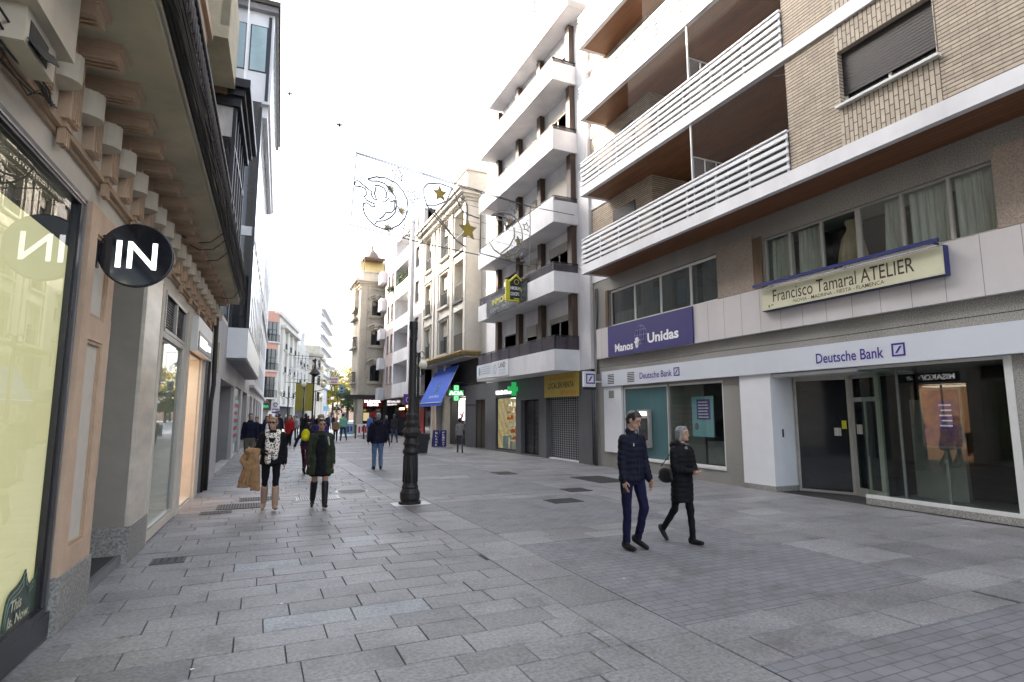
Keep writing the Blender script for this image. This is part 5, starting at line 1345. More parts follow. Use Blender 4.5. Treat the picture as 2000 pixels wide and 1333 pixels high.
for k in range(12):
    ph = rr.uniform(0, 6); amp = rr.uniform(.01, .035)
    q.tube([(rx(s) + .12 + amp * math.sin(s * 2.3 + ph) * .6, s, ZT - .02 + .022 * k + amp * math.sin(s * 3.1 + ph)) for s in [1.5 + j * .3 for j in range(47)]], rr.uniform(.006, .013), 4)
for k in range(4):
    y0 = [9.5, 9.9, 14.0, 10.6][k]
    q.tube([(.12, y0, ZT - .05), (.3, y0 + .1, ZT - .12), (.5, y0 + .05, ZT - .1), (rx(y0) + .05, y0, ZT + .05)], .008, 4)
solo('cable_bundle', q, 'cable', 'tangle of black cables and light strings running along the iron balcony', 'cable', org=(.7, 8, ZT), frame=LF)
q = MB()
for k in range(6):
    ph = rr.uniform(0, 6)
    q.tube([(.10 + .02 * k, s, 3.60 + .03 * math.sin(s * 5 + ph) + .02 * k) for s in [3.0 + j * .12 for j in range(10)]] + [(.11, 4.2 + .04 * k, 3.72), (.09, 4.35 + .04 * k, 3.78)], rr.uniform(.004, .008), 5)
solo('cable_bundle', q, 'cable', 'loose cables hanging below the alarm box on the peach frieze', 'cable', org=(.15, 3.5, 3.6), frame=LF)
A = Thing('ventilation_box', 'weathered pale metal box with a broken cover on the frieze', 'metal box', (.2, 3.6, 3.9), frame=LF)
q = MB(); q.box(.14, .33, 3.42, 4.02, 3.84, 4.36); q.box(.14, .27, 3.5, 3.92, 3.64, 3.84); A.part('case', q, ['ac_white'])
q = MB(); q.prism([(.28, 3.5, 3.66), (.32, 3.62, 3.62), (.33, 3.8, 3.68), (.28, 3.86, 3.77)], (.004, 0, .004)); q.box(.271, .274, 3.55, 3.8, 3.66, 3.79); A.part('broken_cover', q, ['cable'])
# upper floors of this building
q = MB(); q.box(-.01, .04, 2.0, 5.5, 4.6, 7.2, 0)
def volute(mb, s, x, z0, h, m=0):
    mb.box(.0, x, s - .12, s + .12, z0 + h, z0 + h + .12, m); mb.box(.0, x * .8, s - .1, s + .1, z0, z0 + h, m)
    mb.tube([(x * .8 + .09 * math.cos(t) * (1 - t / 12), s, z0 + h * .75 + .14 * math.sin(t) * (1 - t / 12)) for t in [i * .6 for i in range(12)]], .05, 8, m)
    mb.tube([(x * .75 + .07 * math.cos(t), s, z0 + .12 + .1 * math.sin(t)) for t in [i * .6 for i in range(11)]], .06, 8, m)
for s in (7.3, 8.6): volute(q, s, .34, 5.9, 1.0)
q.box(0, .36, 7.1, 8.8, 7.0, 7.2); q.box(0, .3, 7.15, 8.75, 6.8, 7.0, 1); q.box(0, .42, 7.0, 8.9, 7.2, 7.32); q.box(0, .22, 7.2, 8.7, 5.5, 5.9)
q.prism([(.02, 7.2, 7.3), (.02, 8.7, 7.3), (.02, 8.4, 7.9), (.02, 7.95, 8.15), (.02, 7.5, 7.9)], (.3, 0, 0))
B.part('window_pediment', q, ['peach', 'peach_dark'])
for k, s in enumerate((1.5, 4.2, 7.45, 13.9)):
    window(B, -.0, s, s + 1.0, 4.65, 6.7, sg=-1, n=2, fm='wood_dark', gm='window_dark', sill=False)
q = MB(); q.box(0, .62, 8.9, 10.35, 7.3, 7.5, 0); q.box(.5, .62, 8.9, 10.35, 7.5, 8.6, 0); q.box(0, .62, 8.9, 9.0, 7.5, 8.6, 0); q.box(0, .5, 10.36, 10.42, 7.2, 7.35, 1)
B.part('upper_balcony', q, ['plaster_soffit', 'wood_strip'])
# glazed bay (mirador)
q = MB(); ya, yb = 10.5, 13.0; xb = .66
q.box(0, xb, ya, yb, 4.62, 4.75, 0); q.box(0, xb + .2, ya - .2, yb + .2, 7.35, 7.5, 0); q.box(0, xb + .12, ya - .12, yb + .12, 7.22, 7.35, 0); q.box(0, xb + .06, ya - .05, yb + .05, 7.05, 7.22, 0)
for (x, y) in ((xb - .06, ya), (xb - .06, yb - .06), (0.0, ya), (0, yb - .06)): q.box(x, x + .06, y, y + .06, 4.75, 7.05, 0)
for k in range(1, 5): q.box(xb - .05, xb, ya + k * .5 - .03, ya + k * .5 + .03, 4.75, 7.05, 0)
q.box(xb - .055, xb + .005, ya + .06, yb - .06, 6.3, 6.36, 0); q.box(.06, xb - .06, ya, ya + .04, 5.9, 5.97, 0)
fo = B.part('glazed_bay', q, ['iron_rail'])
q = MB(); q.box(xb - .03, xb - .02, ya + .06, yb - .06, 4.75, 7.05, 0); q.box(.06, xb - .06, ya + .02, ya + .03, 4.75, 5.9, 1); q.box(.06, xb - .06, ya + .02, ya + .03, 5.97, 6.5, 1); q.box(.06, xb - .06, ya + .015, ya + .035, 6.5, 7.05, 2); q.box(.06, xb - .06, yb - .03, yb - .02, 4.75, 7.05, 0)
B.part('glass', q, ['window_grey', 'window_dark', 'curtain'], parent=fo)
q = MB(); leafy(q, (.75, 13.05, 7.5), (.08, .12, .08), 60, .03, rr); solo('weed', q, 'leaf_green', 'small green weed growing on the dark bay cornice', 'plant', org=(.75, 13.05, 7.5), frame=LF)
# round projecting sign
S = Thing('projecting_sign', 'round glossy black projecting sign with large white letters', 'sign', (.05, 6.0, 3.15), frame=LF)
q = MB(); cx, cz, r0 = .32, 3.15, .285
q.tube([(cx, 5.97, cz), (cx, 6.03, cz)], r0, 40, smooth=False); S.part('disc', q, ['gloss_black'])
q = MB(); q.tube([(cx + r0 * math.cos(a), 6.0, cz + r0 * math.sin(a)) for a in [i * math.pi / 20 for i in range(40)]], .016, 6, closed=True); S.part('rim', q, ['steel_dark'])
q = MB(); q.text('IN', (cx - .155, 5.968, cz - .13), (1, 0, 0), VR, w=.32, h=.25, bold=.01)
q.text('IN', (cx + .155, 6.032, cz - .13), (-1, 0, 0), VR, w=.32, h=.25, bold=.01); S.part('lettering', q, ['neon_white'])
q = MB(); q.box(.04, cx - r0, 5.985, 6.015, cz - .02, cz + .02); q.box(.0, .03, 5.97, 6.03, cz - .14, cz + .14)
q.tube([(.03, 6, cz + .14), (.06, 6, cz + .16), (.10, 6, cz + .14), (.12, 6, cz + .16)], .008, 5); S.part('bracket', q, ['iron'])
P = Thing('drain_pipe', 'dark weathered pipes and a pale cover at the edge of the old building', 'pipe', (.1, 14.9, 0), frame=LF)
q = MB(); q.tube([(.12, 14.95, 0), (.12, 14.95, 2.0), (.15, 14.97, 2.4), (.12, 14.95, 4.3)], .05, 7); q.tube([(.08, 14.6, 0), (.08, 14.6, 4.3)], .03, 6); P.part('pipe', q, ['cable'])
q = MB(); q.box(.08, .22, 15.0, 15.25, 2.7, 3.4); P.part('cover', q, ['ac_white'])
# ================================================================ pale stone building with the metal bay
B = Thing('office_building', 'pale stone and glass building with a white box bay beyond the old shop building', 'building', (0, 22, 0), frame=LF)
w = MB(); hs = [(18.3, 23.6, 0, 2.75, 1.0), (24.0, 27.9, .1, 2.8, .25), (29, 33, 0, 2.8, .3)]
w.facade(0, 15.08, 34.5, 0, 4.4, hs, sg=-1, m=0); w.box(-1.0, -9, 15.1, 34.5, 0, 20, 1)
w.facade(0, 15.08, 34.5, 4.4, 16, [(15.2, 19.3, 4.5, 15.5, .1)], sg=-1, m=2); w.poly([(0, 34.5, 0), (0, 34.5, 16), (-9, 34.5, 16), (-9, 34.5, 0)], 0)
B.part('wall', w, ['stone_b', 'interior_dark', 'far_white'])
q = MB(); q.box(-.1, .01, 15.3, 19.2, 4.5, 15.4); B.part('dark_glazing', q, ['window_dark'])
q = MB(); X1 = .58
q.box(0, X1, 19.5, 30.5, 3.46, 4.4, 0); q.box(-.02, X1 - .05, 19.6, 30.5, 3.40, 3.46, 1); q.box(0, X1, 19.5, 30.5, 7.4, 7.7, 0); q.box(0, X1 + .15, 20.2, 30.5, 11.8, 12.2, 0)
B.part('box_bay', q, ['white_metal', 'stone_b_dark'])
q = MB(); q.box(0, X1 - .02, 19.55, 19.6, 4.4, 7.4, 0); q.box(X1 - .02, X1, 19.55, 30.5, 4.4, 7.4, 2); q.box(0, X1 - .02, 19.55, 19.6, 7.7, 12.0, 0); q.box(X1 - .02, X1, 19.55, 30.5, 7.7, 11.8, 2)
for k in range(9):
    q.box(X1, X1 + .012, 19.56 + k * 1.25, 19.6 + k * 1.25, 4.4, 11.8, 1)
for zz in (4.4, 7.3): q.box(X1 - .01, X1 + .014, 19.55, 30.5, zz, zz + .1, 1)
q.box(X1 - .08, X1 + .01, 19.5, 19.58, 4.4, 11.8, 1); q.box(0, .08, 19.5, 19.57, 4.4, 12, 1)
B.part('curtain_wall', q, ['window_dark', 'frame_black', 'glass_white'])
q = MB(); q.box(0, .8, 20.0, 31.5, 12.2, 15.5, 0); q.box(.06, .62, 19.985, 20.0, 13.3, 15.0, 1); q.box(.1, .58, 19.97, 19.986, 13.34, 14.96, 2); q.box(.8, .81, 20.2, 31, 12.6, 15.2, 2)
q.box(.62, .72, 19.98, 20.0, 12.3, 15.4, 1)
B.part('top_storey', q, ['white_metal', 'frame_black', 'glass_teal'])
q = MB(); q.box(-1, .97, 19.7, 31, 15.7, 15.85, 0); q.box(-1, .90, 19.8, 31, 15.5, 15.7, 1)
for k in range(18): q.box(.90, .95, 20 + k * .6, 20.25 + k * .6, 15.62, 15.7, 0)
B.part('eave', q, ['soot_stone', 'stone_b_dark'])
q = MB(); q.box(-.95, -.9, 18.3, 23.6, 0, 2.75); 
for k in range(14): q.box(-.9, -.88, 18.3, 23.6, .2 * k, .2 * k + .03, 1)
q.box(-.3, .02, 18.3, 23.6, 0, .08, 2); q.box(-.95, -.1, 23.56, 23.6, 0, 2.75, 3); B.part('garage_shutter', q, ['steel', 'steel_dark', 'stone_b', 'stone_b_dark'])
q = MB(); q.box(-.1, -.06, 24.0, 27.9, .1, 2.8, 0); q.box(-.05, .02, 24.0, 24.1, .1, 2.8, 1); q.box(-.05, .02, 27.8, 27.9, .1, 2.8, 1); q.box(-.05, -.03, 24.5, 27.2, .6, 2.3, 2)
for k in range(5): q.box(-.03, -.02, 24.8, 26.9 - .3 * (k % 2), .8 + .3 * k, .95 + .3 * k, 3)
B.part('shop_window', q, ['window_grey', 'frame_white', 'poster_light_blue', 'red_paint'])
# plain party-height building that closes the row
B = Thing('apartment_building', 'plain pale building closing the near left-hand row', 'building', (0, 45, 0), frame=LF)
w = MB(); w.facade(0, 34.6, 66, 0, 16, [(36 + 3 * k, 37.3 + 3 * k, z, z + 1.7, .2) for k in range(9) for z in (3.9, 6.7, 9.5, 12.3)] + [(36 + 5 * k, 39.5 + 5 * k, 0, 2.8, .4) for k in range(5)], sg=-1, m=0)
w.box(-.45, -9, 34.6, 66, 0, 16, 1); w.box(0, -9, 34.6, 66, 16, 16.1, 0); w.poly([(0, 34.6, 0), (0, 34.6, 16), (-9, 34.6, 16), (-9, 34.6, 0)], 0)
B.part('wall', w, ['stone_b', 'window_dark'])
q = MB()
for k in range(9):
    for z in (3.9, 6.7, 9.5, 12.3): q.box(-.15, -.18, 36 + 3 * k, 37.3 + 3 * k, z, z + 1.7)
B.part('window', q, ['window_grey'])
q = MB(); q.box(0, .25, 34.6, 66, 3.2, 3.35); q.box(0, .15, 34.6, 66, 9.3, 9.5); B.part('string_course', q, ['stone_b'])
# ================================================================ FAR LEFT: the row the street runs into
FF = Frame(2.1, 85, 0, -R(11.2))
def far_building(name_label, cat, y0, y1, zt, wallm, rows, cols, shop=3.0, wm='window_dark', face=None, name='apartment_building', rail=True, trim='cream_trim', org=None):
    B = Thing(name, name_label, cat, (0, (y0 + y1) / 2, 0), frame=FF)
    hs = []
    for z, h in rows:
        for y, w_ in cols: hs.append((y, y + w_, z, z + h, .3))
    w = MB(); w.facade(0, y0, y1, 0, zt, hs + [(y0 + .6, y1 - .6, 0, shop, .6)], sg=-1, m=0)
    w.box(-.7, -12, y0, y1, 0, zt, 1); w.box(0, -12, y0, y1, zt, zt + .3, 0)
    w.poly([(0, y0, 0), (0, y0, zt), (-12, y0, zt), (-12, y0, 0)], 0); w.box(-.32, -.7, y0, y1, shop + .1, zt, 1)
    B.part('wall', w, [wallm, 'interior_dark'])
    for h in hs:
        q = MB(); q.box(-.2, -.24, h[0], h[1], h[2], h[3], 0); q.box(-.14, -.2, (h[0] + h[1]) / 2 - .04, (h[0] + h[1]) / 2 + .04, h[2], h[3], 1); B.part('window', q, [wm, 'frame_alu'])
        if rail:
            r_ = MB(); r_.box(.0, .45, h[0] - .2, h[1] + .2, h[2] - .15, h[2], 0); r_.box(.40, .44, h[0] - .2, h[1] + .2, h[2] + .85, h[2] + .9, 1)
            y = h[0] - .2
            while y < h[1] + .2: r_.box(.41, .43, y, y + .03, h[2], h[2] + .86, 1); y += .16
            B.part('balcony', r_, [trim, 'iron_rail'])
    return B
B = far_building('cream corner building with pink bays on its rounded end', 'building', 0.3, 19.5, 15.4, 'cream_wall',
    [(4.3, 2.6), (7.9, 2.6), (11.3, 2.6)], [(5.0, 1.3), (9.5, 1.3), (14.2, 1.3)])
q = MB()
for y in (3.0, 7.6, 12.1, 16.8): q.box(.02, .35, y, y + 1.0, 3.4, 14.2)
q.box(.02, .8, 2.6, 18.2, 14.2, 14.6); q.box(-.5, .3, .3, 19.5, 15.7, 16.2); B.part('pilaster', q, ['cream_wall'])
# rounded end with three bays (front towards the camera)
w = MB()
w.box(-5.5, -0.12, .32, 3, 3.3, 16.2, 0); w.box(-5.5, -3.6, .31, 3, 0, 3.3, 0); w.box(-.12, .0, .31, 1.5, 0, 16.2, 1)
w.box(-3.6, -.3, 1.2, 1.4, 0, 3.3, 2)
B.part('corner_wall', w, ['salmon', 'cream_wall', 'warm_room'])
for (za, zb, zc) in ((4.1, 6.9, 4.1), (7.8, 10.7, 7.8), (11.8, 14.5, 11.8)):
    cx, cy, r0 = -1.25, .4, 1.25
    def arc(mb, r, z0, z1, m): mb.lathe(cx, cy, [(r, z0), (r, z1)], 20, m)
    q = MB(); arc(q, r0, za, zb, 0)
    for k in range(5):
        a = math.pi * (1.1 + .2 * k); q.box(cx + r0 * math.cos(a) - .05, cx + r0 * math.cos(a) + .05, cy + r0 * math.sin(a) - .06, cy + r0 * math.sin(a) + .05, za, zb, 1)
    q.lathe(cx, cy, [(r0 + .03, (za + zb) / 2 + .2), (r0 + .03, (za + zb) / 2 + .3)], 20, 1)
    B.part('bay_window', q, ['window_dark', 'frame_black'])
    q = MB(); arc(q, r0 + .35, zc - .25, zc - .05, 0); arc(q, r0 + .1, zb, zb + 1.0 if zb < 14 else zb + 1.3, 1)
    for k in range(26):
        a = math.pi * (1.0 + k / 25); q.box(cx + (r0 + .3) * math.cos(a) - .015, cx + (r0 + .3) * math.cos(a) + .015, cy + (r0 + .3) * math.sin(a) - .015, cy + (r0 + .3) * math.sin(a) + .015, zc - .05, zc + .95, 2)
    q.tube([(cx + (r0 + .3) * math.cos(math.pi * (1 + k / 12)), cy + (r0 + .3) * math.sin(math.pi * (1 + k / 12)), zc + .95) for k in range(13)], .035, 5, 2)
    B.part('balcony', q, ['cream_trim', 'salmon', 'iron_rail'])
for i, (x, z, h_) in enumerate(((-2.2, 4.3, .95), (-2.75, 8.0, 1.2))):
    q = MB(); q.box(x, x + (1.0 if i == 0 else .4), -1.42 if i == 0 else -.9, -1.38 if i == 0 else -.86, z - .1, z + h_, 0)
    if i == 0: q.capsule((x + .45, -1.43, z + .15), .08, (x + .6, -1.43, z + .6), .1, 6, 1); q.capsule((x + .6, -1.43, z + .2), .05, (x + .8, -1.43, z + .5), .04, 6, 1); q.ball((x + .5, -1.43, z + .72), (.1, .02, .1), m=1)
    solo('balcony_flag', q, ['red_paint', 'letter_white'], ['dark red flag with a white figure hanging on the lowest pink bay', 'red flag at the left edge of the middle pink bay'][i], 'flag', org=(x, -1.4, z), frame=FF)
S = Thing('shop_sign', 'green lettering on the dark shop front under the pink bays', 'sign', (-2, .2, 2.8), frame=FF)
q = MB(); q.box(-3.9, -.3, .0, .3, 2.35, 3.3); S.part('panel', q, ['frame_black']); q = MB(); q.text('FRUTERIA', (-2.4, -.01, 2.7), (1, 0, 0), VR, w=1.8, h=.35, bold=.03); S.part('lettering', q, ['led_green'])
q = MB(); rr = random.Random(4)
for k in range(16): q.ball((rr.uniform(-3.0, -.5), 1.0, rr.uniform(1.5, 2.1)), .12, 6, 4)
B.part('shop_lamp', q, ['lamp_warm'])
far_building('narrow cream building with dark iron balconies and a little gable, beside the cream corner building', 'building', 19.6, 36, 13.6, 'cream_trim', [(3.8, 2.4), (7.0, 2.4), (10.4, 2.3)], [(21.2, 1.4), (25.8, 1.4), (30.5, 1.4)])
G_ = Thing('roof_gable', 'small curved white gable on the roof of the narrow cream building', 'gable', (0, 28, 13.9), frame=FF)
q = MB(); q.prism([(0, 24, 13.9), (0, 32, 13.9), (0, 30.4, 14.6), (0, 29.2, 15.4), (0, 28.6, 16.6), (0, 28, 17.0), (0, 27.4, 16.6), (0, 26.8, 15.4), (0, 25.6, 14.6)], (-.4, 0, 0)); q.box(.0, .03, 27.6, 28.4, 14.8, 15.8, 1); G_.part('wall', q, ['cream_wall', 'window_dark'])
B = Thing('corner_building', 'round cornered beige building with a heavy cornice farther down the row', 'building', (-1, 41, 0), frame=FF)
w = MB(); w.lathe(-1.5, 40.5, [(3.2, 0), (3.2, 13.5), (3.7, 13.6), (4.0, 14.1), (4.0, 14.5), (3.4, 14.6), (3.4, 15.8)], 24); w.box(-10, 1.4, 40, 52, 0, 13.6); w.box(-10, 1.8, 40, 52, 13.6, 14.2); B.part('wall', w, ['stucco'])
q = MB()
for k in range(5):
    for z in (4.5, 7.8, 11): 
        a = math.pi * (1.25 + .16 * k); x, y = -1.5 + 3.22 * math.cos(a), 40.5 + 3.22 * math.sin(a); q.box(x - .45, x + .45, y - .1, y + .2, z, z + 1.9)
for k in range(3):
    for z in (4.5, 7.8, 11): q.box(1.41, 1.45, 43.5 + 3 * k, 44.7 + 3 * k, z, z + 1.9)
B.part('window', q, ['window_dark'])
B = Thing('tower_block', 'tall blank white tower block rising behind the cream corner building', 'building', (-3, 16, 0), frame=FF)
w = MB(); w.box(-18, -1.2, 21, 38, 0, 26.5); B.part('wall', w, ['far_white']); q = MB(); q.box(-6.2, -5.2, 20.95, 21, 22.6, 23.6); B.part('window', q, ['window_grey'])
B = Thing('apartment_building', 'tall white far building with long balconies under the sky', 'building', (2, 62, 0), frame=FF)
w = MB(); w.box(-14, .2, 52.2, 80, 0, 27); B.part('wall', w, ['far_white'])
for z in (8.2, 11.2, 14.2, 17.2, 20.2, 23.2, 26.2):
    q = MB(); q.box(.2, 1.0, 53, 79, z, z + .2, 0); q.box(.95, 1.0, 53, 79, z + .2, z + 1.0, 0); q.box(-3, .2, 50.8, 52.19, z, z + 1.1, 0); B.part('balcony', q, ['far_white'])
    q = MB(); q.box(.2, .23, 54, 78, z + .3, z + 2.4, 0); B.part('window', q, ['window_grey'])
B = Thing('plaza_building', 'low sunlit pinkish building behind the yellow trees at the end of the street', 'building', (25, 205, 0))
w = MB(); w.box(14, 44, 205, 215, 0, 4.2, 0); 
for k in range(7): w.box(15 + k * 4, 16.6 + k * 4, 204.9, 205, .2, 2.6, 1)
B.part('wall', w, ['sun_wall', 'window_grey'])
B = Thing('plaza_building', 'pale building half hidden by trees on the right behind the corner building', 'building', (45, 215, 0))
w = MB(); w.box(34, 70, 217, 227, 0, 11, 0); B.part('wall', w, ['far_white'])
# trees at the end
def tree(x, y, h, r, seed, label, mt, n=1500, leafsize=.34, tint=(.6, 1.4)):
    rr = random.Random(seed)
    T = Thing('plane_tree', label, 'tree', (x, y, 0), group='trees at the end of the street')
    q = MB(); q.tube([(x, y, 0), (x + .1, y, h * .3), (x + .3, y, h * .55), (x + .2, y, h * .8)], [.32, .25, .17, .06], 8)
    for k in range(7):
        a = rr.uniform(0, 6.28); z = h * rr.uniform(.3, .55); L = r * rr.uniform(.6, .9)
        q.tube([(x + .15, y, z), (x + L * .5 * math.cos(a), y + L * .5 * math.sin(a), z + h * .15), (x + L * math.cos(a), y + L * math.sin(a), z + h * .3)], [.13, .08, .03], 6)
    T.part('trunk', q, ['bark'])
    q = MB()
    for k in range(26):
        a = rr.uniform(0, 6.28); rad = r * rr.uniform(.1, .8); zz = h * rr.uniform(.34, .9); s = r * rr.uniform(.22, .42) * (1.15 - abs(zz / h - .6))
        leafy(q, (x + rad * math.cos(a), y + rad * math.sin(a), zz), (s, s, s * .8), n // 26, leafsize, rr, tint=tint)
    T.part('crown', q, [mt])
tree(18.6, 160, 15, 4.6, 1, 'yellow plane tree at the end of the street, leftmost', 'leaf_yellow', 2400)
tree(23.5, 166, 16, 5.0, 2, 'yellow plane tree at the end of the street, second from the left', 'leaf_yellow', 2400)
tree(21, 150, 8.5, 4.2, 3, 'low green tree in front of the yellow plane trees', 'leaf_green', 1800)
tree(29, 172, 15, 5, 4, 'yellow plane tree partly behind the ornate corner building', 'leaf_yellow', 1600)
tree(25.5, 148, 8, 3.4, 6, 'low green tree beside the dark canopy of the corner building', 'leaf_green', 1400)
# ================================================================ street furniture
def post_base(mb, x, y, s=1.0, H=3.5, top=True):
    P = [(.215, 0), (.215, .06), (.175, .07), (.19, .12), (.19, .22), (.165, .26), (.15, .30), (.16, .33), (.145, .36), (.135, .40), (.130, .93), (.15, .96), (.165, .99), (.15, 1.03), (.13, 1.06), (.135, 1.12), (.155, 1.15), (.13, 1.19), (.12, 1.25),
         (.165, 1.30), (.175, 1.36), (.15, 1.42), (.115, 1.46), (.13, 1.52), (.135, 1.55), (.105, 1.60), (.115, 1.70), (.09, 1.74), (.082, 1.80)]
    P += [(.074, 2.4), (.070, H - .35), (.078, H - .34), (.078, H - .3), (.070, H - .28), (.070, H)]
    mb.lathe(x, y, [(r * s, z * s if z < 1.9 else z) for r, z in P], 20, smooth=False)
L = Thing('street_lamp', 'near black fluted cast iron lamp post with a cut-off top, standing on a pale stone', 'lamp post', (2.79, 11.08, 0))
q = MB(); post_base(q, 2.79, 11.08, 1.0, 3.52)
for k in range(10):
    a = 2 * math.pi * k / 10; q.tube([(2.79 + .135 * math.cos(a), 11.08 + .135 * math.sin(a), .42), (2.79 + .13 * math.cos(a), 11.08 + .13 * math.sin(a), .92)], .018, 5)
for k in range(8):
    a = 2 * math.pi * k / 8; q.ball((2.79 + .16 * math.cos(a), 11.08 + .16 * math.sin(a), 1.36), (.035, .035, .05), 6, 5)
L.part('post', q, ['iron'])
q = MB(); q.box(2.45, 3.15, 10.85, 11.31, .002, .012); L.part('footing', q, ['panel_white'])
q = MB(); q.lathe(2.79, 11.08, [(.080, 3.40), (.085, 3.41), (.085, 3.54), (.08, 3.55)], 16)
L.part('top_collar', q, ['iron'])
L = Thing('street_lamp', 'lamp post with one white globe and iron scroll arms behind the near post', 'lamp post', (6.93, 26, 0))
q = MB(); post_base(q, 6.82, 26, .85, 4.6)
for s in (-1, 1): q.tube([(6.82, 26, 3.6), (6.82 + s * .12, 26, 3.45), (6.82 + s * .16, 26, 3.75)], .025, 6); q.tube([(6.82 + s * (.16 + .1 * math.cos(t)), 26, 4.5 + .16 * math.sin(t)) for t in [i * .5 for i in range(12)]], .02, 5)
L.part('post', q, ['iron'])
q = MB(); q.ball((7.02, 25.95, 4.02), .21, 18, 12); L.part('globe', q, ['globe']); q = MB(); q.lathe(7.02, 25.95, [(.05, 3.55), (.10, 3.7), (.12, 3.78), (.08, 3.84)], 10); L.part('globe_holder', q, ['iron'])
def fancy(x, y, label, lantern=True):
    L = Thing('street_lamp', label, 'lamp post', (x, y, 0))
    q = MB(); post_base(q, x, y, .85, 4.6); q.tube([(x - .7, y, 3.6), (x, y, 3.4), (x + .7, y, 3.6)], .03, 6)
    q.tube([(x - .7 + .0, y, 3.6), (x - .7, y, 3.75)], .04, 6); L.part('post', q, ['iron'])
    q = MB(); q.ball((x - .7, y, 3.95), .22, 14, 10); q.ball((x + .7, y, 3.95), .22, 14, 10); L.part('globe', q, ['globe'])
    if lantern:
        q = MB(); q.lathe(x + .05, y, [(.1, 4.55), (.3, 4.7), (.42, 4.75), (.2, 5.05), (.08, 5.2), (.05, 5.7), (.12, 5.75), (.02, 5.95)], 8); L.part('lantern', q, ['iron'])
fancy(3.82, 45, 'far globe lamp with a lantern top, right of the olive banners')
fancy(2.9, 62, 'farther globe lamp half hidden by the olive banners', False)
fancy(10.2, 82, 'distant globe lamp against the yellow trees', False)
fancy(6.2, 70, 'distant globe lamp in the middle of the far crowd', False)
L = Thing('banner_post', 'slim dark post carrying two olive banners in the crowd', 'banner post', (3.18, 45, 0))
q = MB(); q.tube([(3.18, 45, 0), (3.18, 45, 4.3)], .05, 8); q.lathe(3.18, 45, [(.16, 0), (.14, .5), (.08, .9)], 12); q.box(2.55, 3.8, 44.98, 45.02, 4.02, 4.06); L.part('post', q, ['iron'])
for s in (-1, 1):
    q = MB(); q.box(3.18 + s * .06, 3.18 + s * .6, 44.96, 44.99, 2.0, 4.02); L.part('banner', q, ['olive_banner'])
# litter bin
T = Thing('litter_bin', 'black square litter bin beside the globe lamp post', 'bin', (6.75, 24.9, 0))
q = MB(); x, y = 6.75, 24.9; q.prism([(x - .2, y - .2, .04), (x + .2, y - .2, .04), (x + .2, y + .2, .04), (x - .2, y + .2, .04)], (0, 0, .02))
vs = [(x - .2, y - .2, .06), (x + .2, y - .2, .06), (x + .2, y + .2, .06), (x - .2, y + .2, .06), (x - .27, y - .27, .82), (x + .27, y - .27, .82), (x + .27, y + .27, .82), (x - .27, y + .27, .82)]
q.add(vs, [(0, 1, 5, 4), (1, 2, 6, 5), (2, 3, 7, 6), (3, 0, 4, 7), (4, 5, 6, 7)]); q.box(x - .29, x + .29, y - .29, y + .29, .82, .88)
T.part('body', q, ['bin_dark']); q = MB(); q.box(x - .2, x + .2, y - .2, y + .2, .882, .90); T.part('liner', q, ['steel_dark'])
# sandwich boards
for i, (x, word) in enumerate(((8.78, 'BLACK'), (9.17, 'FRIDAY'))):
    T = Thing('sandwich_board', ['dark upright pavement board with white letters reading downwards, left of a pair', 'dark upright pavement board with white letters reading downwards, right of a pair'][i], 'pavement sign', (x, 29.5, 0))
    q = MB(); q.box(x - .17, x + .17, 29.5, 29.54, .03, .9); q.prism([(x - .17, 29.55, .88), (x + .17, 29.55, .88), (x + .17, 29.8, .02), (x - .17, 29.8, .02)], (0, .02, 0)); T.part('board', q, ['sign_blue'])
    q = MB(); n = len(word)
    for k, ch in enumerate(word): q.text(ch, (x - .06, 29.498, .82 - (k + .9) * .78 / n + .02), (1, 0, 0), VR, w=.12, h=.78 / n * .7, bold=.03)
    T.part('lettering', q, ['letter_white'])
# bollards and cafe screens by the corner building
for i, (x, y) in enumerate(((6.35, 45.5), (6.75, 43.4), (7.1, 41.9), (7.55, 40.2))):
    T = Thing('bollard', ['farthest dark bollard in the row by the corner building', 'second farthest bollard of the row by the corner building', 'third bollard of the row by the corner building', 'nearest bollard of the row by the corner building'][i], 'bollard', (x, y, 0), group='bollards by the corner building')
    q = MB(); q.lathe(x, y, [(.07, 0), (.07, .1), (.05, .12), (.05, .85), (.07, .88), (.07, .95), (.03, 1.0)], 10); T.part('post', q, ['iron'])
for i, (x, y) in enumerate(((6.75, 48.0), (7.9, 46.5))):
    T = Thing('cafe_screen', ['low blue patterned cafe screen behind the bollards', 'low white and red cafe screen behind the bollards'][i], 'screen', (x, y, 0))
    q = MB(); q.box(x - .55, x + .55, y, y + .04, .15, 1.0); T.part('panel', q, [['poster_light_blue', 'letter_white'][i]])
    q = MB()
    for k in range(4): q.box(x - .45 + .25 * k, x - .3 + .25 * k, y - .01, y, .3 + .1 * (k % 2), .8)
    T.part('print', q, [['db_blue', 'red_paint'][i]])
S = Thing('hanging_sign', 'white square sign with a purple emblem over the crowd on the left', 'sign', (.98, 35, 1.7))
q = MB(); q.box(.75, 1.2, 35, 35.05, 1.95, 2.45); q.tube([(.98, 35.02, 0), (.98, 35.02, 2.0)], .02, 6); S.part('panel', q, ['letter_white'])
q = MB(); q.tube([(.98 + .1 * math.cos(a), 34.99, 2.28 + .1 * math.sin(a)) for a in [i * .4 for i in range(15)]], .025, 4); q.box(.8, 1.16, 34.99, 35, 1.8, 1.9); q.box(.8, 1.16, 34.99, 35.0, 1.99, 2.05); S.part('emblem', q, ['poster_purple'])
S = Thing('traffic_sign', 'small blue road sign near the trees', 'sign', (9.6, 90, 2.6)); q = MB(); q.box(9.2, 10.0, 90, 90.05, 2.3, 3.0); S.part('panel', q, ['poster_light_blue']); q = MB(); q.tube([(9.6, 90.05, 0), (9.6, 90.05, 3)], .04, 6); S.part('post', q, ['iron'])
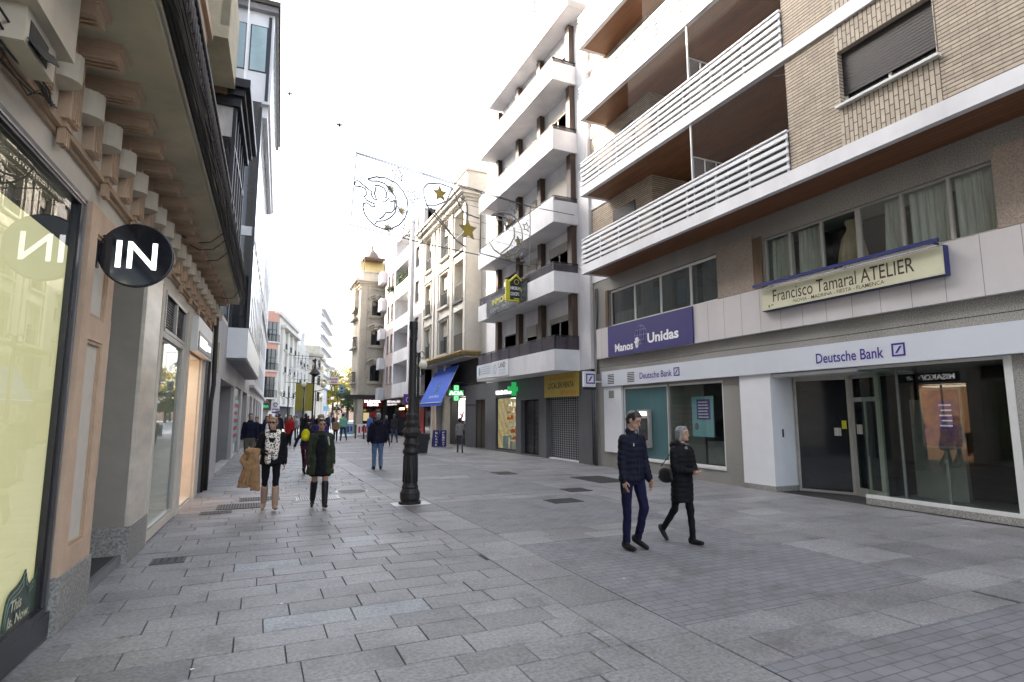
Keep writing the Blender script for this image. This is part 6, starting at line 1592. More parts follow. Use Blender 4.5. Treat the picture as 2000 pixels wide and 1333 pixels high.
# ================================================================ Christmas lights across the street
XF = Frame(1.93, 14.0, 0, math.atan2(.287, .958))
XM = {
 'cornersL': [(0.04, 8.23), (1.9, 8.23), (1.87, 6.31), (-0.05, 6.35)],
 'cornersM': [(1.95, 8.24), (4.0, 8.24), (3.96, 6.33), (2.0, 6.3)],
 'cornersR': [(4.0, 8.24), (5.98, 8.29), (5.93, 6.33), (3.98, 6.39)],
 'moon_out': [(0.36, 7.65), (0.61, 7.78), (0.88, 7.82), (1.15, 7.77), (1.38, 7.61), (1.52, 7.38), (1.55, 7.12), (1.46, 6.87), (1.3, 6.65), (1.08, 6.51), (0.84, 6.44), (0.62, 6.47), (0.44, 6.57), (0.31, 6.72), (0.26, 6.88), (0.28, 6.99)],
 'moon_in': [(0.36, 7.65), (0.45, 7.62), (0.64, 7.67), (0.85, 7.66), (1.02, 7.56), (1.17, 7.37), (1.21, 7.17), (1.18, 6.98), (1.04, 6.79), (0.86, 6.66), (0.65, 6.6), (0.62, 6.52)],
 'angel': [(0.89, 7.27), (0.9, 7.43), (0.83, 7.53), (0.69, 7.56), (0.56, 7.53), (0.59, 7.45), (0.56, 7.31), (0.63, 7.16), (0.55, 7.16), (0.48, 7.26), (0.49, 7.34), (0.33, 7.42), (0.07, 7.55), (0.02, 7.44), (0.05, 7.35), (0.17, 7.4), (0.3, 7.38), (0.36, 7.26), (0.29, 7.16), (0.34, 7.09), (0.47, 7.06), (0.59, 7.04), (0.58, 6.98), (0.48, 6.96), (0.37, 7.02), (0.27, 6.98)],
 'body': [(1.15, 7.26), (1.15, 7.05), (1.07, 6.94), (0.9, 6.89), (0.83, 6.77), (0.72, 6.67)],
 'arm': [(0.82, 7.12), (0.8, 7.18), (0.89, 7.19), (0.97, 7.29), (1.03, 7.21), (1.15, 7.28)],
 'comet': [(2.14, 8.01), (2.02, 7.86), (2.03, 7.64), (2.13, 7.4), (2.34, 7.18), (2.63, 6.97), (2.98, 6.72), (3.18, 6.57), (3.45, 6.48)],
 'comet2': [(2.14, 8.01), (2.51, 8.13), (2.96, 8.11), (3.13, 7.82), (3.3, 7.52), (3.54, 7.46), (3.92, 7.44)],
 'comet3': [(2.96, 8.11), (2.77, 7.67), (2.43, 7.47), (2.1, 7.39)],
 'comet4': [(2.25, 7.35), (2.66, 7.03), (3.08, 6.63), (3.45, 6.48)],
 'comet5': [(3.23, 7.9), (3.36, 7.88), (3.5, 7.74), (3.51, 7.31)],
 'rmoon_out': [(4.4, 7.64), (4.56, 7.76), (4.86, 7.85), (5.17, 7.85), (5.44, 7.73), (5.6, 7.49), (5.64, 7.19), (5.56, 6.9), (5.36, 6.65), (5.09, 6.51), (4.75, 6.5), (4.49, 6.6), (4.31, 6.8)],
 'rmoon_in': [(4.4, 7.64), (4.71, 7.71), (5.01, 7.69), (5.2, 7.58), (5.3, 7.36), (5.28, 7.12), (5.09, 6.81), (4.75, 6.53)],
 'rangel': [(4.6, 7.54), (4.79, 7.58), (4.94, 7.46), (5.01, 7.3)],
 'stars': [(1.23, 8.02), (1.02, 7.56), (1.66, 7.52), (1.36, 7.05), (0.98, 6.5), (1.5, 6.51), (2.55, 7.83), (3.53, 7.0), (5.3, 8.09), (5.11, 7.62), (5.46, 7.06), (5.03, 6.5), (5.63, 6.55), (5.8, 7.59)],
}

def starpts(cu, cz, r, ri=.45, rot=0.0, y=0.0):
    return [(cu + (r if k % 2 == 0 else r * ri) * math.sin(rot + k * math.pi / 5), y, cz + (r if k % 2 == 0 else r * ri) * math.cos(rot + k * math.pi / 5)) for k in range(10)]
def line(mb, pts, r=.012, closed=False): mb.tube([(a, 0, b) for a, b in pts], r, 4, closed=closed)
def xframe(label, corners):
    T = Thing('christmas_light_frame', label, 'christmas lights', (corners[3][0], 0, corners[3][1]), frame=XF)
    q = MB(); line(q, corners, .021, True)
    (u0, a), (u1, b) = corners[3], corners[1]
    for k in range(1, 4): q.box(u0 + .03, u1 - .03, -.004, .004, a + (b - a) * k / 4 - .005, a + (b - a) * k / 4 + .005)
    for k in range(1, 3): q.box(u0 + (u1 - u0) * k / 3 - .003, u0 + (u1 - u0) * k / 3 + .003, -.003, .003, a + .03, b - .03)
    T.part('frame', q, ['frame_wire'])
    return T
ST = XM['stars']
T = xframe('left panel of the Christmas lights with a crescent moon and a small angel', XM['cornersL'])
q = MB()
for k in ('moon_out', 'moon_in', 'angel', 'body', 'arm'): line(q, XM[k], .024)
T.part('moon_and_angel', q, ['rope_light'])
for i in (0, 2, 5): q = MB(); q.tube(starpts(*ST[i], .20, rot=.2 * i), .022, 4, closed=True); T.part('star', q, ['rope_light'])
for i in (1, 3, 4):
    q = MB(); q.tube(starpts(*ST[i], .15, rot=.1 * i), .02, 4, closed=True, m=0); q.prism(starpts(*ST[i], .10, rot=.1 * i), (0, .01, 0), 1); T.part('star', q, ['rope_light', 'gold_star'])
T = xframe('middle panel of the Christmas lights with two large gold stars', XM['cornersM'])
q = MB()
for k in ('comet', 'comet2', 'comet3', 'comet4', 'comet5'): line(q, XM[k], .024)
T.part('comet_trail', q, ['rope_light'])
for i, r_ in ((6, .22), (7, .31)):
    q = MB(); q.tube(starpts(*ST[i], r_ * 1.08, rot=-.1), .014, 4, closed=True, m=0); q.prism(starpts(*ST[i], r_, rot=-.1), (0, .012, 0), 1); T.part('star', q, ['rope_light', 'gold_star'])
T = xframe('right panel of the Christmas lights with a mesh-filled crescent moon', XM['cornersR'])
q = MB()
for k in ('rmoon_out', 'rmoon_in', 'rangel'): line(q, XM[k], .024)
a_, b_ = XM['rmoon_out'], XM['rmoon_in']
for k in range(30):
    t = k / 29; ia = t * (len(a_) - 3); ib = t * (len(b_) - 1)
    def at(l, f): i = min(int(f), len(l) - 2); g_ = f - i; return (l[i][0] + (l[i + 1][0] - l[i][0]) * g_, l[i][1] + (l[i + 1][1] - l[i][1]) * g_)
    line(q, [at(a_, ia), at(b_, ib)], .006)
T.part('moon', q, ['rope_light'])
for i in (8, 12, 13): q = MB(); q.tube(starpts(*ST[i], .16, rot=.2 * i), .022, 4, closed=True); T.part('star', q, ['rope_light'])
for i in (9, 10, 11): q = MB(); q.tube(starpts(*ST[i], .15, rot=.1 * i), .02, 4, closed=True, m=0); q.prism(starpts(*ST[i], .11, rot=.1 * i), (0, .01, 0), 1); T.part('star', q, ['rope_light', 'gold_star'])
q = MB(); q.tube([(1.93, 14, 8.26), (7.68, 15.72, 8.30), (9.6, 16.3, 8.5)], .014, 4)
solo('support_cable', q, 'cable', 'thin cable carrying the Christmas light panels', 'cable', org=(1.93, 14, 8.25))
q = MB(); q.tube([(9.6, 16.3, 6.7), (10.7, 16.95, 6.65)], .006, 4); q.tube([(7.6, 15.7, 6.4), (10.6, 16.97, 7.0)], .006, 4)
solo('support_cable', q, 'cable', 'thin cables tying the light panel back to the corner of the white building', 'cable', org=(9.6, 16.3, 6.7))
q = MB(); q.tube([(1.36, 14.2, 12.9), (1.30, 16.5, 12.2), (1.32, 20, 12.4)], .008, 4); solo('support_cable', q, 'steel', 'very thin cable hanging high over the street', 'cable', org=(1.3, 16, 12))
def farlights(u0, y, z, label, seed):
    rr = random.Random(seed); T = Thing('christmas_light_frame', label, 'christmas lights', (u0, y, z))
    q = MB(); q.tube([(u0, y, z), (u0 + 4.2, y, z - .1), (u0 + 4.2, y, z + 2.0), (u0, y, z + 2.1)], .02, 4, closed=True); T.part('frame', q, ['frame_wire'])
    q = MB()
    for k in range(4):
        cx, cz = u0 + .6 + k * 1.0, z + rr.uniform(.5, 1.5); q.tube([(cx + .35 * math.cos(t), y, cz + .4 * math.sin(t)) for t in [i * .5 for i in range(10)]], .025, 4)
        q.tube([(cx - .3 + .15 * j, y, cz + .25 * math.sin(j * 1.7 + k)) for j in range(8)], .02, 4)
    T.part('rope_light', q, ['letter_white'])
    for k in range(3): q = MB(); q.prism(starpts(u0 + .5 + 1.5 * k, z + rr.uniform(.5, 1.5), .28, y=y - .02), (0, .02, 0)); T.part('star', q, ['gold_star' if k % 2 else 'letter_white'])
farlights(1.9, 47, 4.2, 'distant Christmas light panel just above the olive banners', 1)
farlights(3.1, 60, 5.2, 'most distant Christmas light panel over the crowd', 2)
for i, (x, y, z) in enumerate(((2.18, 20, 11.96), (.59, 25, 15.5))):
    T = Thing('bird', ['grey bird in flight above the street, lower of two', 'tiny bird in flight near the tall white building'][i], 'bird', (x, y, z))
    q = MB(); q.ball((x, y, z), (.05, .10, .05), 8, 6); q.ball((x, y - .1, z + .03), .03, 6, 5)
    for s in (-1, 1): q.add([(x, y - .05, z), (x + s * .15, y - .02, z + .10), (x + s * .08, y + .08, z + .02)], [(0, 1, 2)])
    q.add([(x - .03, y + .08, z), (x + .03, y + .08, z), (x, y + .18, z)], [(0, 1, 2)]); T.part('body', q, ['grate'])
# ================================================================ PEOPLE
mat('skin', (0.42, 0.25, 0.18), rough=0.55, var=0.06, scale=12)
mat('skin_tan', (0.36, 0.20, 0.13), rough=0.55, var=0.06, scale=12)
def cloth(name, col, rough=0.9, var=0.14, bump=0.3, **k):
    k.setdefault('spec', .12)
    return mat(name, col, rough=rough, var=var, scale=k.pop('scale', 9), bump=bump, bscale=0.02, **k)
cloth('navy_puffer', (0.010, 0.011, 0.024), rough=0.7, spec=.15); cloth('black_puffer', (0.008, 0.008, 0.010), rough=0.7, spec=.15); cloth('black_cloth', (0.012, 0.012, 0.014)); cloth('navy_jeans', (0.014, 0.014, 0.042)); cloth('blue_jeans', (0.11, 0.17, 0.28)); cloth('khaki', (0.15, 0.13, 0.10))
cloth('camel', (0.34, 0.20, 0.10)); cloth('green_coat', (0.035, 0.042, 0.026)); cloth('navy_knit', (0.014, 0.015, 0.034)); cloth('burgundy', (0.06, 0.012, 0.03)); cloth('purple_cloth', (0.05, 0.035, 0.16)); cloth('yellow_cloth', (0.62, 0.55, 0.02)); cloth('white_cloth', (0.6, 0.62, 0.68)); cloth('grey_jacket', (0.24, 0.22, 0.21)); cloth('grey_trousers', (0.07, 0.07, 0.08)); cloth('dark_grey', (0.045, 0.04, 0.04)); cloth('red_cloth', (0.35, 0.02, 0.02)); cloth('mint', (0.18, 0.42, 0.30)); cloth('light_blue', (0.10, 0.18, 0.5)); cloth('tan_cloth', (0.28, 0.17, 0.09)); cloth('denim_dark', (0.05, 0.07, 0.13))
mat('hair_dark', (0.012, 0.009, 0.008), rough=0.45, var=0.2, scale=30, stretch=(1, 1, .2)); mat('hair_brown', (0.045, 0.025, 0.015), rough=0.5, var=0.2, scale=30, stretch=(1, 1, .2)); mat('hair_blond', (0.30, 0.20, 0.10), rough=0.5, var=0.2, scale=30, stretch=(1, 1, .2)); mat('hair_grey', (0.28, 0.28, 0.28), col2=(0.10, 0.10, 0.10), rough=0.5, scale=22, stretch=(1, 1, .15))
mat('boot_suede', (0.36, 0.245, 0.18), rough=0.9, var=0.1); mat('leather_black', (0.012, 0.012, 0.013), rough=0.42, var=0.1, spec=.3); mat('leopard', (0.5, 0.4, 0.3), rough=0.9, kind=('leopard', 31)); mat('eye_dark', (0.015, 0.01, 0.01), rough=0.2); mat('lip', (0.25, 0.09, 0.08), rough=0.5); mat('bag_white', (0.5, 0.48, 0.44), rough=0.6)
def cloudtex(n, s):
    t = bpy.data.textures.new(n, 'CLOUDS'); t.noise_scale = s; t.noise_depth = 2; return t
_f1, _f2 = cloudtex('folds_big', .10), cloudtex('hair_locks', .03)
FOLDS = dict(jacket=(_f1, .020), coat=(_f1, .022), trousers=(_f1, .024), hair=(_f2, .010), scarf=(_f1, .03), dress=(_f1, .03))
def dvec(fwd, side, s):
    """direction of a hanging limb swung forward by fwd and outwards by side (degrees)"""
    f, a = R(fwd), R(side)
    return Vector((s * math.sin(a), math.sin(f) * math.cos(a), -math.cos(f) * math.cos(a)))
def person(x, y, rz, h, label, top='jacket', topm='black_cloth', legm='navy_jeans', shoem='leather_black', hairm='hair_dark', hair='short', skinm='skin',
           legs=((14, 4), (-16, 22)), arms=((-8, 8, 18), (8, 8, 18)), lean=2, headyaw=0, headpitch=0, vox=None, hem=0.86, girth=1.0, puffer=False, legw=1.0, flare=0.0, extra=None, group=None, bare_leg=False, boots=None, skirt=None, hands=True, hood=False):
    k = h / 1.75; far = math.hypot(x, y) > 20
    if vox is None: vox = 0.022 if far else (0.013 if math.hypot(x, y) > 14 else 0.0095)
    J = {}
    J['pel'] = Vector((0, 0, .95)); lo = []
    J['hip'] = [Vector((s * .09, 0, .92)) for s in (-1, 1)]; J['kn'] = []; J['an'] = []; J['toe'] = []; J['heel'] = []
    for i, (a, b) in enumerate(legs):
        s = (-1, 1)[i]; kn = J['hip'][i] + dvec(a, 1, s) * .43; an = kn + dvec(a - b, 0, s) * .42
        pitch = R(max(-20, min(60, b - a if b > 12 else -a * .5)))
        fd = Vector((s * .12, math.cos(pitch), -math.sin(pitch))).normalized(); up = Vector((0, math.sin(pitch), math.cos(pitch)))
        J['kn'].append(kn); J['an'].append(an); J['heel'].append(an - up * .055 - fd * .045); J['toe'].append(an - up * .06 + fd * .165)
        lo += [J['heel'][-1].z - .035, J['toe'][-1].z - .028]
    dz = -min(lo)
    lm = Matrix.Rotation(-R(lean), 3, 'X')
    P0 = Vector((0, 0, .95))
    def up(v): return P0 + lm @ (Vector(v) - P0)
    sw = min(.158 * girth, .180)
    J['sh'] = [up((s * sw, 0, 1.39)) for s in (-1, 1)]; J['el'] = []; J['wr'] = []; J['hd'] = []
    for i, (a, b, c) in enumerate(arms):
        s = (-1, 1)[i]; el = J['sh'][i] + dvec(a, b, s) * .285
        d2 = dvec(a + c, b * .4 - (c * .62 if c > 50 else 0), s); wr = el + d2 * .25
        J['el'].append(el); J['wr'].append(wr); J['hd'].append(d2)
    neck = up((0, -.01, 1.47)); head = up((0, .02, 1.635))
    hr = Matrix.Rotation(R(headyaw), 3, 'Z') @ Matrix.Rotation(R(headpitch), 3, 'X')
    def fin(mb):
        mb.v = [(v[0] * k, v[1] * k, (v[2] + dz) * k) for v in mb.v]; return mb
    def hp(v): return head + hr @ Vector(v)
    name = 'person'
    org_mx = (x, y, 0)
    def obj(nm, mb, m, parent=None, remesh=True, vx=None, lab=None, it=4):
        o = mesh_obj(nm, fin(mb), m)
        if remesh:
            md = o.modifiers.new('remesh', 'REMESH'); md.mode = 'VOXEL'; md.voxel_size = (vx or vox); md.use_smooth_shade = True
            sm = o.modifiers.new('smooth', 'SMOOTH'); sm.factor = .5; sm.iterations = it
            if nm in FOLDS:
                dp = o.modifiers.new('folds', 'DISPLACE'); dp.texture = FOLDS[nm][0]; dp.strength = FOLDS[nm][1]; dp.mid_level = .5; dp.texture_coords = 'LOCAL'
        if parent is not None: o.parent = parent
        if lab: o['label'] = lab
        return o
    # ---- body
    b = MB()
    b.ball(hp((0, 0, .025)), (.074, .094, .092), 14, 10, rot=hr); b.ball(hp((0, .018, -.045)), (.057, .068, .068), 12, 8, rot=hr)
    b.capsule(hp((0, .082, .0)), .010, hp((0, .104, -.028)), .0145, 6)
    b.ball(hp((0, .07, -.085)), (.026, .022, .022), 8, 6); b.ball(hp((0, .086, -.058)), (.022, .01, .009), 8, 6, rot=hr); b.capsule(hp((-.035, .08, .032)), .011, hp((.035, .08, .032)), .011, 6)
    for s in (-1, 1): b.ball(hp((s * .076, -.005, -.005)), (.010, .02, .032), 8, 6, rot=hr)
    b.capsule(neck - Vector((0, 0, .04)), .055, hp((0, -.012, -.06)), .05, 10)
    b.loft([(up((0, 0, .84)), .12, .09), (up((0, 0, .95)), .155, .105), (up((0, 0, 1.08)), .125, .09), (up((0, 0, 1.28)), .145, .095), (up((0, -.005, 1.37)), .125, .075), (up((0, -.01, 1.43)), .06, .05)], 14)
    for i in (0, 1):
        s = (-1, 1)[i]
        b.capsule(J['sh'][i] - Vector((0, 0, .02)), .042, J['el'][i], .036, 8); b.capsule(J['el'][i], .038, J['wr'][i], .026, 8)
        bl = 1.0 if bare_leg else .72; b.capsule(J['hip'][i], .085 * bl, J['kn'][i], .055 * bl, 10); b.capsule(J['kn'][i], .052 * bl, J['kn'][i].lerp(J['an'][i], .3), .055 * bl, 10); b.capsule(J['kn'][i].lerp(J['an'][i], .3), .055 * bl, J['an'][i], .034 * bl, 10); b.capsule(J['heel'][i], .03, J['toe'][i], .026, 8)
        if hands:
            d = J['hd'][i].normalized(); w_ = J['wr'][i]; side = Vector((0, 1, 0)) - d * d.y; side = side.normalized() if side.length > .2 else Vector((0, 0, 1)) - d * d.z; side.normalize(); nrm = d.cross(side).normalized() * (-s)
            # palm (side = towards the thumb), fingers curl towards nrm = the thigh side
            pc = w_ + d * .05; mrot = Matrix((side, nrm, d)).transposed()
            b.ball(pc, (.040, .017, .052), 10, 8, rot=mrot); b.capsule(w_, .024, pc, .022, 8)
            inw = nrm
            for fi in range(4):
                o_ = (fi - 1.5) * .0195; L = [.036, .042, .045, .038][3 - fi] if False else [.034, .043, .046, .040][fi]
                r0 = .0088
                p0 = w_ + d * .088 + side * o_; p1 = p0 + (d * .9 + inw * .35).normalized() * L; p2 = p1 + (d * .5 + inw * .85).normalized() * (L * .8)
                b.capsule(p0, r0 * 1.05, p1, r0, 6); b.capsule(p1, r0, p2, r0 * .85, 6)
            t0 = w_ + d * .03 + side * .034; t1 = t0 + (d * .6 + side * .7 + inw * .2).normalized() * .04; t2 = t1 + (d * .95 + inw * .3).normalized() * .03
            b.capsule(t0, .013, t1, .0105, 6); b.capsule(t1, .0105, t2, .009, 6)
    root = obj(name, b, skinm, vx=min(vox, .0065) if not far else vox, it=2)
    root['label'] = label; root['category'] = 'person'
    if group: root['group'] = group
    # ---- face details
    if not far:
        e = MB()
        for s in (-1, 1):
            e = MB(); e.ball(hp((s * .030, .080, .010)), (.012, .007, .006), 8, 5, rot=hr); obj('eye', e, 'eye_dark', root, remesh=False)
            e = MB(); e.capsule(hp((s * .016, .092, .034)), .0045, hp((s * .048, .082, .036)), .0035, 5); obj('eyebrow', e, 'eye_dark', root, remesh=False)
        e = MB(); e.ball(hp((0, .094, -.056)), (.021, .006, .006), 8, 5, rot=hr); obj('mouth', e, 'lip', root, remesh=False)
    # ---- hair
    e = MB()
    if hair != 'bald':
        e.ball(hp((0, -.022, .045)), (.081, .094, .083), 14, 10, rot=hr); e.ball(hp((0, -.045, .0)), (.078, .07, .085), 12, 8, rot=hr)
        e.ball(hp((0, .048, .083)), (.058, .034, .026), 10, 7, rot=hr)
        for s in (-1, 1): e.ball(hp((s * .066, .018, .040)), (.015, .034, .045), 8, 6, rot=hr)
        for kk in range(14):
            aa = kk / 13 * math.pi; e.capsule(hp((.06 * math.cos(aa), -.02 + .06 * math.sin(aa), .115)), .010, hp((.084 * math.cos(aa), -.03 + .03 * math.sin(aa), .04)), .009, 5)
        if hair == 'long':
            for s in (-1, 1): e.capsule(hp((s * .07, -.01, .03)), .032, hp((s * .085, -.02, -.13)), .04, 8); e.capsule(hp((s * .085, -.02, -.12)), .04, hp((s * .095, 0, -.24)), .025, 8)
            e.ball(hp((0, -.07, -.1)), (.09, .04, .14), 10, 8, rot=hr)
        if hair == 'bob':
            for s in (-1, 1): e.capsule(hp((s * .068, -.005, .035)), .03, hp((s * .078, -.01, -.085)), .032, 8)
            e.ball(hp((0, -.06, -.05)), (.085, .05, .09), 10, 8, rot=hr)
        if hair == 'bun': e.ball(hp((0, -.10, .07)), .045, 8, 6)
    else:
        e.ball(hp((0, -.04, .0)), (.080, .065, .06), 12, 8, rot=hr)
    obj('hair', e, hairm, root, vx=max(.011, vox))
    # ---- trousers / tights
    if not bare_leg:
        t = MB()
        t.loft([(up((0, 0, .80)), .13, .10), (up((0, 0, .93)), .172 * girth, .122 * girth), (up((0, 0, 1.04)), .152 * girth, .112 * girth)], 14)
        for i in (0, 1):
            kn, an, hip_ = J['kn'][i], J['an'][i], J['hip'][i]
            t.capsule(hip_, .098 * legw, kn, .068 * legw, 12); t.capsule(kn + Vector((0, .004, 0)), .068 * legw, an + Vector((0, 0, .0)), .052 * legw, 12)
            t.ball(an + Vector((0, 0, .02)), (.056 * legw, .06 * legw, .04), 10, 6)
            for q_ in (.25, .5, .78): t.ball(kn.lerp(an, q_) + Vector((0, .01, 0)), (.06 * legw, .062 * legw, .018), 10, 5)
        obj('trousers', t, legm, root)
    # ---- shoes
    for i in (0, 1):
        t = MB()
        he, to = J['heel'][i], J['toe'][i]
        d = (to - he).normalized()
        t.capsule(he + Vector((0, 0, .004)), .040, he.lerp(to, .55), .040, 10); t.capsule(he.lerp(to, .55), .041, to, .031, 10); t.capsule(he + Vector((0, 0, .03)), .042, J['an'][i], .046, 10)
        if boots:
            top_ = J['an'][i].lerp(J['kn'][i], boots); mid = J['an'][i].lerp(J['kn'][i], boots * .6)
            t.capsule(J['an'][i], .056, mid, .068, 12); t.capsule(mid, .068, top_, .072, 12); t.capsule(he + Vector((0, 0, .01)), .046, he.lerp(to, .6), .044, 10)
            t.capsule(he - d * .01 - Vector((0, 0, .03)), .016, he + Vector((0, 0, .0)), .026, 8)
        obj('boot' if boots else 'shoe', t, shoem, root, vx=max(.009, vox * .9))
    # ---- jacket or coat
    if top:
        t = MB(); g = girth; n = 18 if puffer else 10
        prof = [(hem, .185 + flare, .135 + flare * .8), (.95, .178 + flare * .6, .132 + flare * .5), (1.08, .165, .122), (1.24, .178, .130), (1.35, .174, .122), (1.40, .150, .105), (1.44, .105, .085), (1.475, .072, .07), (1.50, .066, .064)]
        if hem > .95: prof = [p for p in prof if p[0] >= hem or p is prof[0]]
        def ip(z):
            for a_, b_ in zip(prof, prof[1:]):
                if a_[0] <= z <= b_[0]: u = (z - a_[0]) / max(1e-6, b_[0] - a_[0]); return a_[1] + (b_[1] - a_[1]) * u, a_[2] + (b_[2] - a_[2]) * u
            return prof[-1][1:]
        secs = []; N = 56 if puffer else 26
        for q_ in range(N + 1):
            z = hem + (1.50 - hem) * q_ / N; rx_, ry_ = ip(z)
            rip = .010 * abs(math.sin((z - hem) / .075 * math.pi)) if puffer and z < 1.44 else .004 * math.sin(z * 47)
            secs.append((up((0, 0, z)) if z >= .95 else Vector((0, 0, z)) , (rx_ * g + rip), (ry_ * g + rip)))
        t.loft(secs, 20)
        for i in (0, 1):
            s = (-1, 1)[i]; A_, E_, W_ = J['sh'][i], J['el'][i], J['wr'][i]
            t.ball(A_ + Vector((-s * .035, 0, -.005)), (.082 * g, .070 * g, .058), 10, 8)
            segs = 9 if puffer else 3
            for (p, q2, ra, rb) in ((A_, E_, .066 * g, .056 * g), (E_, W_ + (W_ - E_) * .02, .056 * g, .044 * g)):
                t.capsule(p, ra, q2, rb, 12)
                if puffer:
                    m_ = 4
                    for u in range(m_): c_ = p.lerp(q2, (u + .5) / m_); rr_ = ra + (rb - ra) * (u + .5) / m_ + .009; t.ball(c_, rr_, 10, 8)
                else: t.ball(p.lerp(q2, .55), (ra + rb) / 2 + .004, 10, 8); t.ball(p.lerp(q2, .9), rb + .006, 10, 8)
        if hood: t.ball(up((0, -.11, 1.45)), (.13, .075, .09), 12, 8); t.capsule(up((-.1, -.05, 1.48)), .045, up((.1, -.05, 1.48)), .045, 8)
        else: t.capsule(up((-.04, -.03, 1.49)), .05, up((.04, -.03, 1.49)), .05, 8)
        obj('coat' if hem < .8 else 'jacket', t, topm, root)
    if skirt:
        zt, zb, m_, fl = skirt
        t = MB(); t.loft([(Vector((0, 0, zb)), .19 + fl, .15 + fl), (Vector((0, 0, (zt + zb) / 2)), .18 + fl * .5, .135 + fl * .5), (up((0, 0, zt)), .15, .11)], 18); obj('dress', t, m_, root)
    if extra: extra(J, up, hp, obj, root, hr)
    root.location = (x, y, 0); root.rotation_euler = (0, 0, rz)
    return root

# --- the couple in front of the bank
def man_x(J, up, hp, obj, root, hr):
    e = MB(); e.box(.055, .085, .128, .142, 1.30, 1.335); obj('badge', e, 'letter_white', root, remesh=False)
    e = MB(); e.box(-.004, .004, .128, .146, .92, 1.45)
    obj('zip', e, 'steel_dark', root, remesh=False)
    e = MB(); p = J['wr'][1] + J['hd'][1] * .12; e.box(p.x - .03, p.x + .03, p.y - .02, p.y + .0, p.z - .04, p.z + .03); obj('phone', e, 'leather_black', root, remesh=False)
    e = MB(); e.ball(up((0, .055, 1.475)), (.028, .02, .035), 8, 6); obj('shirt_collar', e, 'grey_jacket', root, remesh=False)
person(4.50, 6.27, R(180 + 8), 1.72, 'man in a navy quilted jacket and dark blue jeans looking down as he walks', topm='navy_puffer', legm='navy_jeans', puffer=True, hem=.84, girth=.98,
       legs=((16, 34), (0, 3)), arms=((4, 6, 14), (-2, 7, 14)), headyaw=18, headpitch=-24, lean=4, legw=.92, extra=man_x, vox=.0085)
def wom_x(J, up, hp, obj, root, hr):
    b = MB(); c = up((.225, -.11, 1.02)); b.ball(c, (.05, .15, .11), 12, 8); b.ball(c - Vector((0, 0, .06)), (.05, .165, .08), 12, 8); b.tube([c + Vector((0, .1, .1)), up((.19, .02, 1.4)), c + Vector((0, -.1, .1))], .012, 6); obj('shoulder_bag', b, 'leather_black', root, vx=.01)
    b = MB(); b.tube([hp((.05 * math.cos(t), .03 + .05 * math.sin(t), -.15)) for t in [i * .5 for i in range(13)]], .008, 6); obj('necklace', b, 'steel', root, remesh=False)
    b = MB(); b.ball(up((0, .095, 1.40)), (.035, .02, .06), 8, 6); obj('shirt', b, 'grey_jacket', root, remesh=False)
person(5.30, 6.25, R(180 + 4), 1.53, 'grey-haired woman in a long black quilted coat with her hands held together', topm='black_puffer', legm='black_cloth', hairm='hair_grey', hair='bob', puffer=True, hem=.60, girth=1.0,
       legs=((8, 4), (-9, 30)), arms=((10, 6, 66), (6, 6, 76)), headyaw=16, headpitch=2, lean=3, hood=True, legw=.85, extra=wom_x, vox=.0085)
# --- woman with leopard scarf and camel coat
def leo_x(J, up, hp, obj, root, hr):
    b = MB()
    b.capsule(up((-.09, .02, 1.46)), .055, up((-.08, .13, 1.25)), .055, 10); b.capsule(up((-.08, .13, 1.25)), .055, up((-.05, .135, .98)), .06, 10)
    b.capsule(up((.09, .02, 1.46)), .055, up((.09, .13, 1.22)), .05, 10); b.capsule(up((.09, .13, 1.22)), .05, up((.07, .14, .90)), .055, 10)
    b.capsule(up((-.09, -.03, 1.47)), .05, up((.09, -.03, 1.47)), .05, 10); b.ball(up((0, .09, 1.38)), (.13, .06, .07)); b.ball(up((.0, .14, 1.12)), (.12, .03, .16))
    obj('scarf', b, 'leopard', root, vx=.011)
    b = MB(); 
    for s in (-1, 1): b.ball(hp((s * .032, .092, .010)), (.027, .008, .019), 8, 6, rot=hr)
    b.box(-.0, .0, 0, 0, 0, 0) if False else None
    b.capsule(hp((-.06, .08, .016)), .004, hp((-.08, 0, .012)), .004, 5); b.capsule(hp((.06, .08, .016)), .004, hp((.08, 0, .012)), .004, 5); b.capsule(hp((-.01, .1, .014)), .005, hp((.01, .1, .014)), .005, 5); obj('sunglasses', b, 'eye_dark', root, remesh=False)
def coat_over_arm():
    # the camel coat carried over her forearm: its own thing
    b = MB(); f = Vector((0, 0, 0))
    b.capsule((-.02, -.02, 1.10), .075, (.13, .03, 1.12), .07, 10)
    b.loft([((.17, 0, .50), .13, .04), ((.16, 0, .62), .12, .05), ((.12, .01, .82), .10, .06), ((.07, .02, 1.0), .10, .07), ((.06, .02, 1.12), .10, .07)], 16)
    b.loft([((.0, .04, .44), .08, .035), ((.0, .04, .6), .08, .045), ((.01, .04, .85), .07, .05), ((.04, .03, 1.1), .07, .06)], 16)
    b.capsule((.14, .0, 1.10), .05, (.23, .02, .98), .045, 8); b.capsule((.23, .02, .98), .045, (.19, .05, .88), .04, 8)
    for k in range(5): b.capsule((.02 + .06 * k, .055, .5 + .03 * k), .013, (.03 + .02 * k, .085, 1.05), .010, 6)
    return b
person(.30, 11.40, R(180), 1.62, 'woman in a leopard-print scarf and sunglasses with pale suede boots', topm='black_cloth', legm='black_cloth', hairm='hair_blond', hair='short', skinm='skin', girth=1.16,
       hem=.84, legs=((10, 4), (-6, 14)), arms=((-4, 9, 12), (6, 16, 70)), headyaw=-22, headpitch=0, lean=0, shoem='boot_suede', boots=.75, legw=.9, extra=leo_x, vox=.0095)
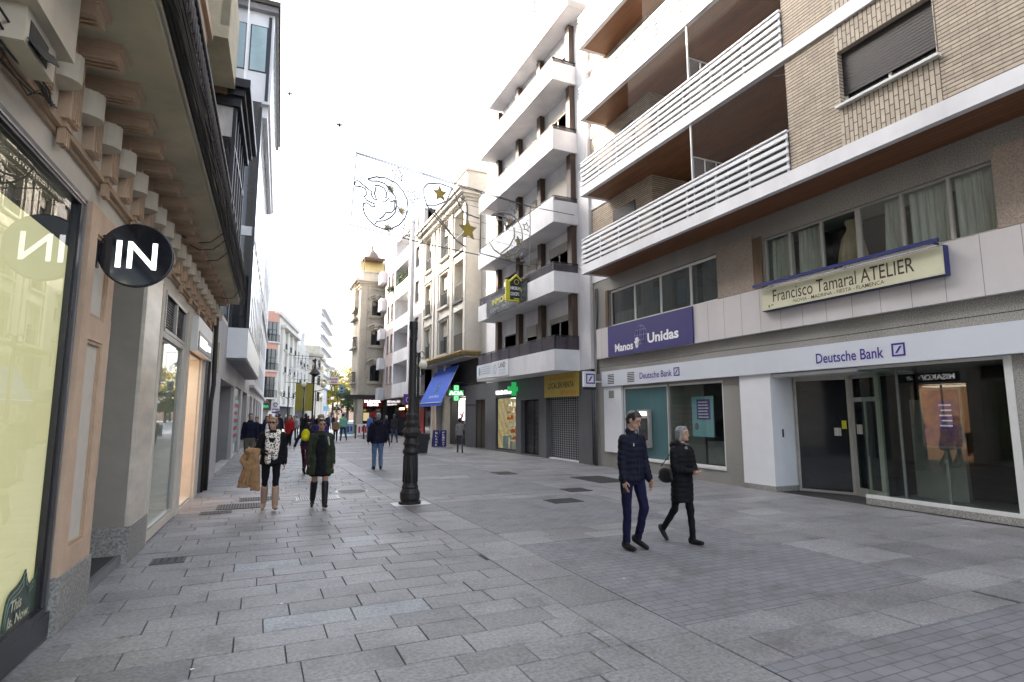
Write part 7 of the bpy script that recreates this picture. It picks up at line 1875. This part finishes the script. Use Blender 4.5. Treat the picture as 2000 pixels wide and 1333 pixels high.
b = coat_over_arm(); o = mesh_obj('coat', b, 'camel'); md = o.modifiers.new('remesh', 'REMESH'); md.mode = 'VOXEL'; md.voxel_size = .011; md.use_smooth_shade = True; sm = o.modifiers.new('smooth', 'SMOOTH'); sm.iterations = 4; dp = o.modifiers.new('folds', 'DISPLACE'); dp.texture = _f1; dp.strength = .04; dp.texture_coords = 'LOCAL'
o.location = (.30 - .25, 11.40 - .14, -.06); o.rotation_euler = (0, 0, R(180)); o['label'] = 'camel coat carried over the forearm of the woman in the leopard-print scarf'; o['category'] = 'coat'
# --- woman in the green coat
def gre_x(J, up, hp, obj, root, hr):
    b = MB(); b.loft([(Vector((0, .12, .63)), .135, .14), (up((0, .105, .95)), .115, .11), (up((0, .095, 1.25)), .11, .085), (up((0, .06, 1.43)), .08, .06)], 14); obj('dress', b, 'black_cloth', root, vx=.012)
    b = MB(); b.capsule(up((-.12, .1, 1.38)), .02, up((-.15, .10, 1.22)), .015, 8); obj('bag_strap', b, 'bag_white', root, vx=.01)
    b = MB()
    for s in (-1, 1): b.tube([hp((s * .03 + .022 * math.cos(t), .094, .008 + .018 * math.sin(t))) for t in [i * .7 for i in range(9)]], .0025, 4)
    obj('glasses', b, 'steel_dark', root, remesh=False)
person(1.14, 11.29, R(180), 1.60, 'woman in an olive green coat over a black dress with tall black boots', topm='green_coat', hairm='hair_dark', hair='bun', bare_leg=True, boots=.92, shoem='leather_black', skinm='skin_tan',
       hem=.64, flare=.07, girth=1.08, legs=((12, 6), (-9, 18)), arms=((4, 10, 10), (-4, 8, 12)), headyaw=0, headpitch=-6, lean=1, extra=gre_x, vox=.0095, skirt=(.95, .60, 'black_cloth', .02))
# --- mid distance
person(-.16, 22.0, R(180), 1.74, 'man in a dark body warmer and khaki trousers walking on the far left', topm='navy_knit', legm='khaki', hairm='hair_dark', girth=1.15, hem=.9, arms=((6, 10, 10), (-6, 10, 14)), legs=((6, 4), (-5, 8)), legw=1.1)
def whi(J, up, hp, obj, root, hr): b = MB(); b.ball(up((0, .06, 1.22)), (.10, .09, .25)); obj('shirt', b, 'white_cloth', root, vx=.02)
person(.42, 24.5, R(180), 1.66, 'woman in an open dark jacket and white shirt behind the man in the body warmer', topm='navy_knit', legm='denim_dark', hairm='hair_brown', hair='long', extra=whi, hem=.9)
def yel(J, up, hp, obj, root, hr):
    b = MB(); b.ball(up((.0, -.17, 1.22)), (.15, .09, .21)); b.ball(up((0, -.2, 1.12)), (.11, .08, .10)); obj('backpack', b, 'yellow_cloth', root, vx=.012)
person(1.38, 18.0, R(-20), 1.55, 'person with a bright yellow backpack leaning over, wearing dark clothes and burgundy trousers', topm='navy_knit', legm='burgundy', hairm='hair_dark', lean=24, legs=((22, 8), (-18, 24)), arms=((-32, 26, 6), (14, 10, 20)), extra=yel, legw=.8, vox=.012, hem=.9)
person(1.72, 17.6, R(-30), 1.72, 'person in a purple jacket with light brown hair behind the woman in the green coat', topm='purple_cloth', legm='black_cloth', hairm='hair_blond', hair='bob', arms=((30, 12, 20), (10, 10, 10)), lean=6)
person(3.58, 18.5, 0, 1.74, 'grey-haired man seen from behind in a dark padded jacket and light blue jeans', topm='navy_puffer', legm='blue_jeans', hairm='hair_grey', hair='short', puffer=True, girth=1.22, hem=.80, hood=True, legs=((2, 3), (-3, 8)), arms=((4, 14, 10), (-4, 14, 14)), legw=1.12, vox=.012)
def greybag(J, up, hp, obj, root, hr): b = MB(); b.ball(up((.2, -.03, 1.02)), (.05, .13, .14)); b.tube([up((.2, .05, 1.1)), up((.16, 0, 1.43)), up((.2, -.1, 1.1))], .012, 5); obj('shoulder_bag', b, 'leather_black', root, vx=.014)
person(8.5, 24.84, R(-14), 1.55, 'woman in a pale grey jacket and dark trousers seen from behind near the pharmacy', topm='grey_jacket', legm='grey_trousers', hairm='hair_dark', hair='bob', hem=.86, legs=((14, 5), (-14, 18)), arms=((-6, 8, 14), (10, 8, 16)), legw=.85, extra=greybag, vox=.014)
person(7.9, 35.65, R(10), 1.72, 'man in a dark brown jacket and blue jeans with feet apart beyond the lamp post', topm='dark_grey', legm='denim_dark', hairm='hair_dark', legs=((12, 2), (-14, 6)))
person(6.6, 31.8, R(5), 1.66, 'person in a dark navy jacket just right of the grey-haired man', topm='navy_knit', legm='black_cloth', hairm='hair_grey')
person(7.75, 43.2, R(10), 1.74, 'person in a bright blue shirt walking towards the burger restaurant', topm='light_blue', legm='denim_dark', hairm='hair_brown')
person(5.35, 39.5, R(10), 1.80, 'cyclist-like person in a mint green top near the bollards', topm='mint', legm='denim_dark', hairm='hair_dark', girth=1.15, lean=8)
person(4.75, 38.6, R(170), 1.5, 'person in a rust brown jacket beside the person in mint green', topm='tan_cloth', legm='black_cloth', hairm='hair_brown')
person(1.72, 33.8, R(170), 1.7, 'person in a bright red coat in the crowd left of the banner post', topm='red_cloth', legm='black_cloth', hairm='hair_dark', hem=.65, legs=((18, 4), (-18, 16)))
rows_ = [(.05, 26.5, 'black_cloth', 'black_cloth', 'hair_dark', 'person in black close behind the man in the body warmer'),
 (.62, 29.5, 'black_cloth', 'denim_dark', 'hair_grey', 'balding man in a black jacket behind the woman in the white shirt'),
 (.95, 31.0, 'dark_grey', 'black_cloth', 'hair_brown', 'person in a dark grey coat left of the leopard-scarfed woman'),
 (1.25, 36.0, 'navy_knit', 'black_cloth', 'hair_dark', 'person in navy near the white square sign'),
 (1.95, 37.5, 'denim_dark', 'black_cloth', 'hair_dark', 'person in a denim jacket behind the red coat'),
 (2.35, 41.0, 'grey_jacket', 'black_cloth', 'hair_brown', 'person in pale grey left of the banner post'),
 (2.75, 36.5, 'black_cloth', 'grey_trousers', 'hair_dark', 'person in black in front of the banner post'),
 (2.95, 48.0, 'white_cloth', 'denim_dark', 'hair_blond', 'blond person in white behind the banner post'),
 (3.6, 52.0, 'dark_grey', 'black_cloth', 'hair_dark', 'person in dark clothes under the right olive banner'),
 (4.05, 47.0, 'navy_knit', 'denim_dark', 'hair_brown', 'person in navy right of the lantern lamp'),
 (1.7, 52.0, 'tan_cloth', 'black_cloth', 'hair_dark', 'person in a tan coat far back on the left'),
 (.7, 45.0, 'black_cloth', 'black_cloth', 'hair_dark', 'person in black far back below the green shop sign'),
 (4.6, 58.0, 'red_cloth', 'black_cloth', 'hair_dark', 'distant person in red right of the lantern lamp'),
 (5.2, 55.0, 'black_cloth', 'denim_dark', 'hair_brown', 'distant person in black in the middle of the street'),
 (5.9, 62.0, 'white_cloth', 'black_cloth', 'hair_dark', 'distant person in white in the middle of the street'),
 (6.6, 60.0, 'dark_grey', 'black_cloth', 'hair_dark', 'distant person in grey left of the mint green top'),
 (7.4, 66.0, 'light_blue', 'black_cloth', 'hair_brown', 'distant person in light blue near the trees'),
 (8.3, 70.0, 'black_cloth', 'black_cloth', 'hair_dark', 'distant person in black near the trees'),
 (9.2, 78.0, 'tan_cloth', 'denim_dark', 'hair_dark', 'distant person in tan close to the trees'),
 (3.0, 66.0, 'black_cloth', 'black_cloth', 'hair_dark', 'distant person in black beside the second globe lamp'),
 (2.2, 60.0, 'navy_knit', 'grey_trousers', 'hair_brown', 'distant person in navy on the far left'),
 (3.9, 74.0, 'dark_grey', 'black_cloth', 'hair_dark', 'most distant person in grey among the lamps')]
rr = random.Random(12)
for (x, y, tm, lm_, hm, lab) in rows_:
    a = rr.uniform(8, 18)
    person(x, y, R(rr.choice([0, 180]) + rr.uniform(-20, 20)), rr.uniform(1.6, 1.8), lab, topm=tm, legm=lm_, hairm=hm, hair=rr.choice(['short', 'short', 'bob']), legs=((a, 4), (-a, 14)), arms=((-a * .6, 9, 14), (a * .6, 9, 14)), vox=.021, hands=False, hem=rr.choice([.86, .7]), group='people in the far crowd')
